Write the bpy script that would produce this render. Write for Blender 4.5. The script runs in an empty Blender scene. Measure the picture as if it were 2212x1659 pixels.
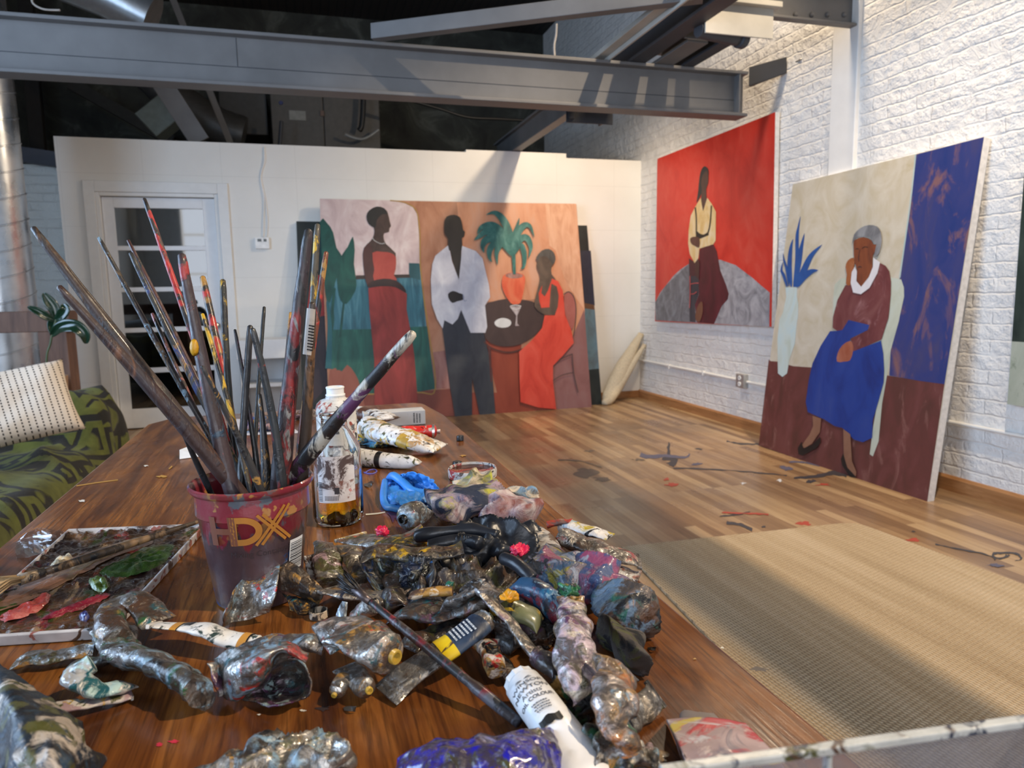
import bpy, bmesh, math, random
from mathutils import Vector, Matrix, noise
from mathutils.geometry import tessellate_polygon
PI = math.pi
S = bpy.context.scene
COL = S.collection
# ------------------------------------------------------------------ camera
FX = 1519.04
CAM = Vector((0, 0, 1.12))
cR = Vector((0.95888563, -0.28320164, -0.01830816))
cU = Vector((0.05407329, 0.11899291, 0.99142159))
cF = Vector((0.27859367, 0.95164989, -0.12941424))
def ray(x, y):
    return cF + (x - 1106) / FX * cR + (829.5 - y) / FX * cU
def hit(x, y, ax, v):          # where the sight line meets the plane coordinate[ax] = v
    d = ray(x, y); t = (v - CAM[ax]) / d[ax]
    return CAM + t * d
def hitp(x, y, p0, n):
    d = ray(x, y); t = (p0 - CAM).dot(n) / d.dot(n)
    return CAM + t * d
TZ = 0.80
def T(x, y, h=0.0):
    return hit(x, y, 2, TZ + h)
cam = bpy.data.cameras.new('camera'); camo = bpy.data.objects.new('camera', cam); COL.objects.link(camo)
m = Matrix((cR, cU, -cF)).transposed().to_4x4(); m.translation = CAM
camo.matrix_world = m
cam.sensor_width = 36; cam.lens = FX / 2212 * 36; cam.clip_start = 0.02; cam.clip_end = 100
cam.dof.use_dof = True; cam.dof.focus_distance = 0.86; cam.dof.aperture_fstop = 10
S.camera = camo
S.view_settings.view_transform = 'Standard'; S.view_settings.look = 'None'
S.view_settings.gamma = 1; S.view_settings.exposure = 0.3; S.view_settings.use_curve_mapping = False

# ------------------------------------------------------------------ materials
class NT:
    def __init__(s, name):
        s.m = bpy.data.materials.new(name); s.m.use_nodes = True
        s.t = s.m.node_tree; s.b = s.t.nodes['Principled BSDF']; s.out = s.t.nodes['Material Output']
        s._c = None
    def n(s, typ, **kw):
        o = s.t.nodes.new(typ)
        for k, v in kw.items(): setattr(o, k, v)
        return o
    def l(s, a, b): s.t.links.new(a, b)
    def put(s, sock, v):
        if isinstance(v, bpy.types.NodeSocket): s.l(v, sock)
        elif isinstance(v, (tuple, list)) and len(v) == 3 and sock.type == 'RGBA': sock.default_value = (*v, 1)
        else: sock.default_value = v
    def coord(s):
        if s._c is None: s._c = s.n('ShaderNodeTexCoord').outputs['Object']
        return s._c
    def map(s, scale=(1, 1, 1), rot=(0, 0, 0), loc=(0, 0, 0), v=None):
        o = s.n('ShaderNodeMapping'); s.l(v or s.coord(), o.inputs['Vector'])
        o.inputs['Scale'].default_value = scale; o.inputs['Rotation'].default_value = rot; o.inputs['Location'].default_value = loc
        return o.outputs[0]
    def noise(s, scale, detail=3, rough=.55, dist=0, v=None, col=False):
        o = s.n('ShaderNodeTexNoise'); s.l(v or s.coord(), o.inputs['Vector'])
        o.inputs['Scale'].default_value = scale; o.inputs['Detail'].default_value = detail
        o.inputs['Roughness'].default_value = rough; o.inputs['Distortion'].default_value = dist
        return o.outputs['Color' if col else 'Fac']
    def ramp(s, fac, stops, mode='LINEAR'):
        o = s.n('ShaderNodeValToRGB'); s.l(fac, o.inputs[0]); r = o.color_ramp; r.interpolation = mode
        while len(r.elements) < len(stops): r.elements.new(0.5)
        for e, (p, c) in zip(r.elements, stops):
            e.position = p
        for e, (p, c) in zip(r.elements, stops):
            e.color = (*c, 1) if isinstance(c, (tuple, list)) else (c, c, c, 1)
        return o.outputs[0]
    def mix(s, fac, a, b, mode='MIX'):
        o = s.n('ShaderNodeMix', data_type='RGBA', blend_type=mode)
        s.put(o.inputs[0], fac); s.put(o.inputs[6], a); s.put(o.inputs[7], b)
        return o.outputs[2]
    def math(s, op, a, b=0.0, c=None, clamp=False):
        o = s.n('ShaderNodeMath', operation=op, use_clamp=clamp)
        s.put(o.inputs[0], a); s.put(o.inputs[1], b)
        if c is not None: s.put(o.inputs[2], c)
        return o.outputs[0]
    def n2(s, vec, i):
        o = s.n('ShaderNodeSeparateXYZ'); s.l(vec, o.inputs[0]); return o.outputs[i]
    def bump(s, h, strength=.3, dist=.01, nrm=None):
        o = s.n('ShaderNodeBump'); s.l(h, o.inputs['Height'])
        o.inputs['Strength'].default_value = strength; o.inputs['Distance'].default_value = dist
        if nrm: s.l(nrm, o.inputs['Normal'])
        return o.outputs[0]
    def fin(s, col=None, rough=None, metal=None, nrm=None, **kw):
        if col is not None: s.put(s.b.inputs['Base Color'], col)
        if rough is not None: s.put(s.b.inputs['Roughness'], rough)
        if metal is not None: s.put(s.b.inputs['Metallic'], metal)
        if nrm is not None: s.l(nrm, s.b.inputs['Normal'])
        for k, v in kw.items(): s.put(s.b.inputs[k.replace('_', ' ')], v)
        return s.m
def plain(name, col, rough=.5, metal=0, bump=0, scale=60, var=.12, **kw):
    n = NT(name); c2 = tuple(min(1, x * (1 + var)) for x in col); c1 = tuple(x * (1 - var) for x in col)
    f = n.noise(scale * .3, 3)
    col = n.ramp(f, [(.3, c1), (.7, c2)])
    nr = n.bump(n.noise(scale, 4), bump, .004) if bump else None
    return n.fin(col, rough, metal, nr, **kw)
def blot(name, base, blots, metal=.0, rough=.35, bump=.25, bscale=90, seed=0, coat=0., stretch=(1, 1, 1), basevar=.25):
    """a base colour (bare foil, cloth, plastic) with patches of paint over it; a blot is (colour, scale, cover)"""
    n = NT(name); random.seed(seed)
    v0 = n.map(stretch, loc=(seed * 1.7, seed * .9, seed * 2.3))
    f = n.noise(35, 3, v=v0)
    col = n.ramp(f, [(.3, tuple(x * (1 - basevar) for x in base)), (.7, tuple(min(1, x * (1 + basevar)) for x in base))])
    met = None
    for i, (c, sc, cov) in enumerate(blots):
        v = n.map(stretch, loc=(seed * 3.1 + i * 7.7, i * 3.3 + seed, i * 5.1))
        fn = n.noise(sc, 5, .62, 1.1, v=v)
        th = .48 + (.5 - cov) * .24
        mk = n.ramp(fn, [(th - .07, 0.), (th + .07, 1.)]) if rough > .75 else n.ramp(fn, [(th - .02, 0.), (th + .035, 1.)])
        col = n.mix(mk, col, c)
        met = mk if met is None else n.math('MAXIMUM', met, mk)
    if metal > .5:      # tarnish and studio grime over bare foil
        gr = n.noise(60, 8, .72, 1.0, v=n.map(loc=(seed, 9, 4)))
        col = n.mix(n.ramp(gr, [(.42, 0.), (.57, .9)]), col, (.045, .034, .026))
        met = n.math('MAXIMUM', met, n.ramp(gr, [(.46, 0.), (.62, .8)])) if met is not None else n.ramp(gr, [(.46, 0.), (.62, .8)])
    mt = metal
    if metal and met is not None: mt = n.math('MULTIPLY', n.math('SUBTRACT', 1.0, met), metal)
    rg = n.ramp(n.noise(45, 5, .7), [(.35, rough * .75), (.65, min(1, rough * 1.7))])
    h = n.math('ADD', n.noise(bscale, 5, .6, v=v0), n.math('MULTIPLY', met, .5) if met is not None else 0.0)
    if metal > .1:      # fine creases
        wv = n.n('ShaderNodeVectorMath', operation='MULTIPLY_ADD'); n.l(n.noise(40, 3, col=True), wv.inputs[0]); wv.inputs[1].default_value = (.02, .02, .02); n.l(n.coord(), wv.inputs[2])
        for sc_, am in ((110, 1.1), (260, .45)):
            vo = n.n('ShaderNodeTexVoronoi', feature='F1'); n.l(wv.outputs[0], vo.inputs['Vector']); vo.inputs['Scale'].default_value = sc_
            h = n.math('ADD', h, n.math('MULTIPLY', vo.outputs['Distance'], am))
    return n.fin(col, rg, mt, n.bump(h, bump, .0025), Coat_Weight=coat, Coat_Roughness=.15)

# ------------------------------------------------------------------ objects
def setp(o, label=None, cat=None, group=None, kind=None):
    if label: o['label'] = label
    if cat: o['category'] = cat
    if group: o['group'] = group
    if kind: o['kind'] = kind
    return o
def thing(name, label, cat, loc=(0, 0, 0), group=None, kind=None):
    o = bpy.data.objects.new(name, None); COL.objects.link(o); o.location = loc; o.empty_display_size = .05
    return setp(o, label, cat, group, kind)
def wloc(o):
    v = Vector((0, 0, 0))
    while o is not None and o.parent is None and o.type == 'EMPTY':
        v += o.location; o = o.parent
    return v
def mesh(name, verts, faces, mats, parent=None, smooth=False, mi=None, label=None, kind=None, bevel=0, solid=0, soff=0):
    me = bpy.data.meshes.new(name); me.from_pydata([tuple(v) for v in verts], [], faces); me.update()
    for mm in (mats if isinstance(mats, (list, tuple)) else [mats]): me.materials.append(mm)
    if mi: me.polygons.foreach_set('material_index', mi)
    if smooth is True: me.polygons.foreach_set('use_smooth', [True] * len(me.polygons))
    o = bpy.data.objects.new(name, me); COL.objects.link(o)
    if isinstance(smooth, float):
        me.polygons.foreach_set('use_smooth', [True] * len(me.polygons)); me.set_sharp_from_angle(angle=smooth)
    if parent is not None:
        o.parent = parent; o.matrix_parent_inverse = Matrix.Translation(-wloc(parent))
    if solid:
        md = o.modifiers.new('thickness', 'SOLIDIFY'); md.thickness = solid; md.offset = soff
    if bevel:
        md = o.modifiers.new('bevel', 'BEVEL'); md.width = bevel; md.segments = 2; md.limit_method = 'ANGLE'; md.angle_limit = .6
    if label: o['label'] = label
    if kind: o['kind'] = kind
    return o
class G:
    """collects shapes that form ONE mesh"""
    def __init__(s): s.v = []; s.f = []; s.m = []
    def add(s, v, f, mi=0):
        b = len(s.v); s.v += [Vector(p) for p in v]; s.f += [[i + b for i in q] for q in f]; s.m += [mi] * len(f); return s
    def box(s, a, b, mi=0, M=None):
        v = [Vector((x, y, z)) for x in (a[0], b[0]) for y in (a[1], b[1]) for z in (a[2], b[2])]
        if M: v = [M @ p for p in v]
        return s.add(v, [[0, 1, 3, 2], [4, 6, 7, 5], [0, 4, 5, 1], [2, 3, 7, 6], [0, 2, 6, 4], [1, 5, 7, 3]], mi)
    def prism(s, poly, ax, a, b, mi=0):
        """polygon in the two other axes, extruded along ax from a to b"""
        o = [i for i in (0, 1, 2) if i != ax]; n = len(poly); v = []
        for w in (a, b):
            for p in poly:
                q = [0, 0, 0]; q[o[0]] = p[0]; q[o[1]] = p[1]; q[ax] = w; v.append(q)
        f = [[i, (i + 1) % n, n + (i + 1) % n, n + i] for i in range(n)] + [list(range(n))[::-1], list(range(n, 2 * n))]
        return s.add(v, f, mi)
    def lathe(s, prof, c, seg=32, mi=0, axis=None, cap=True):
        """prof: (r, h) along the axis (default z) from c"""
        c = Vector(c); ax = Vector(axis).normalized() if axis is not None else Vector((0, 0, 1))
        q = ax.to_track_quat('Z', 'Y'); v = []; f = []
        for r, h in prof:
            for k in range(seg):
                a = 2 * PI * k / seg
                v.append(c + q @ Vector((r * math.cos(a), r * math.sin(a), h)))
        n = len(prof)
        for i in range(n - 1):
            for k in range(seg):
                f.append([i * seg + k, i * seg + (k + 1) % seg, (i + 1) * seg + (k + 1) % seg, (i + 1) * seg + k])
        if cap:
            f.append(list(range(seg))[::-1]); f.append(list(range((n - 1) * seg, n * seg)))
        return s.add(v, f, mi)
    def tube(s, pts, r, seg=10, mi=0, cap=True):
        pts = [Vector(p) for p in pts]; n = len(pts); v = []; f = []
        up = Vector((0, 0, 1)); pr = None
        for i, p in enumerate(pts):
            t = (pts[min(i + 1, n - 1)] - pts[max(i - 1, 0)]).normalized()
            if pr is None:
                a = up if abs(t.z) < .9 else Vector((1, 0, 0)); sd = t.cross(a).normalized()
            else:
                sd = (pr - t * pr.dot(t)).normalized()
            pr = sd; u = sd.cross(t)
            rr = r[i] if isinstance(r, (list, tuple)) else r
            for k in range(seg):
                a = 2 * PI * k / seg; v.append(p + (sd * math.cos(a) + u * math.sin(a)) * rr)
        for i in range(n - 1):
            for k in range(seg):
                f.append([i * seg + k, i * seg + (k + 1) % seg, (i + 1) * seg + (k + 1) % seg, (i + 1) * seg + k])
        if cap: f.append(list(range(seg))[::-1]); f.append(list(range((n - 1) * seg, n * seg)))
        return s.add(v, f, mi)
    def build(s, name, mats, parent=None, **kw):
        return mesh(name, s.v, s.f, mats, parent, mi=s.m if isinstance(mats, (list, tuple)) else None, **kw)
def catmull(P, n, closed=False):
    P = [Vector(p) for p in P]; out = []; N = len(P)
    segs = N if closed else N - 1
    for i in range(segs):
        g = (lambda k: P[k % N]) if closed else (lambda k: P[max(0, min(N - 1, k))])
        a, b, c, d = g(i - 1), g(i), g(i + 1), g(i + 2)
        for j in range(n):
            t = j / n
            out.append(.5 * ((2 * b) + (c - a) * t + (2 * a - 5 * b + 4 * c - d) * t * t + (3 * b - a - 3 * c + d) * t ** 3))
    if not closed: out.append(P[-1])
    return out
def evalcat(P, t):
    """point on an open Catmull-Rom curve, t in 0..1"""
    N = len(P)
    if N == 2: return P[0].lerp(P[1], t)
    x = t * (N - 1); i = min(int(x), N - 2); t = x - i
    g = lambda k: P[k] if 0 <= k < N else (P[0] * 2 - P[1] if k < 0 else P[-1] * 2 - P[-2])
    a, b, c, d = g(i - 1), g(i), g(i + 1), g(i + 2)
    return .5 * ((2 * b) + (c - a) * t + (2 * a - 5 * b + 4 * c - d) * t * t + (3 * b - a - 3 * c + d) * t ** 3)
def text_mesh(txt, size, bold=0.0, maxe=0):
    """flat text as (verts2d, faces)"""
    cu = bpy.data.curves.new('t', 'FONT'); cu.body = txt; cu.size = size; cu.align_x = 'CENTER'; cu.offset = bold; cu.resolution_u = 3
    o = bpy.data.objects.new('t', cu); COL.objects.link(o)
    dg = bpy.context.evaluated_depsgraph_get(); me = bpy.data.meshes.new_from_object(o.evaluated_get(dg))
    if maxe:
        bm = bmesh.new(); bm.from_mesh(me); bmesh.ops.triangulate(bm, faces=bm.faces)
        for _ in range(6):
            ed = [e for e in bm.edges if e.calc_length() > maxe]
            if not ed: break
            bmesh.ops.subdivide_edges(bm, edges=ed, cuts=1); bmesh.ops.triangulate(bm, faces=[q for q in bm.faces if len(q.verts) > 3])
        bm.to_mesh(me); bm.free()
    v = [p.co.copy() for p in me.vertices]; f = [list(p.vertices) for p in me.polygons]
    bpy.data.objects.remove(o); bpy.data.curves.remove(cu); bpy.data.meshes.remove(me)
    return v, f

# ------------------------------------------------------------------ common materials
def steel_mat(name, c):
    n = NT(name); f = n.noise(3, 4); g = n.noise(60, 5)
    col = n.ramp(f, [(.3, tuple(x * .8 for x in c)), (.7, tuple(x * 1.15 for x in c))])
    return n.fin(col, .55, 0, n.bump(g, .12, .004))
STEEL = steel_mat('grey_painted_steel', (.135, .13, .128))
STEELD = steel_mat('dark_painted_steel', (.035, .037, .045))
STEEL_LIT = steel_mat('lamp_lit_steel', (.42, .40, .36))  # paler copy of the steel, lamp light painted into the colour
def brick_mat(name, white, rough=.55, bump=.6):
    n = NT(name)
    sep = n.n('ShaderNodeSeparateXYZ'); n.l(n.coord(), sep.inputs[0])
    cmb = n.n('ShaderNodeCombineXYZ')
    n.l(n.math('ADD', sep.outputs[0], sep.outputs[1]), cmb.inputs[0]); n.l(sep.outputs[2], cmb.inputs[1])
    wob = n.noise(5, 3, col=True); wob2 = n.noise(22, 3, col=True)
    v = n.n('ShaderNodeVectorMath', operation='MULTIPLY_ADD'); n.l(wob, v.inputs[0]); v.inputs[1].default_value = (.05, .03, 0); n.l(cmb.outputs[0], v.inputs[2])
    v2 = n.n('ShaderNodeVectorMath', operation='MULTIPLY_ADD'); n.l(wob2, v2.inputs[0]); v2.inputs[1].default_value = (.02, .014, 0); n.l(v.outputs[0], v2.inputs[2])
    b = n.n('ShaderNodeTexBrick'); n.l(v2.outputs[0], b.inputs['Vector'])
    b.inputs['Scale'].default_value = 1; b.inputs['Brick Width'].default_value = .215; b.inputs['Row Height'].default_value = .078
    b.inputs['Mortar Size'].default_value = .007; b.inputs['Mortar Smooth'].default_value = .8; b.inputs['Bias'].default_value = 0
    b.inputs['Color1'].default_value = (1, 1, 1, 1); b.inputs['Color2'].default_value = (.55, .55, .55, 1); b.inputs['Mortar'].default_value = (0, 0, 0, 1)
    rowp = n.math('MULTIPLY', n.math('ABSOLUTE', n.math('SUBTRACT', n.math('FRACT', n.math('DIVIDE', n.n2(v2.outputs[0], 1), .078)), .5)), 2.0)
    ledge = n.ramp(rowp, [(.80, 1.), (.97, 0.)])
    vert = n.math('MULTIPLY', b.outputs['Fac'], n.ramp(n.noise(7, 3), [(.42, 0.), (.6, .55)]))
    h = n.math('ADD', n.math('SUBTRACT', n.math('MULTIPLY', ledge, n.ramp(n.noise(6, 4, .7), [(.42, .0), (.62, .42)])), n.math('MULTIPLY', vert, .8)), n.math('MULTIPLY', n.noise(9, 6, .6, 1.2), .9))
    pits = n.ramp(n.noise(26, 5, .7, .5), [(.28, 0.), (.36, 1.)])
    h = n.math('ADD', h, n.math('MULTIPLY', pits, .3))
    col = n.ramp(n.noise(2.5, 5), [(.3, tuple(x * .93 for x in white)), (.7, white)])
    col = n.mix(n.ramp(n.noise(8, 6, .7), [(.66, 0.), (.74, .35)]), col, tuple(x * .75 for x in white))
    return n.fin(col, rough, 0, n.bump(h, bump, .024))
BRICK = brick_mat('white_painted_brick', (.83, .81, .78))
def board_mat():
    n = NT('white_painted_board')
    sep = n.n('ShaderNodeSeparateXYZ'); n.l(n.coord(), sep.inputs[0])
    cmb = n.n('ShaderNodeCombineXYZ'); n.l(sep.outputs[0], cmb.inputs[0]); n.l(sep.outputs[2], cmb.inputs[1])
    b = n.n('ShaderNodeTexBrick'); n.l(cmb.outputs[0], b.inputs['Vector']); b.offset = 0.0
    b.inputs['Scale'].default_value = 1; b.inputs['Brick Width'].default_value = .61; b.inputs['Row Height'].default_value = .43
    b.inputs['Mortar Size'].default_value = .0018; b.inputs['Color1'].default_value = (1, 1, 1, 1); b.inputs['Color2'].default_value = (.98, .98, .98, 1); b.inputs['Mortar'].default_value = (.0, .0, .0, 1)
    base = n.ramp(n.noise(1.6, 5), [(.3, (.74, .72, .67)), (.7, (.82, .80, .75))])
    col = n.mix(n.math('MULTIPLY', n.math('SUBTRACT', 1.0, b.outputs['Color']), .28), base, (.45, .43, .40))
    return n.fin(col, .5, 0, n.bump(n.math('ADD', b.outputs['Color'], n.math('MULTIPLY', n.noise(90, 3), .15)), .35, .004))
BOARD = board_mat()
WHITE = plain('white_gloss_paint', (.78, .77, .74), .35, bump=.08, var=.03)
WHITEM = plain('white_plastic', (.82, .82, .80), .35)
BLACKP = plain('black_plastic', (.012, .012, .014), .3)
OFFW = plain('raw_canvas_edge', (.78, .74, .70), .8, bump=.2, scale=150)
# ================================================================== the room
YB = 6.65; XR = 3.345; XL = -3.4; YN = -3.2; ZC = 4.6; YF = 9.6; ZP = 2.43
def struct(g, name, mat, **kw):
    o = g.build(name, mat, **kw); o['kind'] = 'structure'; return o
def floor_mat():
    n = NT('laminate_floor')
    rot = n.map(rot=(0, 0, PI / 2))
    def bricks(w, h, off, c):
        b = n.n('ShaderNodeTexBrick'); n.l(rot, b.inputs['Vector']); b.offset = .37; b.offset_frequency = 3
        b.inputs['Scale'].default_value = 1; b.inputs['Brick Width'].default_value = w; b.inputs['Row Height'].default_value = h
        b.inputs['Mortar Size'].default_value = .0008; b.inputs['Mortar Smooth'].default_value = .3
        b.inputs['Color1'].default_value = (0, 0, 0, 1); b.inputs['Color2'].default_value = (1, 1, 1, 1); b.inputs['Mortar'].default_value = (c, c, c, 1)
        return b
    b = bricks(.85, .062, 0, .4)
    st = n.map((26, 1.6, 1))
    g = n.noise(1.0, 6, .65, 1.2, v=st)
    tone = n.math('ADD', n.math('MULTIPLY', b.outputs['Color'], .42), n.math('MULTIPLY', g, .62))
    col = n.ramp(tone, [(.2, (.15, .085, .045)), (.42, (.26, .155, .080)), (.62, (.38, .245, .130)), (.85, (.52, .37, .21))])
    mort = n.math('MULTIPLY', b.outputs['Fac'], .55)
    col = n.mix(mort, col, (.10, .05, .03))
    dirt = n.ramp(n.noise(.9, 5, .6), [(.52, 0.), (.72, .35)])
    col = n.mix(dirt, col, (.22, .17, .13))
    r = n.ramp(n.noise(3.5, 4), [(.3, .24), (.7, .42)])
    return n.fin(col, r, 0, n.bump(n.math('SUBTRACT', g, n.math('MULTIPLY', b.outputs['Fac'], 2.)), .12, .002))
struct(G().box((XL - .2, YN - .2, -.1), (XR + .4, YF, 0)), 'floor', floor_mat())
# paint spills and marks trodden into the floor (flat stains of their own shape)
rj = random.Random(5)
def stain(px, mat, k, rnd=.12):
    pts = catmull([Vector((*hit(x + rj.uniform(-1.2, 1.2), y + rj.uniform(-.9, .9), 2, 0).xy, 0)) for x, y in px], 3, True)
    return [Vector((p.x, p.y, .0008 + .0003 * k)) for p in pts]
def blob(cx, cy, rx, ry, seed, n=14):
    random.seed(seed); return [(cx + rx * math.cos(a) * random.uniform(.35, 1.15), cy + ry * math.sin(a) * random.uniform(.35, 1.15)) for a in [2 * PI * i / n for i in range(n)]]
def stroke2(pts, w):
    P = catmull([Vector((x, y, 0)) for x, y in pts], 5); L = []; R = []
    for i, p in enumerate(P):
        t = (P[min(i + 1, len(P) - 1)] - P[max(i - 1, 0)]).normalized(); nn = Vector((-t.y, t.x, 0))
        k = i / (len(P) - 1); ww = (w[0] + (w[1] - w[0]) * k if isinstance(w, (tuple, list)) else w) / 2
        L.append(p + nn * ww); R.append(p - nn * ww)
    return [(p.x, p.y) for p in L + R[::-1]]
def fillpoly(g, pts3, mi):
    tr = tessellate_polygon([pts3]); g.add(pts3, [list(t) for t in tr], mi)
gs = G()
DARKST = plain('floor_stain_dark', (.045, .042, .05), .5); REDST = plain('floor_stain_red', (.40, .06, .035), .5)
GREYST = plain('floor_stain_grey', (.13, .10, .075), .5); BLUST = plain('floor_stain_slate', (.10, .10, .16), .5); WHST = plain('floor_stain_white', (.7, .72, .75), .4)
stl = [(stroke2([(1445, 955), (1444, 975), (1449, 990), (1462, 998)], (3, 14)), 0), (blob(1450, 990, 22, 9, 3), 0), (blob(1452, 1003, 14, 8, 4), 0),
       (stroke2([(1384, 982), (1400, 987), (1440, 985), (1480, 988), (1490, 980)], (10, 3)), 3), (blob(1400, 986, 18, 5, 5), 3),
       (stroke2([(1205, 994), (1250, 996), (1300, 1010)], (3, 2)), 2), (blob(1265, 1022, 32, 13, 6), 2), (blob(1300, 1035, 25, 8, 7), 2),
       (stroke2([(1455, 1012), (1540, 1014), (1620, 1020), (1700, 1028)], (3, 2)), 0), (blob(1505, 1003, 22, 3, 8), 3),
       (blob(1452, 1048, 18, 5, 9), 1), (blob(1440, 1036, 6, 3, 10), 1), (stroke2([(1570, 953), (1600, 959), (1640, 960)], 3), 0),
       (blob(1700, 1011, 15, 7, 11), 3), (stroke2([(1705, 998), (1740, 1000), (1770, 1006)], 4), 3), (stroke2([(1715, 1033), (1760, 1030), (1800, 1022), (1830, 1026)], (4, 12)), 0),
       (blob(1750, 1040, 18, 5, 12), 0), (blob(1778, 1048, 20, 3, 13), 1), (blob(1685, 1038, 8, 4, 14), 4), (blob(1605, 1044, 6, 3, 15), 4),
       (stroke2([(1555, 1116), (1590, 1112), (1620, 1106)], (3, 2)), 0), (stroke2([(1570, 1130), (1600, 1134), (1625, 1146)], 6), 0), (blob(1650, 1138, 6, 3, 16), 0),
       (stroke2([(1560, 1108), (1620, 1110), (1660, 1112)], 3), 1), (blob(1735, 1131, 18, 6, 17), 1), (blob(1975, 1167, 18, 5, 18), 1), (blob(1972, 1149, 7, 2, 19), 0),
       (stroke2([(2020, 1176), (2060, 1185), (2120, 1196), (2160, 1207), (2175, 1200)], (2, 4)), 0),
       (stroke2([(2150, 1210), (2145, 1198), (2165, 1195), (2195, 1197), (2206, 1208), (2190, 1214), (2172, 1206), (2180, 1200)], 4), 0), (blob(2150, 1222, 18, 5, 20), 3),
       (blob(1510, 970, 10, 2.5, 21), 0), (blob(1272, 975, 12, 3, 22), 2), (blob(1378, 994, 16, 3, 23), 2)]
for k, (pl, mi) in enumerate(stl): fillpoly(gs, stain(pl, None, k % 6), mi)
st = gs.build('paint_stains', [DARKST, REDST, GREYST, BLUST, WHST], bpy.data.objects['floor'], label='dried paint spills on the floorboards')

# right wall : brick with a shallow pilaster strip; it carries on behind the partition
struct(G().box((XR, YN, 0), (XR + .3, YF, ZC)), 'wall_right', BRICK)
y1, y0 = hit(1802, 200, 0, XR).y, hit(1857, 200, 0, XR).y
struct(G().box((XR - .028, y0, .1), (XR + .05, y1, ZC)), 'trim_1', plain('smooth_white_paint', (.82, .80, .77), .5, bump=.2, scale=30, var=.03), bevel=.006)
# grey caulk line running down the edge of the pilaster
struct(G().tube([(XR - .003 + .004 * math.sin(z * 9), y1 + .012 + .008 * math.sin(z * 5), z) for z in [1.0 + i * .12 for i in range(15)]], .009, 6), 'trim_2', plain('grey_caulk', (.42, .42, .40), .7, bump=.6, scale=80))
# partition with door opening
dx0, dx1, dz = -1.589, -.653, 2.0
pxl = -1.85
tops = [(pxl, 1007, ZP + .0), (None, 1223, ZP + .035), (None, 1400, ZP)]
g = G()
xa = hit(1007, 330, 1, YB).x; xb = hit(1223, 332, 1, YB).x
g.prism([(pxl, 0), (dx0, 0), (dx0, dz), (dx1, dz), (dx1, 0), (XR, 0), (XR, ZP - .02), (xb, ZP - .02), (xb, ZP + .022), (xa, ZP + .022), (xa, ZP), (pxl, ZP)], 1, YB, YB + .12)
struct(g, 'wall_back', BOARD)
# left return of the partition and the brick wall beyond it, far wall, left wall with window, near wall
struct(G().box((pxl, YB + .12, 0), (pxl + .1, YF, ZP)), 'wall_inner', BOARD)
struct(G().box((XL, 7.42, 0), (pxl - .001, 7.6, 2.33)), 'wall_brick', brick_mat('white_brick_far', (.76, .81, .80)))
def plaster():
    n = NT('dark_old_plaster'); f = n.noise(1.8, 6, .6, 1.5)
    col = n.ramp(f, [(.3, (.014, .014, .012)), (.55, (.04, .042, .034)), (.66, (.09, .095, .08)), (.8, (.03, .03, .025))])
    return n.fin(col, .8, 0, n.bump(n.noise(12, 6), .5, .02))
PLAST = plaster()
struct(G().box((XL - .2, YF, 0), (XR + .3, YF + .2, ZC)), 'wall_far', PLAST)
g = G()   # left wall with a tall window opening beside the sofa
wy0, wy1, wz0, wz1 = -.2, 3.2, .75, 3.3
g.box((XL - .2, YN, 0), (XL, wy0, ZC)).box((XL - .2, wy1, 0), (XL, YF, ZC)).box((XL - .2, wy0, 0), (XL, wy1, wz0)).box((XL - .2, wy0, wz1), (XL, wy1, ZC))
struct(g, 'wall_left', plain('white_wall_paint', (.7, .7, .68), .6, bump=.2))
g = G()
nx0, nx1 = -2.4, 1.6
g.box((XL, YN - .2, 0), (nx0, YN, ZC)).box((nx1, YN - .2, 0), (XR, YN, ZC)).box((nx0, YN - .2, 0), (nx1, YN, .8)).box((nx0, YN - .2, 3.3), (nx1, YN, ZC))
struct(g, 'wall_front', plain('white_wall_paint_near', (.7, .7, .68), .6, bump=.2))
def win(name, fn):
    g = G(); fn(g); o = g.build(name, plain(name + '_frame_paint', (.7, .7, .68), .4)); o['kind'] = 'structure'
def w1(g):
    for i in range(5):
        y = wy0 + (wy1 - wy0) * i / 4; g.box((XL - .12, y - .03, wz0), (XL - .06, y + .03, wz1))
    for i in range(4):
        z = wz0 + (wz1 - wz0) * i / 3; g.box((XL - .115, wy0, z - .025), (XL - .065, wy1, z + .025))
def w2(g):
    for i in range(6):
        x = nx0 + (nx1 - nx0) * i / 5; g.box((x - .03, YN - .12, .8), (x + .03, YN - .06, 3.3))
    for i in range(4):
        z = .8 + 2.5 * i / 3; g.box((nx0, YN - .115, z - .025), (nx1, YN - .065, z + .025))
win('window_1', w1); win('window_2', w2)
def ceilm():
    n = NT('dark_ceiling_boards'); b = n.n('ShaderNodeTexWave', wave_type='BANDS', bands_direction='X'); n.l(n.coord(), b.inputs[0]); b.inputs['Scale'].default_value = 3.2; b.inputs['Distortion'].default_value = .2
    col = n.ramp(b.outputs['Color'], [(.02, (.004, .004, .004)), (.12, (.018, .013, .011))])
    return n.fin(col, .8, 0, n.bump(b.outputs['Color'], .4, .01))
CEIL = ceilm()
struct(G().box((XL - .2, YN - .2, ZC), (XR + .4, YF + .2, ZC + .15)), 'ceiling', CEIL)
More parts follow.
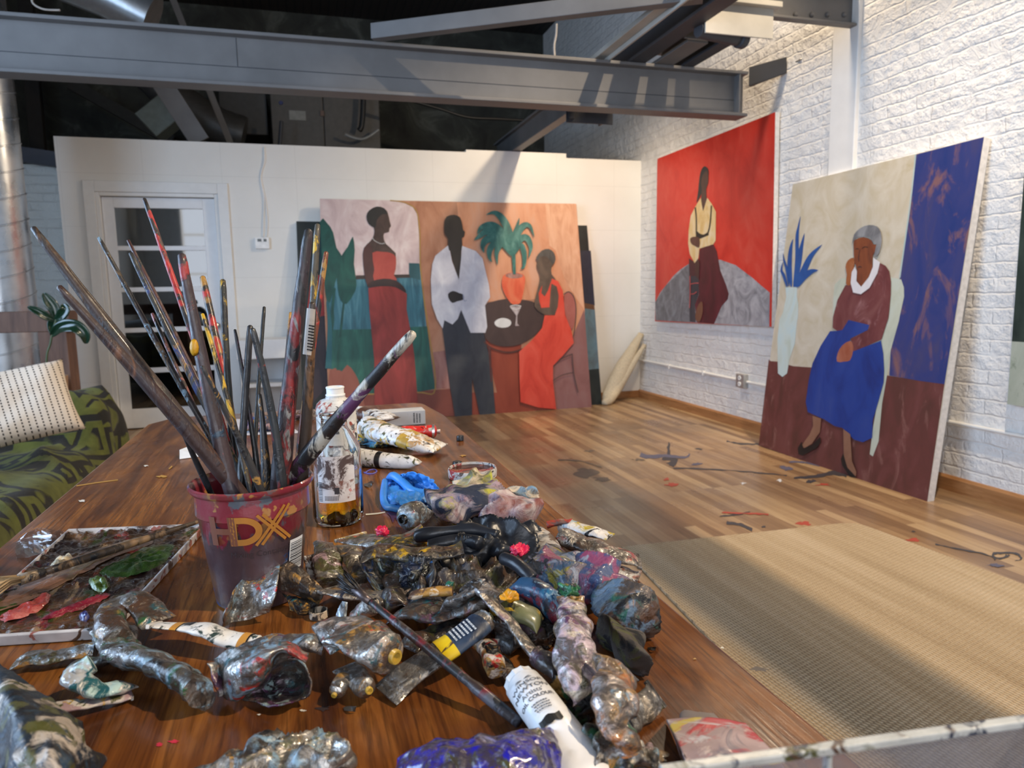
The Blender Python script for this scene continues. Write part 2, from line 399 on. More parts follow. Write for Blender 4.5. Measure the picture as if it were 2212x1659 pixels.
# oak baseboards
def oak(name, axis):
    n = NT(name); v = n.map((2.2, 26, 26) if axis == 0 else (26, 2.2, 26))
    f = n.noise(1.4, 5, .6, .9, v=v)
    return n.fin(n.ramp(f, [(.3, (.27, .115, .04)), (.55, (.40, .19, .075)), (.75, (.48, .25, .11))]), .3, 0, n.bump(f, .1, .002))
g = G().prism([(XR - .016, 0), (XR, 0), (XR, .085), (XR - .006, .085), (XR - .016, .07)], 1, YN, YB); struct(g, 'baseboard_right', oak('oak_along_wall', 1))
g = G().box((dx1 + .1, YB - .014, 0), (XR - .016, YB, .075)); struct(g, 'baseboard_back', oak('oak_across_wall', 0), bevel=.003)

# ------------------------------------------------------------------ door
door = thing('door_1', None, None, (dx0, YB, 0), kind='structure')
g = G(); cw = .085
g.box((dx0 - cw, YB - .022, 0), (dx0, YB + .02, dz + .09)).box((dx1, YB - .022, 0), (dx1 + cw, YB + .02, dz + .09)).box((dx0, YB - .022, dz), (dx1, YB + .02, dz + .09))
g.box((dx0, YB - .01, 0), (dx0 + .03, YB + .12, dz)).box((dx1 - .03, YB - .01, 0), (dx1, YB + .12, dz)).box((dx0 + .03, YB - .01, dz - .03), (dx1 - .03, YB + .12, dz))
g.build('door_frame', plain('door_trim_white', (.76, .76, .74), .4, var=.025), door, bevel=.004)
ys = YB + .035
def dpt(x, y): p = hit(x, y, 1, ys); return p.x, p.z
lx0, lx1 = dpt(250, 500)[0], dpt(441, 500)[0]
rows = [(450, 531), (541, 620), (630, 707), (717, 794), (805, 881)]
rz = [(dpt(340, b)[1], dpt(340, a)[1]) for a, b in rows]
sx0, sx1 = dx0 + .032, dx1 - .032
g = G(); g.box((sx0, ys, .01), (lx0, ys + .04, dz - .035)).box((lx1, ys, .01), (sx1, ys + .04, dz - .035))
zs = [dz - .035] + [z for a, b in rz for z in (b, a)] + [.01]
for i in range(0, len(zs), 2): g.box((lx0, ys, zs[i + 1]), (lx1, ys + .04, zs[i]))
slab = g.build('door_slab', plain('door_gloss_white', (.76, .77, .78), .3, var=.025), door, bevel=.003)
n = NT('dim_window_glass'); tr = n.n('ShaderNodeBsdfTransparent'); gl = n.n('ShaderNodeBsdfGlossy'); gl.inputs['Roughness'].default_value = .03; tr.inputs[0].default_value = (.55, .58, .6, 1)
mx = n.n('ShaderNodeMixShader'); fr = n.n('ShaderNodeFresnel'); fr.inputs[0].default_value = 1.6
n.l(n.math('ADD', fr.outputs[0], .08), mx.inputs[0]); n.l(tr.outputs[0], mx.inputs[1]); n.l(gl.outputs[0], mx.inputs[2]); n.l(mx.outputs[0], n.out.inputs[0]); PANE = n.m
for a, b in rz: G().box((lx0, ys + .018, a), (lx1, ys + .022, b)).build('window_pane', PANE, slab)
hx, hz = dpt(468, 703)
CHROME = plain('satin_nickel', (.6, .58, .54), .25, 1)
G().lathe([(.028, 0), (.028, .008), (.011, .012), (.011, .04), (.024, .045), (.028, .06), (.022, .072), (.0, .075)], (hx, ys, hz), 20, axis=(0, -1, 0)).build('door_knob', CHROME, slab, smooth=True)
# dim furniture and a curtain behind the door glass
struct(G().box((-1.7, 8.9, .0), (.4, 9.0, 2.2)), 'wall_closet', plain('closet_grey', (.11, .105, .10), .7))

# ------------------------------------------------------------------ steel beams
def ibeam(g, axis, a, b, c, zb, zt, w, tf=.02, tw=.014, mi=0):
    """I section along axis (0 = x, 1 = y) from a to b, centred at c on the other axis"""
    pr = [(c - w / 2, zb), (c + w / 2, zb), (c + w / 2, zb + tf), (c + tw / 2, zb + tf), (c + tw / 2, zt - tf), (c + w / 2, zt - tf), (c + w / 2, zt), (c - w / 2, zt), (c - w / 2, zt - tf), (c - tw / 2, zt - tf), (c - tw / 2, zb + tf), (c - w / 2, zb + tf)]
    return g.prism(pr, axis, a, b, mi)
def beam(name, label, build, parts=(), mat=STEEL, loc=None):
    t = thing(name, label, 'beam', loc or (0, 0, 0)); g = G(); build(g); g.build('beam_body', mat, t, bevel=.003)
    for nm, fn, mm in parts:
        g = G(); fn(g); g.build(nm, mm, t, bevel=.002)
    return t
MZ0, MZ1, MY = 2.29, 2.585, 4.43
def mweld(g):
    g.box((XL + .01, MY - .0095, 2.405), (2.96, MY - .006, 2.409)); g.box((.62 - .004 - .9, MY - .0095, 2.41), (.62 - .9, MY - .006, MZ1 - .02))
beam('main_beam', 'long grey steel I-beam crossing the whole room overhead', lambda g: (ibeam(g, 0, XL, 3.0, MY, MZ0, MZ1, .14), g.box((2.93, MY - .068, MZ0 + .02), (2.942, MY + .068, MZ1 - .02))),
     [('weld_seam', mweld, STEELD)], loc=(0, MY, MZ0))
AX = hit(1119, 329, 1, YB).x
beam('rear_beam', 'grey steel beam under the roof meeting the top of the white partition', lambda g: ibeam(g, 1, MY + .5, YB + .7, AX - .01, ZP + .03, ZP + .23, .085), loc=(AX, 5.6, ZP + .03), mat=STEEL)
ba, bb = hit(1224, 264, 1, 4.8), hit(1324, 222, 1, 4.8)
beam('cross_bracket', 'short steel bracket hanging behind the main beam', lambda g: g.box((ba.x, 4.80, ba.z), (bb.x, 4.815, bb.z)).box((ba.x + .01, 4.78, ba.z + .02), (ba.x + .05, 4.83, ZP + .03)).box((bb.x - .05, 4.815, ba.z + .02), (bb.x - .035, 4.95, bb.z)), loc=(ba.x, 4.8, ba.z), mat=STEELD)
# pair of joists over the main beam running toward the viewer
beam('left_joist', 'dark steel joist above the main beam, left one of the pair', lambda g: ibeam(g, 1, 1.2, MY + .45, 2.17, MZ1 + .002, MZ1 + .22, .12), loc=(2.17, 3.4, MZ1), mat=STEELD)
beam('right_joist', 'dark steel joist above the main beam, right one of the pair nearer the brick wall', lambda g: ibeam(g, 1, 3.84, MY + .3, 2.54, MZ1 + .002, MZ1 + .2, .09), loc=(2.54, 3.7, MZ1), mat=STEELD)
beam('light_joist', 'pale strut slanting beside the dark joists, lamp light put into its colour', lambda g: g.box((1.90, 2.2, MZ1 + .03), (1.98, MY + .5, MZ1 + .06)).box((1.965, 2.2, MZ1 + .001), (1.98, MY + .5, MZ1 + .03)), loc=(1.94, 3.4, MZ1), mat=STEEL_LIT)
beam('joist_plate', 'steel plate bridging the two joists', lambda g: g.box((2.29, 3.95, MZ1 + .002), (2.43, 4.5, MZ1 + .02)).box((2.24, 3.90, MZ1 + .002), (2.47, 3.91, MZ1 + .12)), loc=(2.4, 4.1, MZ1), mat=STEEL)
RY = 3.60; p = hit(1845, 62, 0, XR - .004); RY = p.y; rz0, rz1 = p.z, p.z + .19
def rivets(g):
    for px in (1718, 1753, 1787, 1823):
        q = hit(px, 32, 1, RY - .006); g.lathe([(.016, 0), (.015, .006), (.009, .012), (.001, .014)], q, 12, axis=(0, -1, 0))
beam('riveted_beam', 'riveted grey channel beam seated in the brick wall', lambda g: g.box((2.2, RY - .005, rz0), (XR - .004, RY + .008, rz1)).box((2.2, RY - .05, rz0), (XR - .004, RY - .004, rz0 + .014)).box((2.2, RY - .05, rz1 - .014), (XR - .004, RY - .004, rz1)),
     [('rivets', rivets, STEEL)], loc=(2.9, RY, rz0))
pa, pb = hit(1524, 62, 1, RY - .12), hit(1672, 8, 1, RY - .12)
beam('hanging_plate', 'steel plate under the joists, lamp light painted into its bright colour', lambda g: g.box((pa.x, RY - .12, pa.z - .02), (pb.x, RY - .108, pb.z)).box((pa.x - .01, RY - .16, pb.z - .03), (pb.x + .03, RY + .0, pb.z)), loc=(pa.x, RY - .12, pa.z), mat=STEEL_LIT)
pc = hit(1560, 75, 1, 3.75)
t = beam('clamp_pipe', 'short round steel pipe clamp between the joists', lambda g: g.lathe([(.04, -.18), (.045, -.1), (.045, .1), (.04, .12), (.055, .13), (.055, .17), (.03, .18)], pc, 20, axis=(1, .2, 0)), loc=pc, mat=STEELD)
# diagonal brace from the main beam up to the right
q0 = hit(812, 92, 1, MY - .05); q1 = hit(1518, 9, 2, q0.z + .02)
dv = (q1 - q0).normalized(); sd = dv.cross(Vector((0, 0, 1))).normalized()
def brace(g):
    v = []
    for q in (q0, q1):
        for a, b in ((0, 0), (.07, 0), (.07, .085), (0, .085)): v.append(q - sd * (-a) + Vector((0, 0, b)))
    g.add(v, [[0, 1, 2, 3], [4, 7, 6, 5], [0, 4, 5, 1], [1, 5, 6, 2], [2, 6, 7, 3], [3, 7, 4, 0]])
beam('diagonal_brace', 'light grey diagonal steel brace resting on the main beam', brace, loc=q0)
# channel from main beam end to the wall, with an eye bolt
e0 = hit(1612, 175, 1, 4.75)
def chan(g): g.box((2.965, MY + .1, MZ0 + .09), (2.98, 6.1, MZ1 - .02)); g.box((2.9, MY + .1, MZ1 - .032), (2.965, 6.1, MZ1 - .02))
def chan2(g):
    a = hit(1617, 186, 1, 4.52); b = hit(1700, 122, 0, XR - .01)
    g.add([a, (b.x, b.y, b.z - .11), (b.x, b.y, b.z), (a.x, a.y, a.z + .13), a + Vector((.03, .02, 0)), (b.x, b.y + .03, b.z - .11), (b.x, b.y + .03, b.z), a + Vector((.03, .02, .13))],
          [[0, 1, 2, 3], [4, 7, 6, 5], [0, 4, 5, 1], [1, 5, 6, 2], [2, 6, 7, 3], [3, 7, 4, 0]])
beam('end_channel', 'dark channel between main beam end and brick wall', chan2, loc=(3.1, 4.5, 2.4), mat=STEELD)
b0 = hit(1731, 128, 0, XR - .005); b1 = hit(1690, 148, 1, b0.y + .25)
loop = [b0, b0.lerp(b1, .5), b1 + Vector((0, 0, .012)), b1 + Vector((-.02, .03, 0)), b1 + Vector((-.01, .02, -.02)), b0.lerp(b1, .6) + Vector((0, 0, -.018))]
g = G().tube(catmull(loop, 5), .006, 8); o = g.build('eye_bolt', CHROME, smooth=True); setp(o, 'thin steel eye bolt reaching out of the white brick wall', 'bolt')
# left background: truss pieces, ducts, heating unit
def seg_box(name, label, p, q, w, h, mat, cat='beam'):
    p, q = Vector(p), Vector(q); d = (q - p).normalized(); s_ = d.cross(Vector((0, 1, 0))).normalized(); y = Vector((0, 1, 0))
    v = []
    for r in (p, q):
        for a, b in ((-.5, 0), (.5, 0), (.5, 1), (-.5, 1)): v.append(r + s_ * w * a + y * h * b)
    o = G().add(v, [[0, 1, 2, 3], [4, 7, 6, 5], [0, 4, 5, 1], [1, 5, 6, 2], [2, 6, 7, 3], [3, 7, 4, 0]]).build(name, mat, bevel=.003)
    return setp(o, label, cat)
seg_box('truss_strut', 'broad grey diagonal truss strut behind the main beam at left', hit(233, 0, 1, 7.0), hit(432, 306, 1, 7.0), .17, .05, STEEL)
seg_box('thin_strut', 'thin grey strut right of the round duct above the partition', hit(362, -30, 1, 7.6), hit(497, 308, 1, 7.6), .06, .04, STEEL)
seg_box('timber_brace', 'old dark timber running diagonally across the plaster wall', hit(150, 178, 1, 9.2), hit(372, 304, 1, 9.2), .13, .1, plain('old_timber', (.045, .04, .032), .8, bump=.6))
seg_box('timber_post', 'old dark upright timber beside the plaster at far left', hit(52, -5, 1, 9.1), hit(82, 345, 1, 9.1), .14, .1, plain('old_timber_post', (.018, .016, .015), .8, bump=.6))
seg_box('lintel_beam', 'blue grey steel lintel above the far brick wall', hit(20, 329, 1, 7.3), hit(125, 344, 1, 7.3), .13, .08, steel_mat('bluish_steel', (.04, .045, .065)))
GALV = NT('galvanised_steel'); f = GALV.noise(7, 4); GALV = GALV.fin(GALV.ramp(f, [(.3, (.42, .45, .48)), (.7, (.62, .65, .68))]), GALV.ramp(f, [(.3, .22), (.7, .38)]), .9)
def duct(name, label, x, y, r, z0, z1, pitch=.165, mat=None):
    g = G(); prof = []; z = z0
    while z < z1:
        prof += [(r, z), (r, z + pitch - .012), (r + .006, z + pitch - .009), (r + .006, z + pitch - .003)]; z += pitch
    g.lathe(prof, (x, y, 0), 48)
    for v in g.v: v.z += .06 * math.sin(math.atan2(v.y - y, v.x - x) + .4) * (1 if z0 + .05 < v.z < z1 - .05 else 0)
    o = g.build(name, mat or GALV, smooth=.5); return setp(o, label, 'duct')
dc = hit(8, 450, 1, 5.6)
duct('spiral_duct', 'tall shiny spiral metal duct standing at the far left of the room', dc.x - .08, 5.6, .21, 0, ZC - .02)
eh = hit(418, 245, 1, 8.2)
g = G(); arc = [eh + Vector((-.42 + .9 * t, 0, .42 - .62 * t - .12 * math.sin(t * PI))) for t in [i / 16 for i in range(17)]]
g.tube(arc, [.19 + .006 * (i % 2) for i in range(17)], 28)
setp(g.build('elbow_duct', plain('dull_duct_metal', (.10, .10, .10), .45, .6), smooth=.5), 'dull round duct elbow above the partition', 'duct')
g = G(); bp = hit(345, 245, 1, 7.4)
Mx = Matrix.Translation(bp) @ Matrix.Rotation(-.7, 4, 'Y')
g.box((-.17, 0, -.13), (.17, .3, .13), 0, Mx)
setp(g.build('duct_box', plain('pale_duct_box', (.16, .2, .2), .4, .3), bevel=.008), 'small pale metal duct box tilted above the door', 'duct')
h0, h1 = hit(583, 206, 1, 8.5), hit(823, 320, 1, 8.5)
hv = thing('heating_unit', 'dark grey box heating unit hung above the white partition', 'heater', (h0.x, 8.5, h1.z))
HG = plain('heater_enamel', (.075, .068, .06), .5)
G().box((h0.x, 8.5, h1.z - .1), (h0.x + .56, 9.2, h0.z + .25)).box((h0.x + .565, 8.51, h1.z - .1), (h1.x, 9.2, h0.z + .25)).build('casing', HG, hv, bevel=.01)
a, b = hit(624, 238, 1, 8.49), hit(661, 260, 1, 8.49)
G().box((a.x, 8.493, b.z), (b.x, 8.499, a.z)).build('data_plate', plain('plate_grey', (.22, .22, .2), .5), hv)
a = hit(607, 222, 1, 8.49); G().lathe([(.022, 0), (.02, .004)], a, 16, axis=(0, -1, 0)).build('badge', plain('blue_badge', (.03, .04, .14), .4), hv)
a = hit(696, 245, 1, 8.49); G().box((a.x - .02, 8.48, a.z - .03), (a.x + .02, 8.499, a.z + .03)).build('switch', plain('brown_switch', (.12, .07, .05), .5), hv)
k0, k1 = hit(472, 214, 1, 8.6), hit(580, 292, 1, 8.6)
setp(G().box((k0.x, 8.6, k1.z), (k1.x, 9.2, k0.z + .1)).build('plenum_box', plain('plenum_metal', (.05, .05, .05), .5), bevel=.01), 'dark metal plenum box left of the heating unit', 'duct')
def wire(name, label, pts, r, mat, cat='cable', n=8):
    return setp(G().tube(catmull([Vector(p) for p in pts], n), r, 8).build(name, mat, smooth=True), label, cat)
DKW = plain('black_cable', (.01, .01, .01), .5); LTW = plain('pale_cable', (.5, .45, .4), .5)
wire('sagging_cable', 'black cable sagging behind the main beam over the partition', [hit(x, y, 1, 7.6) for x, y in ((880, 215), (950, 235), (1010, 253), (1080, 257), (1160, 262))], .016, DKW)
wire('white_flex', 'short white cable hanging between brace and main beam', [hit(x, y, 1, 4.44) for x, y in ((1202, 52), (1201, 75), (1197, 98), (1198, 121))], .007, LTW)
wire('heater_pipe', 'white flexible pipe below the heating unit', [hit(x, y, 1, 8.3) for x, y in ((745, 290), (765, 298), (785, 300), (805, 290), (818, 280))], .016, plain('pipe_white', (.25, .25, .24), .4))
wire('heater_hose', 'black vertical hose in front of the heating unit', [hit(x, y, 1, 8.35) for x, y in ((785, 205), (784, 240), (781, 272), (776, 282))], .03, DKW)
wire('heater_flex', 'thin dark cable looping left of the heating unit', [hit(x, y, 1, 8.2) for x, y in ((468, 225), (470, 240), (485, 270), (498, 308))], .012, DKW)
wire('gas_pipe', 'vertical dark steel pipe at the left of the heating unit', [hit(x, y, 1, 8.2) for x, y in ((608, 262), (606, 290), (604, 314))], .02, STEELD)
# above the main beam at top left
z = hit(250, 0, 1, 5.4)
g = G(); g.tube([hit(120, -60, 1, 5.3), hit(230, -15, 1, 5.3), hit(330, 40, 1, 5.3)], .15, 28)
setp(g.build('upper_duct', plain('upper_duct_metal', (.3, .3, .3), .3, .8), smooth=.6), 'silver duct at the top left above the main beam', 'duct')
wire('upper_cable', 'thin pale cable looping at the top left above the beam', [hit(x, y, 1, 5.0) for x, y in ((68, -10), (72, 8), (95, 20), (130, 22))], .006, LTW)
# ================================================================== pictures
def brush_paint(name, cols, scale=6, stretch=(1, 1, .5), rough=.45, dist=1.2, marks=None):
    """hand-brushed oil colour: streaky variation between a few tones"""
    n = NT(name); sd = (sum(ord(c) for c in name) % 97) * .37
    v = n.map(stretch, loc=(sd, sd * .7, sd * 1.3)); f = n.noise(scale, 6, .6, dist, v=v)
    k = len(cols); st = [(.28 + .44 * i / max(1, k - 1), c) for i, c in enumerate(cols)]
    col = n.ramp(f, st)
    if marks:
        c, sc, th = marks
        col = n.mix(n.ramp(n.noise(sc, 6, .65, 1.5, v=n.map((1, 1, .45), loc=(sd + 4, 2, sd))), [(th, 0.), (th + .12, .8)]), col, c)
    return n.fin(col, rough, 0, n.bump(n.noise(scale * 8, 5, .7, v=v), .12, .002))
class Canvas:
    def __init__(s, name, label, tl, tr, br, bl, p0, n, depth, cat='painting', edge=None, outer=None):
        s.n = Vector(n).normalized(); s.p0 = Vector(p0)
        P = [hitp(x, y, s.p0, s.n) for x, y in (bl, br, tr, tl)]
        s.t = thing(name, label, cat, tuple((P[0] + P[1]) / 2)); s.P = P
        back = [p - s.n * depth for p in P]
        G().add(P + back, [[3, 2, 1, 0], [4, 5, 6, 7], [0, 1, 5, 4], [1, 2, 6, 5], [2, 3, 7, 6], [3, 0, 4, 7]]).build('stretched_canvas', edge or OFFW, s.t)
        s.g = G(); s.mats = []; s.k = 0; s.names = {}
    def mat(s, m):
        if m not in s.mats: s.mats.append(m)
        return s.mats.index(m)
    def pt(s, x, y, lift): return hitp(x, y, s.p0, s.n) + s.n * lift
    def poly(s, pts, m, smooth=2):
        s.k += 1
        if smooth > 1: pts = [(v.x, v.y) for v in catmull([Vector((x, y, 0)) for x, y in pts], smooth, True)]
        P3 = [s.pt(x, y, .0006 + .00035 * s.k) for x, y in pts]
        tr = tessellate_polygon([[Vector((x, y, 0)) for x, y in pts]])
        s.g.add(P3, [list(t) for t in tr], s.mat(m))
    def line(s, pts, w, m): s.poly(stroke2(pts, w), m, 1)
    def dot(s, x, y, r, m): s.poly([(x + r * math.cos(a), y + r * math.sin(a)) for a in [i * PI / 4 for i in range(8)]], m, 1)
    def done(s): return s.g.build('painted_image', s.mats, s.t)
def z1(*p): return [(640 + x / 3.456, 420 + y / 3.456) for x, y in p]
def z2(*p): return [(900 + x / 3.457, 420 + y / 3.457) for x, y in p]
def z3(*p): return [(1400 + x / 3.387, 230 + y / 3.387) for x, y in p]
def z4(*p): return [(1630 + x / 4.047, 290 + y / 4.047) for x, y in p]
def z5(*p): return [(1630 + x / 3.949, 680 + y / 3.949) for x, y in p]
BP = brush_paint
# ---- dark canvas behind
n0 = Vector((0, -1, .14)).normalized()
c = Canvas('dark_painting', 'dark painting mostly hidden behind the wide three-figure painting', (640, 478), (1268, 487), (1301, 878), (655, 918), (0, 6.36, 0), n0, .035)
blk = BP('pic_black_green', [(.006, .010, .010), (.02, .03, .028)]); nav = BP('pic_navy', [(.012, .014, .03), (.03, .035, .06)])
c.poly([(640, 478), (1268, 487), (1301, 878), (655, 918)], blk, 1)
c.poly([(690, 480), (710, 480), (712, 600), (692, 600)], BP('pic_teal_dark', [(.005, .04, .045), (.01, .07, .07)]), 1)
c.poly(z1((118, 610), (150, 597), (190, 620), (225, 700), (225, 905), (150, 920), (85, 915), (95, 740)), BP('pic_red_blob', [(.30, .015, .015), (.48, .03, .025)]))
c.poly(z1((85, 918), (225, 905), (260, 1400), (120, 1560), (90, 1200)), BP('pic_plum', [(.022, .012, .02), (.05, .03, .04)]), 1)
c.poly(z2((1220, 420), (1300, 420), (1330, 830), (1240, 810)), nav, 1)
c.poly(z2((1240, 808), (1325, 826), (1330, 862), (1245, 850)), BP('pic_brown', [(.10, .045, .02), (.16, .08, .04)]), 1)
c.poly(z2((1245, 850), (1330, 862), (1362, 1300), (1280, 1310)), BP('pic_slate_blue', [(.05, .11, .17), (.12, .20, .25), (.08, .10, .12)]), 1)
c.done()
# ---- wide painting with three figures
n1 = Vector((0, -1, .135)).normalized()
c = Canvas('wide_painting', 'wide painting of three people and a potted palm leaning on the back wall', (691, 430), (1245, 441), (1278, 881), (712, 914), (0, 6.262, 0), n1, .04)
terra = BP('pic_terracotta', [(.30, .115, .06), (.40, .18, .10), (.47, .24, .15)], 5)
peach = BP('pic_peach', [(.52, .25, .14), (.66, .36, .22), (.76, .47, .31)], 7, (1.5, 1, .35))
c.poly([(691, 430), (1245, 441), (1278, 881), (712, 914)], terra, 1)
c.poly(z2((520, 60), (1190, 70), (1255, 870), (1240, 1050), (1165, 1060), (1100, 760), (700, 800), (520, 800), (545, 760), (480, 470), (330, 380), (300, 60)), BP('pic_orange', [(.50, .20, .10), (.62, .29, .16), (.60, .33, .22)], 5, (1.4, 1, .4)), 1)  # right side more orange, and brighter with lamp light painted in
c.poly(z2((960, 70), (1190, 70), (1252, 860), (1180, 760), (1100, 620), (1040, 420), (990, 380)), peach, 1)  # paler upper right ground, its colour carrying lamp light too
c.poly(z2((1165, 1060), (1250, 860), (1308, 1600), (1038, 1606), (1008, 1290)), BP('pic_mauve_brown', [(.20, .085, .075), (.27, .12, .11), (.30, .16, .15)], 4), 1)
c.poly(z2((500, 1080), (780, 1120), (800, 1560), (1040, 1606), (700, 1630), (270, 1655), (230, 1480), (600, 1480)), BP('pic_rust', [(.22, .035, .015), (.33, .065, .03)], 4), 1)
c.poly(z1((1010, 1180), (1110, 1165), (1160, 1450), (1030, 1450)), BP('pic_rose_brown', [(.22, .07, .06), (.42, .22, .18)], 7, (2, 1, .3)), 1)
c.poly(z1((500, 1480), (900, 1470), (1160, 1450), (1240, 1500), (1260, 1650), (500, 1690)), BP('pic_brick_dark', [(.16, .035, .02), (.24, .06, .04)], 4), 1)
c.poly(z1((176, 32), (700, 46), (800, 62), (870, 96), (903, 150), (916, 300), (920, 520), (840, 610), (450, 615), (205, 620), (180, 200)), BP('pic_pink_arch', [(.48, .36, .36), (.60, .48, .47), (.70, .62, .60)], 4, (1, 1, .7), dist=2), 1)
gold = BP('pic_ochre_line', [(.30, .16, .03), (.42, .26, .06)])
c.poly(z1((215, 620), (445, 635), (840, 600), (840, 512), (918, 515), (945, 760), (972, 990), (340, 1015), (240, 1010)), BP('pic_teal_sky', [(.015, .06, .085), (.03, .14, .19), (.10, .27, .33)], 5, (3, 1, .35)), 1)
c.poly(z1((445, 605), (845, 597), (848, 622), (445, 635)), BP('pic_umber', [(.03, .018, .015), (.05, .035, .03)]), 1)
c.poly(z1((842, 515), (918, 515), (925, 640), (848, 620)), BP('pic_teal_tower', [(.005, .06, .075), (.02, .10, .12)]), 1)
c.poly(z1((240, 1012), (560, 1005), (975, 985), (1037, 1452), (900, 1476), (500, 1492), (262, 1312)), BP('pic_green_field', [(.006, .05, .045), (.012, .10, .08), (.03, .17, .13)], 5, (2, 1, .4)), 1)
c.line(z1((700, 46), (800, 60), (872, 94), (905, 150), (922, 300), (925, 520), (950, 760), (985, 1000), (1037, 1450), (900, 1478), (500, 1492)), (2.2, 2.6), gold)
c.poly(z1((250, 1312), (340, 1322), (380, 1272), (440, 1340), (480, 1450), (505, 1690), (262, 1690)), BP('pic_red_hill', [(.25, .07, .045), (.32, .11, .075)]))
leafg = BP('pic_leaf_green', [(.004, .04, .035), (.008, .075, .06), (.015, .11, .08)], 6)
c.poly(z1((178, 203), (230, 215), (275, 285), (300, 400), (345, 470), (320, 560), (290, 660), (270, 740), (235, 825), (205, 620)), leafg)
c.poly(z1((422, 315), (436, 420), (430, 520), (447, 640), (440, 720), (375, 818), (330, 790), (308, 700), (303, 570), (330, 470), (385, 390)), leafg)
c.line(z1((355, 800), (338, 960), (318, 1150), (310, 1312)), (4, 6), leafg); c.line(z1((285, 700), (270, 850), (270, 950), (250, 1060)), (5, 8), leafg)
c.line(z1((232, 800), (250, 1000), (240, 1300)), (5, 14), BP('pic_blue_green', [(.008, .09, .12), (.02, .13, .15)]))
skin = BP('pic_dark_skin', [(.030, .018, .015), (.06, .035, .028), (.085, .05, .04)], 8); skinr = BP('pic_brown_arm', [(.055, .022, .02), (.085, .035, .03)], 7)
c.poly(z1((525, 170), (545, 120), (600, 94), (650, 105), (685, 150), (697, 205), (706, 238), (694, 255), (690, 282), (655, 292), (652, 330), (668, 370), (712, 410), (742, 470), (560, 520), (500, 500), (505, 400), (555, 348), (580, 300), (578, 250), (540, 215)), skin)
c.poly(z1((523, 165), (545, 120), (600, 92), (655, 104), (684, 145), (640, 150), (600, 195), (590, 250), (540, 222)), BP('pic_hair_black', [(.012, .012, .012), (.03, .028, .026)]))
c.poly(z1((500, 420), (530, 370), (565, 400), (580, 560), (585, 650), (560, 692), (530, 680), (508, 600), (497, 480)), skinr)
c.poly(z1((568, 437), (640, 430), (700, 437), (743, 470), (740, 560), (728, 605), (748, 650), (582, 650), (582, 560)), BP('pic_coral_top', [(.33, .045, .035), (.46, .085, .06)], 5))
c.poly(z1((537, 700), (640, 684), (740, 690), (824, 742), (822, 860), (850, 1010), (880, 1200), (905, 1540), (908, 1660), (582, 1680), (582, 1240), (560, 1020), (545, 860)), BP('pic_crimson_skirt', [(.17, .018, .015), (.25, .03, .024), (.36, .045, .04)], 3, (2, 1, .6)), 1)
c.poly(z1((560, 650), (650, 630), (740, 642), (800, 690), (818, 737), (740, 694), (640, 686), (545, 697), (530, 680)), BP('pic_forearm', [(.02, .012, .012), (.045, .02, .018)]))
wh = BP('pic_white_dots', [(.6, .6, .58), (.8, .8, .78)])
for q in ((572, 332), (580, 343), (590, 350), (601, 357), (613, 363), (626, 368), (640, 370), (653, 367)): x, y = z1(q)[0]; c.dot(x, y, 1.1, wh)
blk2 = BP('pic_near_black', [(.010, .008, .008), (.022, .016, .014)], 6)
c.poly(z2((190, 1000), (200, 900), (300, 860), (480, 900), (503, 1050), (560, 1300), (586, 1642), (470, 1652), (412, 1370), (412, 1656), (285, 1660), (250, 1450), (222, 1250)), BP('pic_charcoal_trousers', [(.018, .019, .028), (.032, .035, .045), (.05, .055, .06)], 5), 1)
tw = BP('pic_table_brown', [(.045, .025, .022), (.075, .045, .038)], 5)
c.poly(z2((505, 835), (560, 803), (660, 782), (760, 785), (860, 800), (925, 850), (948, 920), (935, 990), (870, 1060), (770, 1120), (680, 1136), (590, 1128), (520, 1085), (498, 1000)), tw)
c.line(z2((500, 1100), (560, 1150), (680, 1180), (800, 1150), (880, 1090)), (3, 3), BP('pic_dark_edge', [(.06, .02, .015), (.1, .04, .03)]))
c.line(z2((540, 1140), (548, 1260), (556, 1400)), (6, 3), BP('pic_dark_leg', [(.07, .02, .015), (.11, .035, .03)]))
jak = BP('pic_white_jacket', [(.44, .44, .50), (.58, .58, .63), (.74, .74, .76)], 6, (1, 1, .7))
c.poly(z2((238, 378), (180, 425), (138, 460), (116, 520), (104, 640), (112, 820), (150, 930), (192, 1002), (205, 940), (265, 972), (305, 930), (330, 862), (400, 1034), (510, 1034), (524, 990), (508, 830), (546, 770), (538, 680), (490, 480), (440, 425), (335, 385), (330, 480), (313, 640), (262, 500)), jak, 1)
c.poly(z2((245, 395), (330, 395), (330, 480), (313, 640), (268, 500)), blk2, 1)
c.poly(z2((206, 210), (222, 168), (275, 155), (322, 175), (340, 235), (345, 268), (358, 282), (350, 322), (336, 330), (333, 420), (240, 420), (232, 335), (213, 310), (204, 275)), blk2)
c.poly(z2((232, 745), (270, 722), (315, 738), (345, 750), (350, 785), (300, 800), (265, 812), (240, 785)), blk2)
c.line(z2((345, 748), (352, 795), (372, 792)), (2, 2), BP('pic_cuff', [(.25, .27, .38), (.4, .42, .5)]))
c.poly(z2((578, 955), (610, 930), (650, 924), (695, 940), (702, 968), (680, 990), (635, 997), (592, 985)), wh)
c.poly(z2((690, 838), (778, 836), (748, 905), (748, 965), (763, 982), (733, 984), (740, 905)), BP('pic_glass', [(.28, .2, .19), (.55, .5, .5)], 30), 1)
c.line(z2((695, 835), (735, 828), (776, 835)), (1.5, 1.5), wh); c.line(z2((700, 850), (740, 858), (772, 848)), (1.2, 1.2), wh)
c.poly(z2((655, 600), (710, 583), (792, 600), (806, 655), (792, 740), (770, 812), (735, 822), (700, 815), (660, 755), (634, 690), (636, 630)), BP('pic_orange_pot', [(.55, .06, .02), (.68, .11, .045), (.72, .22, .10)], 6))
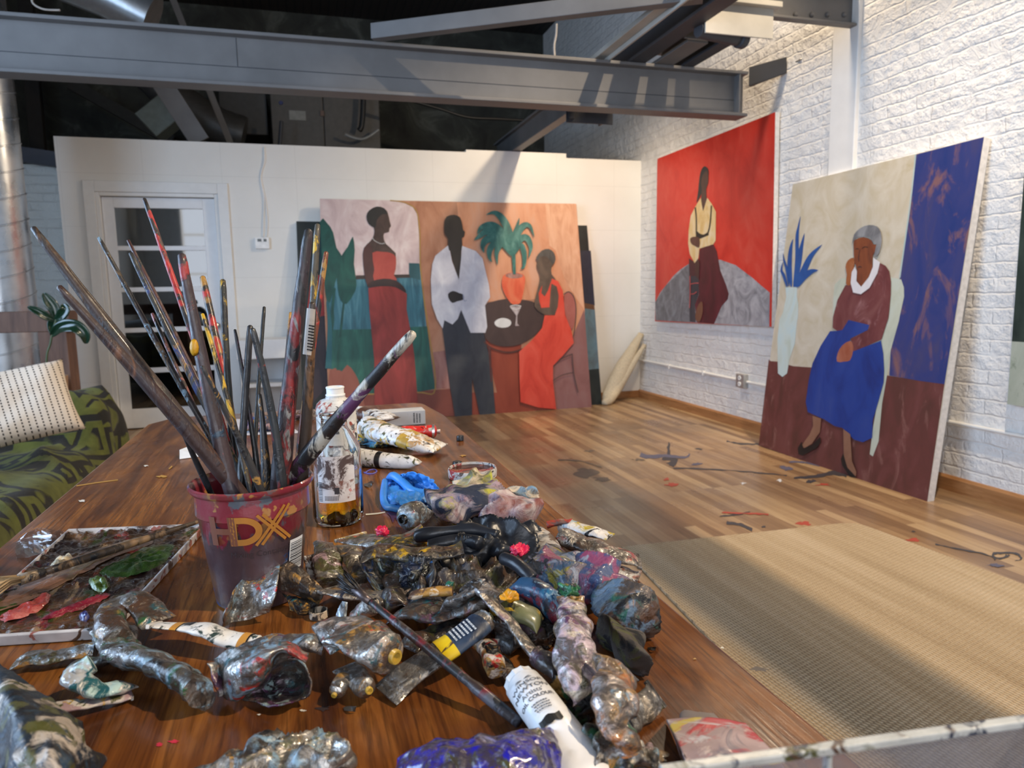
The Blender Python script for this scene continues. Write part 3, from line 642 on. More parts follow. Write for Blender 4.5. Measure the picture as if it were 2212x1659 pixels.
c.poly(z2((662, 600), (710, 586), (785, 600), (780, 622), (715, 630), (668, 618)), BP('pic_pot_mouth', [(.20, .06, .05), (.45, .25, .2)], 20))
pl = BP('pic_palm_teal', [(.01, .07, .065), (.03, .15, .13), (.12, .29, .25)], 9)
def frond(p, w): c.poly(stroke2(z2(*p), 1) if 0 else [q for q in frond_outline(z2(*p), w)], pl, 1)
def frond_outline(pts, w):
    P = catmull([Vector((x, y, 0)) for x, y in pts], 5); L = []; R = []
    for i, p in enumerate(P):
        t = (P[min(i + 1, len(P) - 1)] - P[max(i - 1, 0)]).normalized(); nn = Vector((-t.y, t.x, 0)); k = i / (len(P) - 1)
        ww = w * math.sin(PI * min(1, k ** .8 * .93 + .07)) / 2 + .15; L.append(p + nn * ww); R.append(p - nn * ww)
    return [(p.x, p.y) for p in L + R[::-1]]
for p, w in (([(710, 460), (690, 300), (640, 190), (580, 140), (515, 155)], 16), ([(705, 440), (640, 300), (560, 235), (480, 250), (450, 300)], 17), ([(700, 430), (620, 300), (520, 280), (460, 320), (425, 345)], 15),
             ([(700, 440), (610, 330), (520, 340), (490, 390), (500, 440)], 17), ([(705, 450), (620, 350), (550, 400), (540, 470), (560, 510)], 14), ([(708, 460), (640, 370), (595, 430), (600, 530)], 14),
             ([(712, 440), (720, 330), (745, 250), (762, 178)], 11), ([(715, 440), (740, 320), (790, 240), (840, 240), (875, 325)], 14), ([(718, 450), (770, 340), (820, 330), (848, 400), (830, 478)], 14),
             ([(718, 460), (770, 380), (800, 450), (795, 540), (770, 555)], 11)): frond(p, w)
c.line(z2((716, 420), (722, 500), (726, 598)), (9, 6), pl)
c.poly(z2((1095, 760), (1130, 732), (1168, 770), (1182, 850), (1172, 960), (1150, 1010), (1105, 900)), BP('pic_chair_red', [(.33, .09, .07), (.42, .15, .12)]))
dkl = BP('pic_chair_line', [(.06, .04, .04), (.1, .06, .055)])
c.line(z2((1092, 750), (1130, 730), (1168, 768), (1184, 850), (1180, 960), (1165, 1060)), (2.4, 2), dkl); c.line(z2((1008, 1400), (1008, 1290), (1060, 1235), (1158, 1192)), 2, dkl)
c.line(z2((1155, 1190), (1168, 1340), (1200, 1480)), 2, dkl); c.line(z2((1012, 1390), (1080, 1350), (1165, 1330)), 1.6, dkl)
c.poly(z2((900, 480), (930, 425), (980, 412), (1018, 440), (1030, 490), (1003, 540), (1003, 600), (1040, 650), (1058, 760), (1048, 840), (1022, 902), (935, 892), (876, 840), (885, 760), (915, 640), (912, 590), (893, 540)), BP('pic_olive_skin', [(.06, .038, .028), (.10, .07, .05), (.15, .10, .07)], 8))
c.poly(z2((886, 475), (930, 422), (982, 411), (1020, 440), (1032, 490), (1012, 528), (992, 500), (965, 468), (915, 470), (905, 500)), BP('pic_grey_hair', [(.05, .045, .04), (.11, .10, .09)], 12))
rd = BP('pic_scarlet_dress', [(.52, .035, .018), (.66, .065, .035), (.72, .10, .06)], 5)
c.poly(z2((1003, 632), (1050, 650), (1085, 720), (1102, 900), (1150, 1020), (1166, 1110), (1085, 1205), (1012, 1280), (1012, 1400), (1036, 1604), (900, 1590), (770, 1550), (762, 1350), (760, 1175), (860, 1085), (930, 1000), (950, 905), (1025, 905), (1048, 840), (1055, 760), (1040, 690), (1000, 668)), rd, 1)
c.poly(z2((932, 680), (905, 740), (910, 800), (925, 850), (985, 845), (992, 740), (1002, 640), (975, 720), (950, 765), (925, 740)), rd, 1)
c.done()
# ---- red painting on the wall
c = Canvas('red_painting', 'red painting of a seated woman hung on the white brick wall', (1420, 343), (1675, 242), (1667, 706), (1415, 694), (XR - .05, 0, 0), (-1, 0, 0), .036)
c.poly([(1420, 343), (1675, 242), (1667, 706), (1415, 694)], BP('pic_red_ground', [(.50, .018, .010), (.62, .035, .02), (.66, .07, .045)], 4, (1, 1, .6)), 1)
c.poly(z3((53, 1432), (90, 1360), (130, 1310), (190, 1235), (240, 1190), (300, 1150), (420, 1120), (530, 1122), (640, 1160), (760, 1250), (840, 1320), (892, 1362), (888, 1612), (55, 1565)), BP('pic_grey_ground', [(.16, .165, .18), (.32, .32, .35), (.46, .46, .49)], 5, (1, 1, 1), dist=2.5), 1)
c.poly(z3((53, 1432), (130, 1310), (300, 1150), (320, 1300), (310, 1580), (55, 1565)), BP('pic_grey_dark', [(.09, .09, .10), (.17, .17, .19), (.26, .28, .31)], 6, (1, 1, 1), dist=2), 1)
c.poly(z3((300, 1130), (345, 1150), (375, 1260), (370, 1380), (345, 1450), (350, 1580), (305, 1575)), BP('pic_shade_blue', [(.03, .03, .04), (.06, .055, .07)]), 1)
c.poly(z3((376, 1060), (400, 1010), (440, 982), (472, 990), (505, 1060), (530, 1200), (570, 1300), (592, 1370), (585, 1410), (540, 1460), (485, 1590), (358, 1580), (345, 1450), (372, 1380)), BP('pic_burgundy', [(.045, .008, .012), (.09, .012, .02), (.14, .02, .035)], 6, (3, 1, .5)), 1)
c.poly(z3((300, 1110), (345, 1140), (355, 1240), (308, 1240)), BP('pic_burgundy_dark', [(.05, .012, .018), (.08, .02, .025)]), 1)
c.poly(z3((415, 437), (440, 455), (446, 500), (420, 560), (392, 640), (372, 680), (356, 704), (368, 620), (378, 520), (392, 462)), BP('pic_long_hair', [(.01, .01, .012), (.03, .025, .025)]))
c.poly(z3((402, 505), (425, 472), (443, 482), (443, 560), (428, 605), (432, 680), (432, 712), (408, 772), (388, 700), (396, 610), (388, 560)), BP('pic_brown_face', [(.055, .022, .016), (.10, .045, .032)], 14))
c.poly(z3((345, 738), (388, 668), (396, 720), (405, 768), (420, 720), (436, 668), (470, 715), (499, 770), (497, 980), (480, 1008), (378, 1040), (370, 1112), (343, 1146), (308, 1080), (296, 1000), (300, 900), (315, 800)), BP('pic_cream_blouse', [(.55, .33, .09), (.70, .52, .25), (.76, .66, .50)], 9), 1)
c.poly(z3((352, 905), (400, 945), (446, 915), (446, 942), (385, 968), (352, 952)), blk2, 1)
c.line(z3((348, 738), (356, 820), (356, 930)), 3, blk2); c.line(z3((467, 725), (458, 850), (440, 925), (405, 942), (370, 930)), 3, blk2)
c.poly(z3((312, 965), (345, 952), (380, 965), (378, 1032), (345, 1020), (318, 1002)), BP('pic_brown_hand', [(.08, .03, .02), (.12, .05, .035)]))
c.poly(z3((345, 1145), (372, 1110), (380, 1150), (376, 1270), (350, 1240)), skinr, 1); c.poly(z3((375, 1445), (400, 1430), (404, 1500), (382, 1575), (352, 1560), (352, 1510)), BP('pic_foot', [(.16, .06, .035), (.2, .09, .05)]))
pk = BP('pic_pink_line', [(.45, .06, .06), (.6, .12, .12)])
c.line(z3((310, 1240), (312, 1350), (308, 1475)), 1.6, pk); c.line(z3((315, 1300), (345, 1293), (375, 1292)), 1.6, pk); c.line(z3((318, 1372), (340, 1370), (360, 1355)), 1.6, pk)
c.done()
# ---- tall leaning painting
bt, bb = hit(2010, 1088, 2, 0), hit(1640, 962, 2, 0)
tz = 1.82
n2 = Vector((-1, 0, (XR - .055 - 3.06) / tz)).normalized()
nB = (Vector((2.99, 2.70, 0)) - Vector((3.075, 4.24, 0))); 
c = Canvas('leaning_painting', 'tall painting of a pensive seated woman in a blue skirt leaning on the brick wall', (1713, 398), (2126, 296), (2003, 1088), (1639, 962), (3.06, 3.5, 0), n2, .042)
blu = BP('pic_ultramarine', [(.010, .03, .16), (.03, .04, .17), (.055, .05, .14)], 4, (2, 1.4, .4), marks=((.24, .11, .09), 5, .53))
c.poly([(1713, 398), (2126, 296), (2003, 1088), (1639, 962)], BP('pic_cream_wall', [(.47, .40, .27), (.54, .48, .38), (.60, .55, .46)], 4, (1, 1, .8), dist=2.5), 1)
c.poly([(1665, 780)] + z5((200, 400), (330, 438), (500, 450), (900, 470), (1120, 515), (1400, 560), (1622, 592), (1472, 1611), (36, 1114)) + [(1661, 776)], BP('pic_maroon_floor', [(.085, .03, .022), (.13, .038, .032), (.17, .055, .05)], 4, (1, 1.4, .6), marks=((.26, .12, .10), 7, .58)), 1)
c.poly([(1978.5, 334)] + [(2126, 296)] + z5((1622, 592), (1400, 562), (1150, 518)) + [(1928, 700), (1944, 600), (1957, 510), (1968, 430)], blu, 1)
c.line([(1978.5, 334), (1968, 430), (1957, 510), (1944, 600)], (3, 3), BP('pic_pale_cyan', [(.32, .44, .46), (.45, .52, .5)]))
pale = BP('pic_pale_chair', [(.40, .43, .36), (.50, .52, .42), (.52, .56, .50)], 6)
c.poly(z4((686, 1659), (692, 1400), (705, 1310), (760, 1262), (900, 1250), (1100, 1250), (1200, 1252), (1285, 1270), (1308, 1340), (1310, 1420), (1270, 1600)) + z5((1235, 50), (1165, 300), (1132, 520), (1090, 760), (1060, 1080), (1012, 1208), (985, 1190), (1015, 950), (1060, 700), (1105, 560), (1060, 300)), pale, 1)
c.poly(z4((272, 1338), (375, 1336), (372, 1420), (385, 1480), (382, 1600)) + z5((365, 60), (345, 250), (300, 380), (280, 500), (240, 530), (202, 500), (200, 380), (198, 200), (215, 40)) + z4((250, 1560), (280, 1420)), BP('pic_pale_vase', [(.46, .52, .46), (.52, .60, .58), (.46, .60, .64)], 5, (3, 2, .5)), 1)
lb = BP('pic_leaf_blue', [(.006, .05, .22), (.015, .09, .32)], 8)
def fr4(p, w): c.poly(frond_outline(z4(*p), w * .62), lb, 1)
for p, w in (([(345, 1335), (372, 1100), (375, 900), (385, 820), (405, 715)], 12), ([(350, 1335), (385, 1150), (410, 1000), (440, 865)], 18), ([(325, 1335), (310, 1150), (320, 1000), (340, 915)], 15),
             ([(365, 1335), (430, 1200), (500, 1060), (595, 965)], 21), ([(375, 1335), (430, 1250), (500, 1200), (562, 1190)], 22), ([(305, 1330), (285, 1180), (262, 1100), (255, 1040)], 8), ([(290, 1335), (262, 1240), (240, 1190), (252, 1120)], 10)): fr4(p, w)
mar = BP('pic_maroon_sweater', [(.10, .022, .025), (.155, .04, .04), (.20, .07, .065)], 6, marks=((.34, .16, .16), 8, .57))
c.poly(z4((1100, 1125), (1150, 1150), (1185, 1200), (1200, 1290), (1198, 1400), (1185, 1540), (1165, 1659)) + z5((1150, 20), (1090, 212), (980, 260), (852, 312), (826, 205), (975, 130), (985, 88), (812, 45), (755, 130), (710, 138), (672, 110), (675, 20)) + z4((690, 1610), (730, 1450), (800, 1320), (870, 1310), (1000, 1180)), mar, 1)
c.poly(z5((808, 45), (985, 88), (972, 130), (820, 205), (850, 312), (1085, 222), (1105, 330), (1112, 470), (1108, 575), (1060, 750), (1015, 900), (1010, 1050), (930, 1088), (855, 1065), (800, 1010), (755, 965), (690, 950), (600, 892), (460, 830), (443, 745), (468, 560), (500, 415), (570, 265), (650, 140), (710, 138), (755, 130)), BP('pic_royal_skirt', [(.010, .022, .15), (.015, .045, .25), (.03, .06, .26)], 4), 1)
ob = BP('pic_orange_brown', [(.22, .06, .015), (.33, .10, .03), (.42, .17, .08)], 10)
c.poly(z5((822, 222), (848, 262), (848, 310), (822, 388), (770, 400), (710, 400), (715, 330), (755, 262)), BP('pic_hand_orange', [(.30, .07, .03), (.42, .16, .10)], 10))
c.poly(z4((870, 1080), (882, 1130), (868, 1200), (852, 1250), (846, 1320), (806, 1310), (814, 1230), (802, 1160), (822, 1105)), ob)
c.poly(z4((880, 930), (960, 900), (1030, 930), (1045, 965), (1075, 965), (1070, 1010), (1042, 1060), (1038, 1150), (1020, 1230), (945, 1335), (900, 1280), (902, 1180), (880, 1110), (874, 1000)), BP('pic_brown_orange_face', [(.10, .03, .016), (.19, .05, .02), (.26, .075, .025)], 9))
c.line(z4((890, 1008), (905, 1000), (918, 1008)), 1.5, blk2); c.line(z4((950, 1000), (972, 985), (1000, 990)), 1.5, blk2); c.line(z4((912, 1165), (930, 1158), (945, 1165)), 2, skinr); c.line(z4((930, 1010), (918, 1080), (925, 1110)), 1.5, skinr)
c.poly(z4((866, 960), (878, 880), (935, 822), (1008, 795), (1080, 808), (1115, 860), (1122, 940), (1100, 1040), (1052, 1075), (1075, 965), (1040, 945), (1020, 905), (960, 896), (895, 905)), BP('pic_silver_hair', [(.10, .10, .11), (.20, .20, .21), (.32, .32, .33)], 12))
c.poly(z4((888, 1158), (905, 1200), (900, 1285), (942, 1335), (1010, 1250), (1045, 1160), (1048, 1080), (1108, 1120), (1085, 1215), (1015, 1345), (940, 1400), (872, 1385), (850, 1300), (860, 1205)), BP('pic_white_collar', [(.62, .58, .60), (.78, .76, .77)]), 1)
lg = BP('pic_tan_leg', [(.20, .09, .05), (.30, .15, .095)])
c.poly(z5((505, 862), (578, 885), (568, 1000), (500, 1100), (432, 1140), (415, 1110), (480, 1020), (510, 950)), lg, 1); c.poly(z5((768, 975), (828, 1020), (842, 1250), (880, 1340), (872, 1392), (822, 1370), (772, 1200)), lg, 1)
c.poly(z5((378, 1140), (412, 1082), (425, 1140), (500, 1112), (570, 1042), (576, 1090), (540, 1138), (420, 1202), (385, 1190)), blk2, 1); c.poly(z5((768, 1182), (800, 1300), (882, 1388), (825, 1385), (760, 1285), (748, 1230)), blk2, 1)
c.done()
# ---- canvas cut off by the right edge of the view
a, b = hit(2196, 600, 0, XR - .05), hit(2196, 876, 0, XR - .05)
def edge_canvas():
    y1_, z0_, z1_ = a.y, b.z, hit(2196, 376, 0, XR - .05).z
    t = thing('green_painting', 'dark green and cream painting cut off at the right edge of the photo', 'painting', (XR, y1_ - .5, z0_))
    G().box((XR - .05, y1_ - 1.1, z0_), (XR - .004, y1_, z1_)).build('stretched_canvas', OFFW, t)
    zm = hit(2196, 738, 0, XR - .05).z
    G().add([(XR - .051, y1_, zm), (XR - .051, y1_ - 1.1, zm), (XR - .051, y1_ - 1.1, z1_), (XR - .051, y1_, z1_)], [[0, 1, 2, 3]], 0).add([(XR - .051, y1_, z0_), (XR - .051, y1_ - 1.1, z0_), (XR - .051, y1_ - 1.1, zm), (XR - .051, y1_, zm)], [[0, 1, 2, 3]], 1).build('painted_image', [BP('pic_bottle_green', [(.01, .02, .015), (.04, .06, .045)]), BP('pic_pale_green', [(.35, .38, .30), (.48, .5, .42)], marks=((.12, .16, .10), 12, .6))], t)
edge_canvas()
# ================================================================== wall fittings
cz = .386
oy = hit(1608, 822, 0, XR).y
t = thing('wall_conduit', 'white painted conduit running low along the white brick wall', 'pipe', (XR, oy, cz))
G().tube([(XR - .014, YN + 1, cz - .01), (XR - .014, 2.6, cz - .008), (XR - .014, oy - .06, cz - .004)], .011, 10).tube([(XR - .014, oy + .06, cz), (XR - .014, YB - .01, cz + .012)], .011, 10).build('pipe', WHITE, t, smooth=.9)
for y in (6.0, 5.4, 4.3, 3.4, 2.4): G().box((XR - .028, y - .01, cz - .02), (XR, y + .01, cz + .02)).build('pipe_clip', WHITE, t, bevel=.003)
t = thing('wall_outlet', 'metal outlet box with white double socket above the baseboard', 'outlet', (XR, oy, cz))
G().box((XR - .045, oy - .055, cz - .055), (XR, oy + .055, cz + .055)).build('outlet_box', plain('outlet_steel', (.45, .44, .42), .4, .6), t, bevel=.006)
g = G()
for dz_ in (-.024, .024): g.lathe([(.019, 0), (.019, .004), (.017, .005)], (XR - .045, oy - .0, cz + dz_), 20, axis=(-1, 0, 0))
sck = g.build('socket', WHITEM, t)
g = G()
for dz_ in (-.024, .024):
    for dy in (-.006, .006): g.box((XR - .0515, oy + dy - .0012, cz + dz_ - .003), (XR - .05, oy + dy + .0012, cz + dz_ + .006))
g.build('socket_slots', BLACKP, sck)
a, b = hit(550, 513, 1, YB), hit(583, 538, 1, YB)
t = thing('thermostat', 'small white thermostat on the partition wall', 'thermostat', (a.x, YB, b.z))
tcase = G().box((a.x, YB - .03, b.z), (b.x, YB, a.z)).build('thermostat_case', WHITEM, t, bevel=.006)
g = G()
for x0, x1 in ((556, 565), (569, 576)):
    q, r = hit(x0, 516, 1, YB - .03), hit(x1, 522, 1, YB - .03); g.box((q.x, YB - .0315, r.z), (r.x, YB - .03, q.z))
g.build('display', plain('lcd_grey', (.08, .09, .09), .3), tcase)
wire('thermostat_wire', 'white wire looping down the partition to the thermostat, left strand', [hit(x, y, 1, YB - .006) for x, y in ((571, 318), (570, 350), (563, 385), (570, 430), (569, 470), (568, 512))], .006, WHITE)
wire('thermostat_wire', 'white wire looping down the partition to the thermostat, right strand', [hit(x, y, 1, YB - .006) for x, y in ((571, 318), (572, 350), (563, 380), (572, 425), (578, 475), (576, 512))], .005, WHITE)
# rolled raw canvas standing in the corner
def cr(x, y, Y): return hit(x, y, 1, Y)
g = G(); A = [cr(1310, 866, 6.35), cr(1322, 845, 6.42), cr(1350, 785, 6.5), cr(1385, 722, 6.58)]
g.tube(catmull(A, 6), [.03 + .055 * math.sin(PI * min(1, i / 18 + .06)) for i in range(19)], 20)
for v in g.v: v += Vector((0, 0, .012 * noise.noise(v * 14)))
B = [cr(1305, 872, 6.3), cr(1316, 862, 6.35), cr(1345, 820, 6.42), cr(1392, 745, 6.5)]
g2 = G().tube(catmull(B, 6), [.02 + .035 * math.sin(PI * min(1, i / 18 + .06)) for i in range(19)], 16)
for v in g.v + g2.v: v.z = max(.004, v.z)
t = thing('canvas_roll', 'roll of raw beige canvas propped in the room corner', 'canvas roll', tuple(A[0]))
RAW = plain('raw_canvas', (.56, .47, .33), .85, bump=.3, scale=200)
g.build('roll', RAW, t, smooth=True); g2.build('loose_flap', RAW, t, smooth=True)
# white cabinet between door and pictures
x0, x1, zt_ = hit(508, 733, 1, 6.2).x, hit(632, 733, 1, 6.2).x, hit(600, 733, 1, 6.2).z
t = thing('white_cabinet', 'low white open cabinet against the partition beside the door', 'cabinet', ((x0 + x1) / 2, 6.3, 0))
G().box((x0, 6.2, zt_ - .16), (x1, 6.6, zt_)).build('cabinet_top', plain('cabinet_white', (.70, .72, .74), .4, var=.03), t, bevel=.006)
G().box((x0 + .02, 6.22, 0), (x0 + .06, 6.58, zt_ - .16)).box((x1 - .06, 6.22, 0), (x1 - .02, 6.58, zt_ - .16)).box((x0 + .06, 6.54, .05), (x1 - .06, 6.56, zt_ - .16)).build('cabinet_side', plain('cabinet_side_white', (.66, .68, .70), .4, var=.03), t, bevel=.004)
G().box((x0 + .06, 6.22, zt_ - .40), (x1 - .06, 6.54, zt_ - .37)).build('shelf', plain('cabinet_shelf_white', (.66, .68, .70), .4, var=.03), t, bevel=.003)
# ================================================================== rug
def rug():
    A, B, C, D = Vector((1.275, 2.70, 0)), Vector((2.46, 2.635, 0)), Vector((2.62, .2, 0)), Vector((1.02, .2, 0))
    n = NT('jute_weave'); v = n.map(rot=(0, 0, -.06)); sep = n.n('ShaderNodeSeparateXYZ'); n.l(v, sep.inputs[0])
    wob = n.noise(6, 3); x = n.math('ADD', sep.outputs[0], n.math('MULTIPLY', wob, .006)); y = n.math('ADD', sep.outputs[1], n.math('MULTIPLY', n.noise(30, 2), .006))
    W = 2 * PI / .0115; L = 2 * PI / .017
    row = n.math('SINE', n.math('MULTIPLY', x, W / 2)); row = n.math('ABSOLUTE', row)
    idx = n.math('FLOOR', n.math('DIVIDE', x, .0115)); par = n.math('MULTIPLY', n.math('MODULO', idx, 2.0), PI * .9)
    st = n.math('SINE', n.math('ADD', n.math('ADD', n.math('MULTIPLY', y, L), par), n.math('MULTIPLY', x, 180))); st = n.math('MULTIPLY', n.math('ADD', st, 1), .5)
    h = n.math('MULTIPLY', n.math('POWER', row, .6), n.math('ADD', .35, n.math('MULTIPLY', st, .65)))
    fib = n.noise(160, 4)
    bands = n.noise(1, 4, .6, v=n.map((9, .5, 1), rot=(0, 0, -.06)))
    base = n.ramp(bands, [(.3, (.43, .30, .165)), (.5, (.56, .41, .245)), (.7, (.68, .52, .34))])
    col = n.mix(n.ramp(h, [(.05, .85), (.5, 0.)]), base, (.12, .072, .035)); col = n.mix(n.ramp(fib, [(.5, 0.), (.8, .5)]), col, (.74, .62, .44))
    mt = n.fin(col, .9, 0, n.bump(n.math('ADD', h, n.math('MULTIPLY', fib, .15)), .9, .006))
    pts = [A, B + Vector((-.08, .005, 0)), B + Vector((-.02, -.02, 0)), B + Vector((0, -.07, 0)), C, D]
    k = len(pts); top = [p + Vector((0, 0, .011)) for p in pts]; bot = [p + Vector((0, 0, .001)) for p in pts]
    o = G().add(top + bot, [list(range(k))[::-1]] + [[i, (i + 1) % k, k + (i + 1) % k, k + i] for i in range(k)]).build('jute_rug', mt)
    setp(o, 'chunky woven natural jute rug on the wood floor beside the table', 'rug')
rug()
# ================================================================== sofa corner
SOF = plain('sofa_fabric', (.035, .035, .03), .9, bump=.3)
t = thing('sofa', 'dark sofa hidden under the green throw at the left', 'sofa', (-1.6, 3, 0))
SX = -.97
G().box((-2.1, 1.2, .12), (SX - .05, 3.86, .38)).build('seat', SOF, t, bevel=.04)
G().box((-2.1, 3.88, .12), (SX - .06, 4.14, .60)).build('armrest', SOF, t, bevel=.06)
G().box((-2.42, 1.2, .12), (-2.12, 4.14, .82)).build('backrest', SOF, t, bevel=.06)
g = G()
for x, y in ((-2.3, 1.4), (-1.15, 1.4), (-2.3, 4.0), (-1.15, 4.0)): g.box((x - .03, y - .03, 0), (x + .03, y + .03, .12))
g.build('feet', BLACKP, t)
def throw():
    n = NT('olive_patterned_fleece')
    def bar(sc, rotz, seed):
        v = n.map((1, 1, 1), rot=(.2, .1, rotz), loc=(seed, seed, 0)); w = n.noise(2.5, 1, .4, v=v, col=True)
        a = n.n('ShaderNodeVectorMath', operation='MULTIPLY_ADD'); n.l(w, a.inputs[0]); a.inputs[1].default_value = (.12, .12, .12); n.l(v, a.inputs[2])
        b = n.n('ShaderNodeTexVoronoi', distance='CHEBYCHEV', feature='F1'); n.l(a.outputs[0], b.inputs['Vector']); b.inputs['Scale'].default_value = sc; b.inputs['Randomness'].default_value = .8
        return b.outputs['Distance']
    d = bar(4.2, .5, 1.3); f = n.math('FRACT', n.math('MULTIPLY', d, 4.6))
    mk = n.ramp(f, [(.50, 0.), (.54, 1.)])
    f2 = n.noise(5, 2, v=n.map(rot=(0, 0, .4)))
    mk2 = n.math('MULTIPLY', mk, n.ramp(f2, [(.40, 0.), (.44, 1.)]))
    base = n.ramp(n.noise(14, 5), [(.3, (.055, .064, .009)), (.7, (.115, .128, .022))])
    col = n.mix(mk2, base, (.008, .008, .006))
    h = n.math('SUBTRACT', n.math('MULTIPLY', n.noise(160, 4, .7), .5), mk2)
    mt = n.fin(col, .95, 0, n.bump(h, .7, .012), Sheen_Weight=.08)
    NU, NV = 110, 90; V = []; F = []
    for i in range(NU + 1):
        y = 1.0 + 3.22 * i / NU
        arm = max(0, min(1, (y - 3.72) / .18)); arm = arm * arm * (3 - 2 * arm)
        top = .40 + .23 * arm
        endr = max(0, (y - 4.02) / .2); 
        for j in range(NV + 1):
            s = j / NV * 1.45          # arc length from the back towards the front and down
            x = -2.05 + s; edge = SX + .0
            r = .09 + .02 * arm
            L0 = edge - r + 2.05
            if s < L0: px, pz = x, top
            elif s < L0 + r * PI / 2: a = (s - L0) / r; px, pz = edge - r + r * math.sin(a), top - r + r * math.cos(a)
            else: px, pz = edge, top - r - (s - L0 - r * PI / 2)
            yy = y
            if endr > 0: pz = pz - .42 * endr * endr * (.4 if pz < .3 else 1); yy = min(y, 4.17 + .01 * math.sin(px * 30))
            dr = max(0, (top - pz) / .3)
            fold = .022 * math.sin(y * 17 + 2.2 * math.sin(y * 3.1) + px * 5) + .02 * noise.noise(Vector((px * 6, y * 5, pz * 3)))
            ff = noise.noise(Vector((px * 2 + 5, y * 2.2, 1)))
            ridge = .035 * (1 - abs(math.sin((px * 9 + y * 5.5) + 3 * ff))) ** 2
            if dr > .2: px += fold * 1.2 * min(1, dr) + .02 * dr
            else: pz += fold * .5 + ridge + .01
            V.append(Vector((px, yy, max(.03, pz + .012))))
    for i in range(NU):
        for j in range(NV):
            a = i * (NV + 1) + j; F.append([a, a + 1, a + NV + 2, a + NV + 1])
    o = mesh('throw_blanket', V, F, mt, smooth=True, solid=.012, soff=1)
    setp(o, 'olive green fleece throw with black geometric pattern draped over the sofa', 'blanket')
throw()
def cushion(name, label, c, w, h, d, mat, tilt, yaw, roll=0):
    n_ = 26; V = []; F = []; idx = {}
    for side in (1, -1):
        for i in range(n_ + 1):
            for j in range(n_ + 1):
                u, v = 2 * i / n_ - 1, 2 * j / n_ - 1
                th = ((1 - u ** 4) * (1 - v ** 4)) ** .55 * d / 2 * side
                pin = 1 - .07 * (1 - u * u) * abs(v) ** 3; pin2 = 1 - .07 * (1 - v * v) * abs(u) ** 3
                wr = .012 * noise.noise(Vector((u * 2.5, v * 2.5, side * 3)))
                V.append(Vector((u * w / 2 * pin2, th + wr * (1 - abs(u) ** 4) * (1 - abs(v) ** 4), v * h / 2 * pin)))
        b = 0 if side == 1 else (n_ + 1) ** 2
        for i in range(n_):
            for j in range(n_):
                a = b + i * (n_ + 1) + j; q = [a, a + 1, a + n_ + 2, a + n_ + 1]; F.append(q if side == 1 else q[::-1])
    o = mesh(name, V, F, mat, smooth=True)
    bm = bmesh.new(); bm.from_mesh(o.data); bmesh.ops.remove_doubles(bm, verts=bm.verts, dist=.0004); bm.to_mesh(o.data); bm.free()
    o.data.polygons.foreach_set('use_smooth', [True] * len(o.data.polygons))
    o.matrix_world = Matrix.Translation(c) @ Matrix.Rotation(yaw, 4, 'Z') @ Matrix.Rotation(tilt, 4, 'X') @ Matrix.Rotation(roll, 4, 'Y')
    return setp(o, label, 'cushion')
n = NT('stitched_cotton'); sep = n.n('ShaderNodeSeparateXYZ'); n.l(n.coord(), sep.inputs[0])
u = n.math('FRACT', n.math('DIVIDE', n.math('ADD', sep.outputs[0], 1.0), .0235)); v = n.math('FRACT', n.math('DIVIDE', n.math('ADD', sep.outputs[2], 1.0), .0125))
mk = n.math('MULTIPLY', n.ramp(n.math('ABSOLUTE', n.math('SUBTRACT', u, .5)), [(.10, 1.), (.14, 0.)]), n.ramp(n.math('ABSOLUTE', n.math('SUBTRACT', v, .5)), [(.27, 1.), (.32, 0.)]))
col = n.mix(mk, n.ramp(n.noise(6, 3), [(.3, (.60, .52, .43)), (.7, (.70, .62, .53))]), (.05, .04, .035))
CUSH = n.fin(col, .9, 0, n.bump(n.math('SUBTRACT', n.noise(250, 3), mk), .5, .003))
pc = hit(55, 862, 1, 3.35)
cushion('throw_pillow', 'cream pillow with rows of dark stitches on the green throw', Vector((pc.x - .06, 3.35, .685)), .47, .34, .15, CUSH, -.50, .30, -.17)
# wooden stand behind the sofa
WD = NT('rough_brown_timber'); f = WD.noise(2, 5, .6, 1, v=WD.map((10, 10, 1.5))); WD = WD.fin(WD.ramp(f, [(.3, (.07, .032, .02)), (.6, (.13, .065, .04)), (.8, (.19, .10, .065))]), .65, 0, WD.bump(f, .3, .006))
pw0, pw1 = hit(85, 760, 1, 4.5), hit(148, 760, 1, 4.5); rt, rb = hit(60, 677, 1, 4.5).z, hit(60, 718, 1, 4.5).z
t = thing('timber_stand', 'rough brown timber frame standing behind the sofa arm', 'stand', (pw0.x, 4.5, 0))
G().box((pw0.x, 4.5, 0), (pw1.x, 4.66, rb)).build('post', WD, t, bevel=.004)
G().box((-3.0, 4.5, rb), (pw1.x + .02, 4.66, rt + .01)).build('rail', WD, t, bevel=.004)
G().box((-3.0, 4.5, 0), (-2.84, 4.66, rb)).build('post', WD, t, bevel=.004)
# potted rubber plant
q = hit(128, 830, 1, 4.38)
t = thing('rubber_plant', 'rubber plant with dark glossy leaves behind the cream pillow', 'plant', (q.x, 4.32, .0))
zpot = hit(128, 812, 1, 4.34).z
G().lathe([(.07, .34), (.08, .345), (.105, zpot), (.1, zpot), (.09, zpot - .03), (.001, zpot - .035)], (q.x - .05, 4.34, 0), 28).lathe([(.11, 0), (.11, .34)], (q.x - .05, 4.34, 0), 20).build('pot', plain('tan_paper_pot', (.30, .18, .10), .6), t, smooth=.7)
stem = [hit(x, y, 1, 4.33) for x, y in ((97, 800), (101, 770), (108, 745), (113, 720), (120, 695), (121, 682))]
stem[0].z = zpot - .06
G().tube(catmull(stem, 4), .006, 8).build('stem', plain('plant_stem', (.06, .08, .03), .5), t, smooth=True)
LEAF = plain('rubber_leaf', (.008, .028, .014), .18, bump=.05, Coat_Weight=.4)
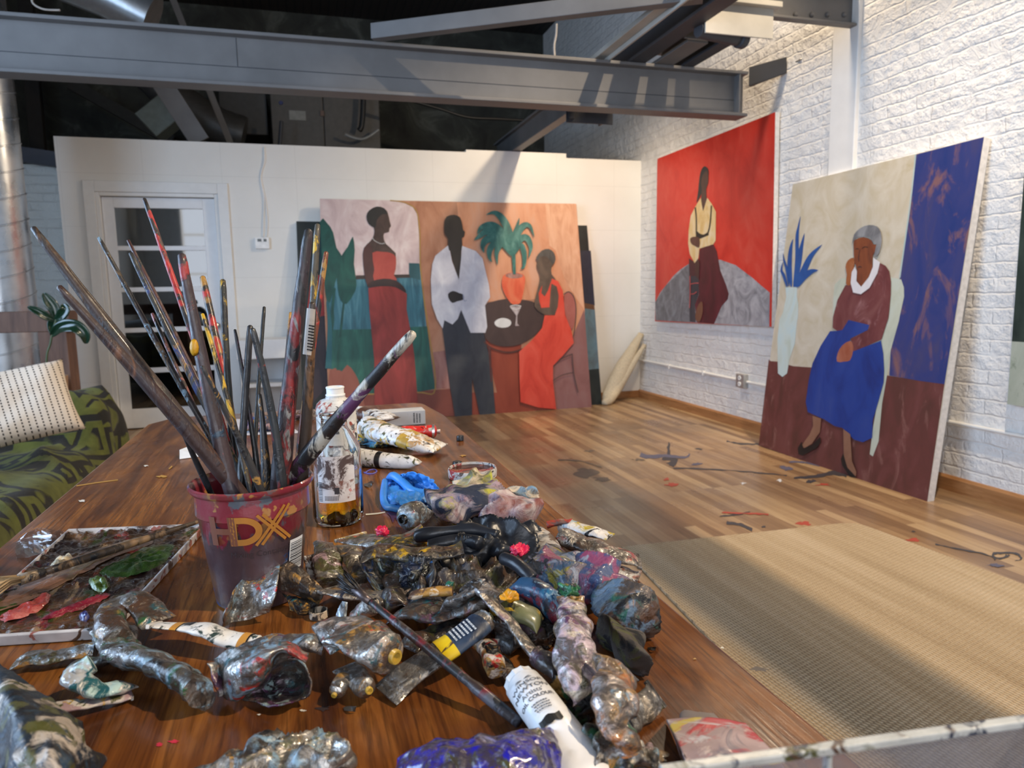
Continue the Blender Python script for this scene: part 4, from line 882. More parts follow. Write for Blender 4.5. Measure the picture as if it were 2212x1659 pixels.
def leaf(pts, w, curl=.02, yoff=0):
    P = catmull([hit(x, y, 1, 4.33 + yo) for x, y, yo in pts], 6); N = len(P); V = []; F = []; m_ = 6
    for i, p in enumerate(P):
        t_ = (P[min(i + 1, N - 1)] - P[max(i - 1, 0)]).normalized(); s_ = t_.cross(Vector((.25, -1, .25))).normalized(); up = s_.cross(t_)
        k = i / (N - 1); ww = w * math.sin(PI * min(1, .04 + k * .94)) ** .7
        for j in range(m_ + 1):
            a = 2 * j / m_ - 1; V.append(p + s_ * a * ww / 2 + up * (curl * (a * a) * ww / w) + up * .004 * abs(a) ** .3)
    for i in range(N - 1):
        for j in range(m_): a = i * (m_ + 1) + j; F.append([a, a + 1, a + m_ + 2, a + m_ + 1])
    mesh('leaf', V, F, LEAF, t, smooth=True, solid=.002)
leaf([(121, 690, 0), (117, 668, 0), (105, 650, 0), (94, 633, 0)], .06, .006)
leaf([(118, 692, 0), (100, 684, -.02), (82, 673, -.03), (60, 663, -.03)], .045, .006)
leaf([(121, 692, 0), (132, 682, -.02), (140, 668, -.03), (136, 657, -.02)], .055, .005)
leaf([(112, 722, 0), (114, 700, .03), (128, 690, .04), (148, 700, .05)], .055, .005)
leaf([(112, 725, 0), (130, 708, -.03), (160, 705, -.05), (182, 722, -.05), (186, 742, -.04)], .068, .012)
# ================================================================== work table
def wood_table():
    n = NT('varnished_table_wood')
    v = n.map((9, .9, 9)); g = n.noise(2.2, 7, .62, 1.6, v=v); fine = n.noise(1, 4, .6, v=n.map((230, 9, 60)))
    cat = n.noise(1.3, 5, .6, 3, v=n.map((3.2, .8, 1)))
    col = n.ramp(g, [(.28, (.040, .013, .006)), (.44, (.125, .040, .010)), (.56, (.21, .074, .016)), (.72, (.35, .14, .034))])
    col = n.mix(n.ramp(cat, [(.45, 0.), (.7, .6)]), col, (.05, .016, .009))
    col = n.mix(n.ramp(fine, [(.48, 0.), (.66, .6)]), col, (.025, .009, .005))
    scr = n.ramp(n.noise(1, 3, .5, v=n.map((420, 5, 1), rot=(0, 0, .1))), [(.70, 0.), (.76, .3)])
    col = n.mix(scr, col, (.42, .24, .13))
    wear = n.ramp(n.noise(9, 5, .7), [(.60, 0.), (.70, .5)])
    r = n.mix(wear, n.ramp(n.noise(20, 4), [(.3, .17), (.7, .27)]), (.38, .38, .38))
    return n.fin(col, r, 0, n.bump(n.math('ADD', fine, n.math('MULTIPLY', g, .8)), .16, .0015), Specular_IOR_Level=.32)
TW = wood_table()
tx0, tx1, ty0, ty1 = -.400, .343, -.35, 2.065
t = thing('work_table', 'long reddish brown varnished wood work table covered in paint tubes', 'table', (0, .85, 0))
ch = .055; L_ = (hit(330, 905, 2, TZ) - hit(290, 925, 2, TZ)).length
g = G().prism([(tx0, ty0), (tx1, ty0), (tx1, 1.83), (tx1 - .02, ty1 - .03), (tx1 - .045, ty1), (tx0 + .05, ty1), (tx0, ty1 - .09)], 2, TZ - .03, TZ)
g.build('tabletop', TW, t, bevel=.003)
G().box((tx0 + .06, ty0 + .06, TZ - .11), (tx1 - .06, ty1 - .12, TZ - .03)).build('apron', TW, t)
for x in (tx0 + .05, tx1 - .11):
    for y in (ty0 + .05, ty1 - .17): G().box((x, y, 0), (x + .06, y + .06, TZ - .03)).build('leg', TW, t, bevel=.004)
# dried paint on the tabletop
def onT(px, k=0): return [Vector((p.x, p.y, TZ + .0004 + .0002 * k)) for p in (T(x, y) for x, y in px)]
def cat2(px, n=3): return [(v.x, v.y) for v in catmull([Vector((x, y, 0)) for x, y in px], n, True)]
g = G(); sm = [plain('dab_pink', (.55, .03, .06), .4), plain('dab_white', (.6, .58, .52), .4), plain('dab_dark', (.03, .02, .02), .4), plain('dab_yellow', (.4, .22, .05), .4), plain('dab_purple', (.09, .03, .07), .3)]
for k, (cx, cy, rx, ry, mi) in enumerate(((375, 1603, 14, 5, 0), (345, 1610, 9, 5, 0), (1640, 1448, 26, 8, 2), (178, 1083, 10, 3, 1), (316, 1007, 6, 3, 1), (700, 1532, 20, 7, 2), (655, 1536, 7, 3, 1),
    (855, 1108, 18, 26, 4), (1000, 985, 8, 3, 3), (800, 1045, 9, 5, 2), (1560, 1400, 5, 2, 1), (560, 1545, 4, 2, 1), (1500, 1425, 4, 2, 3), (350, 1030, 14, 3, 3))):
    fillpoly(g, onT(cat2(blob(cx, cy, rx, ry, k + 40)), k % 5), mi)
for k, (pts, w, mi) in enumerate((([(165, 1050), (210, 1043), (255, 1037)], 2.4, 3), ([(790, 1112), (815, 1110), (832, 1107)], 3, 1), ([(440, 940), (470, 930), (500, 922)], 2, 3), ([(365, 1014), (372, 1008)], 3, 3))):
    fillpoly(g, onT(stroke2(pts, w), k), mi)
g.build('dried_paint', sm, t, kind='stuff')

# ================================================================== crumpled things
def vor(p, s):
    d, _ = noise.voronoi(p * s); return d[0], d[1]
def crumple(p, sd, s=55, a=1.0):
    """foil creases: sharp ridges between facets, two sizes"""
    q = p + Vector((sd * 1.31, sd * .77, sd * 2.1)); q = q + Vector((noise.noise(q * 30), noise.noise(q * 30 + Vector((9, 0, 0))), noise.noise(q * 30 + Vector((0, 9, 0))))) * .006
    d1, d2 = vor(q, s); e1, e2 = vor(q, s * 2.3)
    return a * ((d1 - .45) * 1.0 + (e1 - .45) * .38)
def depth(p): return (p - CAM).dot(cF)
def tubebody(path, wpx, full=(.05, .35, 1.), cr=.004, seed=0, roll=0., nu=56, nv=36, head=True, taper=1.0, cs=55, tail=1.25, fold=None, clampz=True):
    """paint tube: flat crimped tail -> round shoulder, bent along a path of (px, py, height)"""
    P = [T(x, y, h) for x, y, h in path]; mid = evalcat(P, .5); r = wpx * depth(mid) / FX / PI     # half perimeter of the flat tube = pi r
    V = []; rings = []
    side_prev = None
    for i in range(nu + 1):
        s = i / nu; p = evalcat(P, s); t_ = (evalcat(P, min(1, s + .02)) - evalcat(P, max(0, s - .02))).normalized()
        sd = t_.cross(Vector((0, 0, 1)))
        if sd.length < .15: sd = side_prev or Vector((1, 0, 0))
        sd = (sd - t_ * sd.dot(t_)).normalized(); side_prev = sd; up = sd.cross(t_)
        ra = roll if not isinstance(roll, tuple) else roll[0] + (roll[1] - roll[0]) * s
        sd, up = sd * math.cos(ra) + up * math.sin(ra), up * math.cos(ra) - sd * math.sin(ra)
        f = full[0] + (full[1] - full[0]) * min(1, s / .5) if s < .5 else full[1] + (full[2] - full[1]) * max(0, (s - .5) / .5) ** 2.2
        if s < .12: f = f * (s / .12) ** .8
        w = r * (1 + .57 * (1 - f)) * (1 + (tail - 1.25) * (1 - s)) * (1 - (1 - taper) * (1 - s)); th = r * f ** .8 + .0011
        ring = []
        ca = cr * min(1, s / .06 + .25) * (1 if not head else min(1, (1.02 - s) / .12))
        for j in range(nv):
            a = 2 * PI * j / nv; c_, s_ = math.cos(a), math.sin(a)
            q = p + sd * w * math.copysign(abs(c_) ** .9, c_) + up * th * s_
            nrm = (sd * c_ * th + up * s_ * w).normalized()
            q = q + nrm * crumple(q, seed, cs, ca) * 1.4
            q = q + up * noise.noise(Vector((s * 3 + seed, 0, seed))) * cr * 1.5
            if clampz and q.z < TZ + .0008: q.z = TZ + .0008 + .0004 * abs(c_)
            ring.append(q)
        rings.append((ring, p, t_, sd, up, w))
    V = [q for rg in rings for q in rg[0]]; F = []
    for i in range(nu):
        for j in range(nv): F.append([i * nv + j, i * nv + (j + 1) % nv, (i + 1) * nv + (j + 1) % nv, (i + 1) * nv + j])
    F.append(list(range(nv))[::-1])
    p, t_, rr = rings[-1][1], rings[-1][2], r
    if head:     # conical shoulder closing to the neck
        for k, (fr, ln) in enumerate(((1.02, .05), (.98, .14), (.62, .34), (.40, .42))):
            b = len(V)
            for j in range(nv):
                q0 = rings[-1][0][j]; q = p + (q0 - p).normalized() * rr * fr + t_ * rr * ln
                if clampz and q.z < TZ + .001: q.z = TZ + .001
                V.append(q)
            for j in range(nv): F.append([b - nv + j, b - nv + (j + 1) % nv, b + (j + 1) % nv, b + j])
        F.append(list(range(len(V) - nv, len(V))))
    else: F.append(list(range(len(V) - nv, len(V))))
    return V, F, P, rings, r
def ptube(name, label, path, wpx, mat, neck=None, cap=None, crimp=None, cat='paint tube', group=None, smooth=1.0, necklen=.5, extra=None, capw=.46, caph=1., **kw):
    V, F, P, rings, r = tubebody(path, wpx, **kw)
    base = P[0].lerp(P[-1], .5); base.z = TZ
    t = thing(name, label, cat, base, group)
    mesh('tube_body', V, F, mat, t, smooth=smooth)
    p, ax = rings[-1][1], rings[-1][2]
    if crimp:
        ring, p0, t0, sd, up, w = rings[0]; g = G(); h = r * .42
        Mx = Matrix((sd, t0, up)).transposed().to_4x4(); Mx.translation = p0
        g.box((-w * 1.02, -h * .55, -.0016), (w * 1.02, h * .45, .0016), 0, Mx)
        for k in range(3): g.box((-w * 1.02, -h * .4 + k * h * .26, -.0021), (w * 1.02, -h * .3 + k * h * .26, .0021), 0, Mx)
        for v in g.v: v.z = max(v.z, TZ + .0009)
        g.build('crimp', crimp if crimp is not True else mat, t, bevel=.0004)
    if neck:
        g = G(); pr = [(r * .42, r * .38)]
        for k in range(4): a = r * (.42 + necklen * k / 4); pr += [(r * .36, a), (r * .40, a + r * .04), (r * .36, a + r * .08)]
        pr += [(r * .36, r * (.42 + necklen)), (r * .26, r * (.42 + necklen)), (r * .24, r * (.2 + necklen)), (.0005, r * (.18 + necklen))]
        g.lathe(pr, p, 20, axis=ax)
        g.build('neck', neck, t, smooth=.8)
    if cap:
        g = G(); k = r * capw; e0 = .42 if capw < .7 else .06; pr = [(k * .95, r * e0), (k * 1.02, r * (e0 + .04)), (k * .99, r * (e0 + caph * .5)), (k * .88, r * (e0 + caph * .58)), (.001, r * (e0 + caph * .6))]
        g.lathe(pr, p, 24, axis=ax)
        for i, v in enumerate(g.v):
            if i % 2 and i < 72: v += (p + ax * (v - p).dot(ax) - v) * .08
        g.build('cap', cap, t, smooth=.6)
    if extra: extra(t, rings, r)
    return t
def band(t, rings, s0, s1, mat, name='label_band', off=.0005, a0=0, a1=1, nu=56):
    """a printed band wrapped round the tube between two stations"""
    i0, i1 = int(s0 * nu), max(int(s0 * nu) + 1, int(s1 * nu)); nv = len(rings[0][0]); V = []; F = []
    js = list(range(int(a0 * nv), int(a1 * nv) + 1)); m_ = len(js)
    for i in range(i0, i1 + 1):
        ring, p = rings[i][0], rings[i][1]
        for j in js: q = ring[j % nv]; V.append(q + (q - p).normalized() * off)
    for i in range(i1 - i0):
        for j in range(m_ - 1): F.append([i * m_ + j, i * m_ + j + 1, (i + 1) * m_ + j + 1, (i + 1) * m_ + j])
    return mesh(name, V, F, mat, t, smooth=True)
def sheet(name, label, rows, mat, cat, nu=70, nv=60, cr=.004, cs=50, seed=0, solid=.0012, lift=0, group=None, fold=0, ff=60, parent=None, edge=0, smooth=True):
    """crumpled foil / cloth / film: a lattice of (px, py, height) control points"""
    R_ = [[T(x, y, h) for x, y, h in r] for r in rows]; V = []; F = []
    for i in range(nu + 1):
        row = [evalcat([R_[k][j] for k in range(len(R_))], i / nu) for j in range(len(R_[0]))]
        for j in range(nv + 1): V.append(evalcat(row, j / nv))
    W = nv + 1; N = []
    for i in range(nu + 1):
        for j in range(nv + 1):
            a = V[min(i + 1, nu) * W + j] - V[max(i - 1, 0) * W + j]; b = V[i * W + min(j + 1, nv)] - V[i * W + max(j - 1, 0)]
            nn = a.cross(b); N.append(nn.normalized() if nn.length > 1e-9 else Vector((0, 0, 1)))
    out = []
    for k, (v, nn) in enumerate(zip(V, N)):
        i, j = divmod(k, W)
        d = crumple(v, seed, cs, cr)
        if fold:
            q = v * ff + Vector((seed, seed * 2, 0)); wv = noise.noise(q * .35) * 2.6 + noise.noise(q * .9) * .8
            d += fold * (1 - 2 * abs(math.sin(wv * 2.2)) ** .8)
        if edge:
            e = min(i, nu - i, j, nv - j)
            v = v + Vector((noise.noise(v * 70 + Vector((seed, 0, 0))), noise.noise(v * 70 + Vector((0, seed, 5))), 0)) * edge * max(0, 1 - e / 8)
        p = v + nn * d
        p.z = max(p.z, TZ + .0012 + .0006 * (abs(d) / (cr + 1e-6)) * .3)
        out.append(p)
    for i in range(nu):
        for j in range(nv): a = i * W + j; F.append([a, a + 1, a + W + 1, a + W])
    o = mesh(name, out, F, mat, parent, smooth=smooth, solid=solid, soff=1)
    if label: setp(o, label, cat, group)
    return o
def lump(name, label, c, rx, ry, h, mat, cat, seed=0, fold=.008, ff=45, cr=.0, ang=0, zlift=0, pxs=True, nu=96, nv=60, power=.8, group=None, parent=None, stretch=(1, 1, 1), base=0.0, smooth=True):
    """heap of cloth or film, centred at a pixel on the table, radii in pixels"""
    P = T(c[0], c[1], 0) if len(c) == 2 else T(*c)
    P.z = TZ + base; dd = depth(P) / FX
    ax, ay = (rx * dd, ry) if pxs else (rx, ry)
    V = []; F = []; ca, sa = math.cos(ang), math.sin(ang)
    for i in range(nv + 1):
        ph = -PI / 2 + PI * i / nv
        for j in range(nu):
            th = 2 * PI * j / nu
            cx = math.cos(ph) * math.cos(th); cy = math.cos(ph) * math.sin(th); cz = math.sin(ph)
            irr = 1 + .22 * noise.noise(Vector((cx * 1.3 + seed, cy * 1.3, seed)))
            x, y = cx * ax * irr, cy * ay * irr; z = h * .5 + h * .5 * math.copysign(abs(cz) ** power, cz)
            n_ = Vector((cx / ax, cy / ay, cz / (h * .5))).normalized()
            q = Vector((x * stretch[0], y * stretch[1], z * stretch[2])) * ff + Vector((seed * 3.3, seed * 1.7, seed))
            wv = noise.noise(q * .38) * 3.0 + noise.noise(q * .95) * .9
            d = fold * (1 - 2 * abs(math.sin(wv * 1.9)) ** .75) + fold * .35 * noise.noise(q * 2.2)
            if cr: d += crumple(Vector((x, y, z)), seed, 60, cr)
            x += n_.x * d; y += n_.y * d; z += n_.z * d
            V.append(Vector((P.x + x * ca - y * sa, P.y + x * sa + y * ca, max(P.z + z, TZ + .0009 + base * .2))))
    for i in range(nv):
        for j in range(nu): F.append([i * nu + j, i * nu + (j + 1) % nu, (i + 1) * nu + (j + 1) % nu, (i + 1) * nu + j])
    o = mesh(name, V, F, mat, parent, smooth=smooth)
    bm = bmesh.new(); bm.from_mesh(o.data); bmesh.ops.remove_doubles(bm, verts=bm.verts, dist=.0002); bm.to_mesh(o.data); bm.free()
    o.data.polygons.foreach_set('use_smooth', [True] * len(o.data.polygons))
    if label: setp(o, label, cat, group)
    return o
FOIL = (.44, .42, .39); WHT = (.62, .60, .56); BLK = (.010, .010, .012); RED = (.42, .025, .02); PNK = (.55, .02, .06); YEL = (.55, .34, .02); BLU = (.012, .035, .16); TEAL = (.015, .10, .12); GRN = (.02, .10, .035)
PUR = (.10, .03, .09); BRN = (.075, .038, .022); OCH = (.36, .19, .04); GRY = (.12, .12, .12); OLV = (.07, .07, .02); MAU = (.36, .24, .26); CRM = (.60, .50, .38); LBL = (.20, .32, .42); NVY = (.012, .02, .045)
def foil(nm, blots, seed, base=FOIL, metal=.9, rough=.32, bump=.45, coat=.3): return blot(nm, base, blots, metal, rough, bump, 110, seed, coat)

# ------------------------------------------------------------------ cup and brushes
CC = Vector((-.062, .775, TZ)); RB, RT, HC = .0435, .0605, .130
def cup_mat():
    n = NT('stained_cup_plastic'); sep = n.n('ShaderNodeSeparateXYZ'); n.l(n.coord(), sep.inputs[0])
    z = n.math('DIVIDE', n.math('SUBTRACT', sep.outputs[2], TZ), HC)
    base = n.ramp(n.noise(14, 4), [(.3, (.040, .026, .032)), (.55, (.075, .046, .052)), (.75, (.12, .085, .105))])
    drip = n.noise(1, 3, .6, v=n.map((85, 85, 9))); lim = n.math('SUBTRACT', z, n.math('MULTIPLY', drip, .62))
    col = n.mix(n.ramp(lim, [(.29, 0.), (.32, .92)]), base, (.20, .018, .03))
    b1 = n.noise(38, 4, .6, v=n.map(loc=(3, 1, 2))); up = n.ramp(z, [(.55, 0.), (.75, 1.)])
    col = n.mix(n.math('MULTIPLY', n.ramp(b1, [(.56, 0.), (.60, 1.)]), up), col, (.09, .10, .12))
    b2 = n.noise(30, 4, .6, v=n.map(loc=(8, 5, 1)))
    col = n.mix(n.ramp(b2, [(.62, 0.), (.65, .9)]), col, (.02, .06, .16))
    b3 = n.noise(48, 3, .6, v=n.map(loc=(1, 9, 4))); col = n.mix(n.math('MULTIPLY', n.ramp(b3, [(.60, 0.), (.63, 1.)]), up), col, (.33, .16, .05))
    b4 = n.noise(24, 3, .6, v=n.map(loc=(1, 19, 4))); col = n.mix(n.ramp(b4, [(.55, 0.), (.68, .6)]), col, (.13, .07, .035))
    return n.fin(col, .28, 0, n.bump(n.math('ADD', lim, n.noise(70, 3)), .2, .003), Coat_Weight=.4)
CUPM = cup_mat()
cupt = thing('mixing_cup', 'paint-stained plastic mixing cup full of brushes', 'cup', CC)
pr = [(RB - .004, .0), (RB, .002), (RB + (RT - RB) * .72, HC * .75), (RB + (RT - RB) * .74 + .0015, HC * .765), (RT - .0035, HC * .93), (RT, HC * .94), (RT + .0022, HC * .965), (RT + .0022, HC * .99), (RT + .0005, HC), (RT - .002, HC * .985), (RT - .004, HC * .93), (RB - .002, .004), (.001, .004)]
G().lathe(pr, CC, 72).build('cup_body', CUPM, cupt, smooth=.7)
def rcone(z): return RB + (RT - RB) * z / HC
def wrapcone(v, ang0, z0, off=.0017):
    out = []
    for p in v:
        z = z0 + p.y; r = rcone(z) + off; a = ang0 + p.x / r; out.append(CC + Vector((r * math.sin(a), -r * math.cos(a), z)))
    return out
def ang_of(px, py, C, r):      # angle round a vertical cylinder that the sight line meets
    d = ray(px, py); o = CAM - C; a_ = d.x ** 2 + d.y ** 2; b_ = 2 * (o.x * d.x + o.y * d.y); c_ = o.x ** 2 + o.y ** 2 - r * r
    t_ = (-b_ - math.sqrt(max(0, b_ * b_ - 4 * a_ * c_))) / (2 * a_); p = o + d * t_; return math.atan2(p.x, -p.y), (CAM + d * t_).z - C.z
aX, zX = ang_of(589, 1137, CC, .055); aD, zD = ang_of(533, 1147, CC, .055); aH, zH = ang_of(483, 1150, CC, .055)
ORG = plain('orange_print', (.36, .15, .025), .45, var=.3); ORGD = plain('faded_orange_print', (.16, .055, .03), .5)
def subdiv_faces(v, f): return v, f
tv, tf = text_mesh('H', .041, .0014, .004)
G().add(wrapcone([Vector((p.x * 1.05, p.y - .013, 0)) for p in tv], aH, zH), tf).build('printed_letter', ORGD, cupt)
g = G(); V = []
for q in range(25):      # the bold D
    u = q / 24; a = PI / 2 - PI * u
    ox, oy = (-.004 + .019 * math.cos(a)), .0150 * math.sin(a); ix, iy = (-.004 + .0125 * max(0, math.cos(a))), .0085 * math.sin(a)
    V += [Vector((ox, oy, 0)), Vector((ix, iy, 0))]
g.add(wrapcone(V, aD, zD), [[2 * q, 2 * q + 1, 2 * q + 3, 2 * q + 2] for q in range(24)])
V = [Vector((x, y, 0)) for x in (-.0155, -.0125, -.0090) for y in (-.015, 0, .015)]
g.add(wrapcone(V, aD, zD), [[3 * a, 3 * a + 3, 3 * a + 4, 3 * a + 1][:4] for a in (0, 1)] + [[3 * a + 1, 3 * a + 4, 3 * a + 5, 3 * a + 2] for a in (0, 1)])
V = [Vector((x, y, 0)) for x in (-.0090, -.0040) for y in (-.015, -.0085, .0085, .015)]
g.add(wrapcone(V, aD, zD), [[0, 4, 5, 1], [2, 6, 7, 3]])
g.build('printed_letter', ORG, cupt)
g = G()
def strip2(g, p, q, w, a_, z_):
    p, q = Vector((*p, 0)), Vector((*q, 0)); d = (q - p).normalized(); nn = Vector((-d.y, d.x, 0)) * w / 2; k = 6; v = []
    for i in range(k + 1): c = p.lerp(q, i / k); v += [c + nn, c - nn]
    g.add(wrapcone(v, a_, z_), [[2 * i, 2 * i + 1, 2 * i + 3, 2 * i + 2] for i in range(k)])
for o in (-.0028, .0028):
    strip2(g, (-.013 + o, .015), (.016 + o, -.016), .0030, aX, zX); strip2(g, (.015 + o, .021), (-.014 + o, -.017), .0030, aX, zX)
g.build('printed_letter', ORG, cupt)
tv, tf = text_mesh('Mixing Container', .0085); G().add(wrapcone(tv, (aX + aD) / 2, zD - .028), tf).build('small_print', plain('dark_print', (.03, .02, .025), .5), cupt)
aB, zB = ang_of(640, 1190, CC, .052); g = G(); v = [Vector((x, y, 0)) for x in (-.010, -.005, 0, .005, .010) for y in (-.018, .017)]
g.add(wrapcone(v, aB, zB - .002, .0014), [[2 * i, 2 * i + 2, 2 * i + 3, 2 * i + 1] for i in range(4)], 0)
random.seed(4); y = -.015
while y < .014:
    h = random.choice((.0006, .0009, .0013)); g.add(wrapcone([Vector((-.009, y, 0)), Vector((0, y, 0)), Vector((.009, y, 0)), Vector((.009, y + h, 0)), Vector((0, y + h, 0)), Vector((-.009, y + h, 0))], aB, zB - .002, .0018), [[0, 1, 4, 5], [1, 2, 3, 4]], 1); y += h + random.choice((.0008, .0012))
g.build('barcode_sticker', [plain('sticker_white', (.6, .6, .6), .5), BLACKP], cupt)

def brush_mat(nm, base, blots, seed): return blot(nm, tuple(c * .62 for c in base), blots, 0, .42, .35, 140, seed, .22, (1, 1, .45))
DW = (.040, .024, .022); DW2 = (.055, .03, .024)
bspec = [  # tip px, rim px, Y(tip), Y(rim) , widths px (tip, mid, rim), material
 ('big purple-brown brush handle, longest one leaning far left', (70, 490), (492, 1022), .84, .80, (15, 30, 36), (DW2, [((.10, .05, .02), 20, .25), ((.02, .018, .02), 25, .3)])),
 ('thick reddish brown brush handle leaning left under the longest one', (125, 617), (478, 1030), .72, .745, (15, 27, 36), ((.06, .028, .024), [((.03, .022, .028), 25, .4), ((.14, .06, .03), 14, .12)])),
 ('thin dark brush handle leaning far left with knobbly tip', (213, 512), (500, 1010), .88, .80, (9, 13, 13), (DW, [(BLK, 40, .4), ((.12, .07, .03), 50, .15), (LBL, 60, .06)])),
 ('thin reddish brush handle behind the third from left', (276, 518), (505, 1005), .92, .82, (8, 9, 9), ((.10, .035, .03), [(BLK, 40, .3)])),
 ('slim grey-green brush handle crossing the reddish one', (281, 545), (515, 1000), .86, .79, (11, 15, 15), ((.045, .045, .04), [(BLK, 40, .4), (OCH, 50, .1), (BLU, 30, .15)])),
 ('tallest slender brush handle streaked with bright red paint', (311, 428), (505, 1020), .90, .79, (10, 14, 14), ((.05, .035, .03), [((.40, .02, .02), 28, .45), (BLK, 40, .3)])),
 ('thick purple brush handle with yellow patch near its middle', (391, 547), (500, 1035), .78, .745, (19, 27, 36), ((.05, .028, .034), [((.30, .02, .02), 30, .12), ((.02, .05, .09), 26, .12)])),
 ('olive and ochre stained brush handle behind the purple one', (437, 596), (512, 1010), .90, .81, (14, 17, 16), ((.05, .04, .02), [(OCH, 25, .25), (BLK, 30, .35), (RED, 30, .1)])),
 ('upright dull green brush handle with square tip', (481, 603), (512, 1005), .86, .80, (14, 14, 16), ((.04, .042, .034), [(YEL, 40, .08), (BLK, 30, .35)])),
 ('short yellow-tipped brush handle by the purple one', (437, 677), (520, 1010), .84, .78, (9, 11, 12), ((.07, .05, .03), [(YEL, 40, .3), (BLK, 40, .3)])),
 ('short thin brown brush handle among the left-leaning ones', (328, 676), (490, 1010), .90, .82, (8, 9, 11), ((.07, .04, .03), [((.30, .10, .09), 50, .25), (BLK, 40, .3)])),
 ('small black brush handle with bristly knob right of the upright green one', (507, 711), (548, 1015), .82, .79, (7, 9, 13), ((.015, .014, .014), [((.08, .03, .06), 60, .3)])),
 ('dark brush handle with rounded tip behind the curved one', (541, 702), (528, 1020), .82, .785, (14, 15, 17), ((.035, .03, .03), [(BLK, 30, .4)])),
 ('blue-grey brush handle leaning right with a red spot low down', (545, 708), (604, 1035), .74, .74, (14, 16, 22), ((.03, .036, .042), [((.35, .03, .02), 22, .14), (BLK, 30, .3)])),
 ('slender glossy black brush handle behind the blue-grey one', (571, 662), (556, 1000), .86, .80, (8, 9, 9), ((.014, .016, .018), [(TEAL, 40, .15)])),
 ('thin orange-brown brush handle left of the biggest upright one', (628, 674), (584, 1010), .84, .79, (8, 9, 12), ((.22, .09, .03), [(BLK, 40, .35), ((.4, .2, .04), 30, .2)])),
 ('biggest upright purple brush handle in the right half of the cup', (667, 494), (612, 1032), .76, .765, (20, 30, 44), ((.045, .028, .034), [((.22, .02, .02), 12, .12), ((.2, .2, .2), 60, .05), (BLK, 25, .3)])),
 ('green-grey brush handle rising just behind the biggest one', (686, 483), (640, 1000), .86, .80, (14, 15, 15), ((.09, .08, .06), [(YEL, 50, .1), (BLK, 40, .25)])),
 ('orange and red painted brush handle right of the biggest one', (705, 543), (650, 1000), .82, .79, (12, 15, 16), ((.28, .07, .03), [(RED, 30, .35), (OCH, 40, .3), (BLK, 40, .2)])),
 ('brown brush handle with white barcode sticker at its top', (675, 652), (645, 1020), .74, .765, (17, 21, 28), ((.05, .03, .02), [((.02, .015, .014), 20, .4), ((.14, .07, .03), 20, .2)])),
 ('thick brush handle with whitish tip leaning far to the right', (895, 717), (672, 985), .68, .755, (24, 27, 38), ((.03, .02, .018), [((.50, .46, .38), 30, .40), (BLK, 30, .25), (PUR, 30, .15)])),
 ('scratched grey brush handle at the front of the cup', (436, 790), (545, 1036), .70, .725, (9, 13, 18), ((.055, .052, .05), [(BLK, 40, .35), (OCH, 60, .08)])),
 ('thin dark brush handle low on the left edge of the cup', (372, 880), (446, 1030), .74, .765, (8, 10, 14), ((.022, .024, .03), [(BLK, 30, .3)])),
 ('stubby paint-crusted brush handle in the middle of the cup', (561, 850), (566, 1015), .78, .77, (9, 13, 22), ((.03, .025, .02), [(OCH, 40, .3), ((.4, .4, .4), 50, .15), (BLK, 40, .4)])),
]
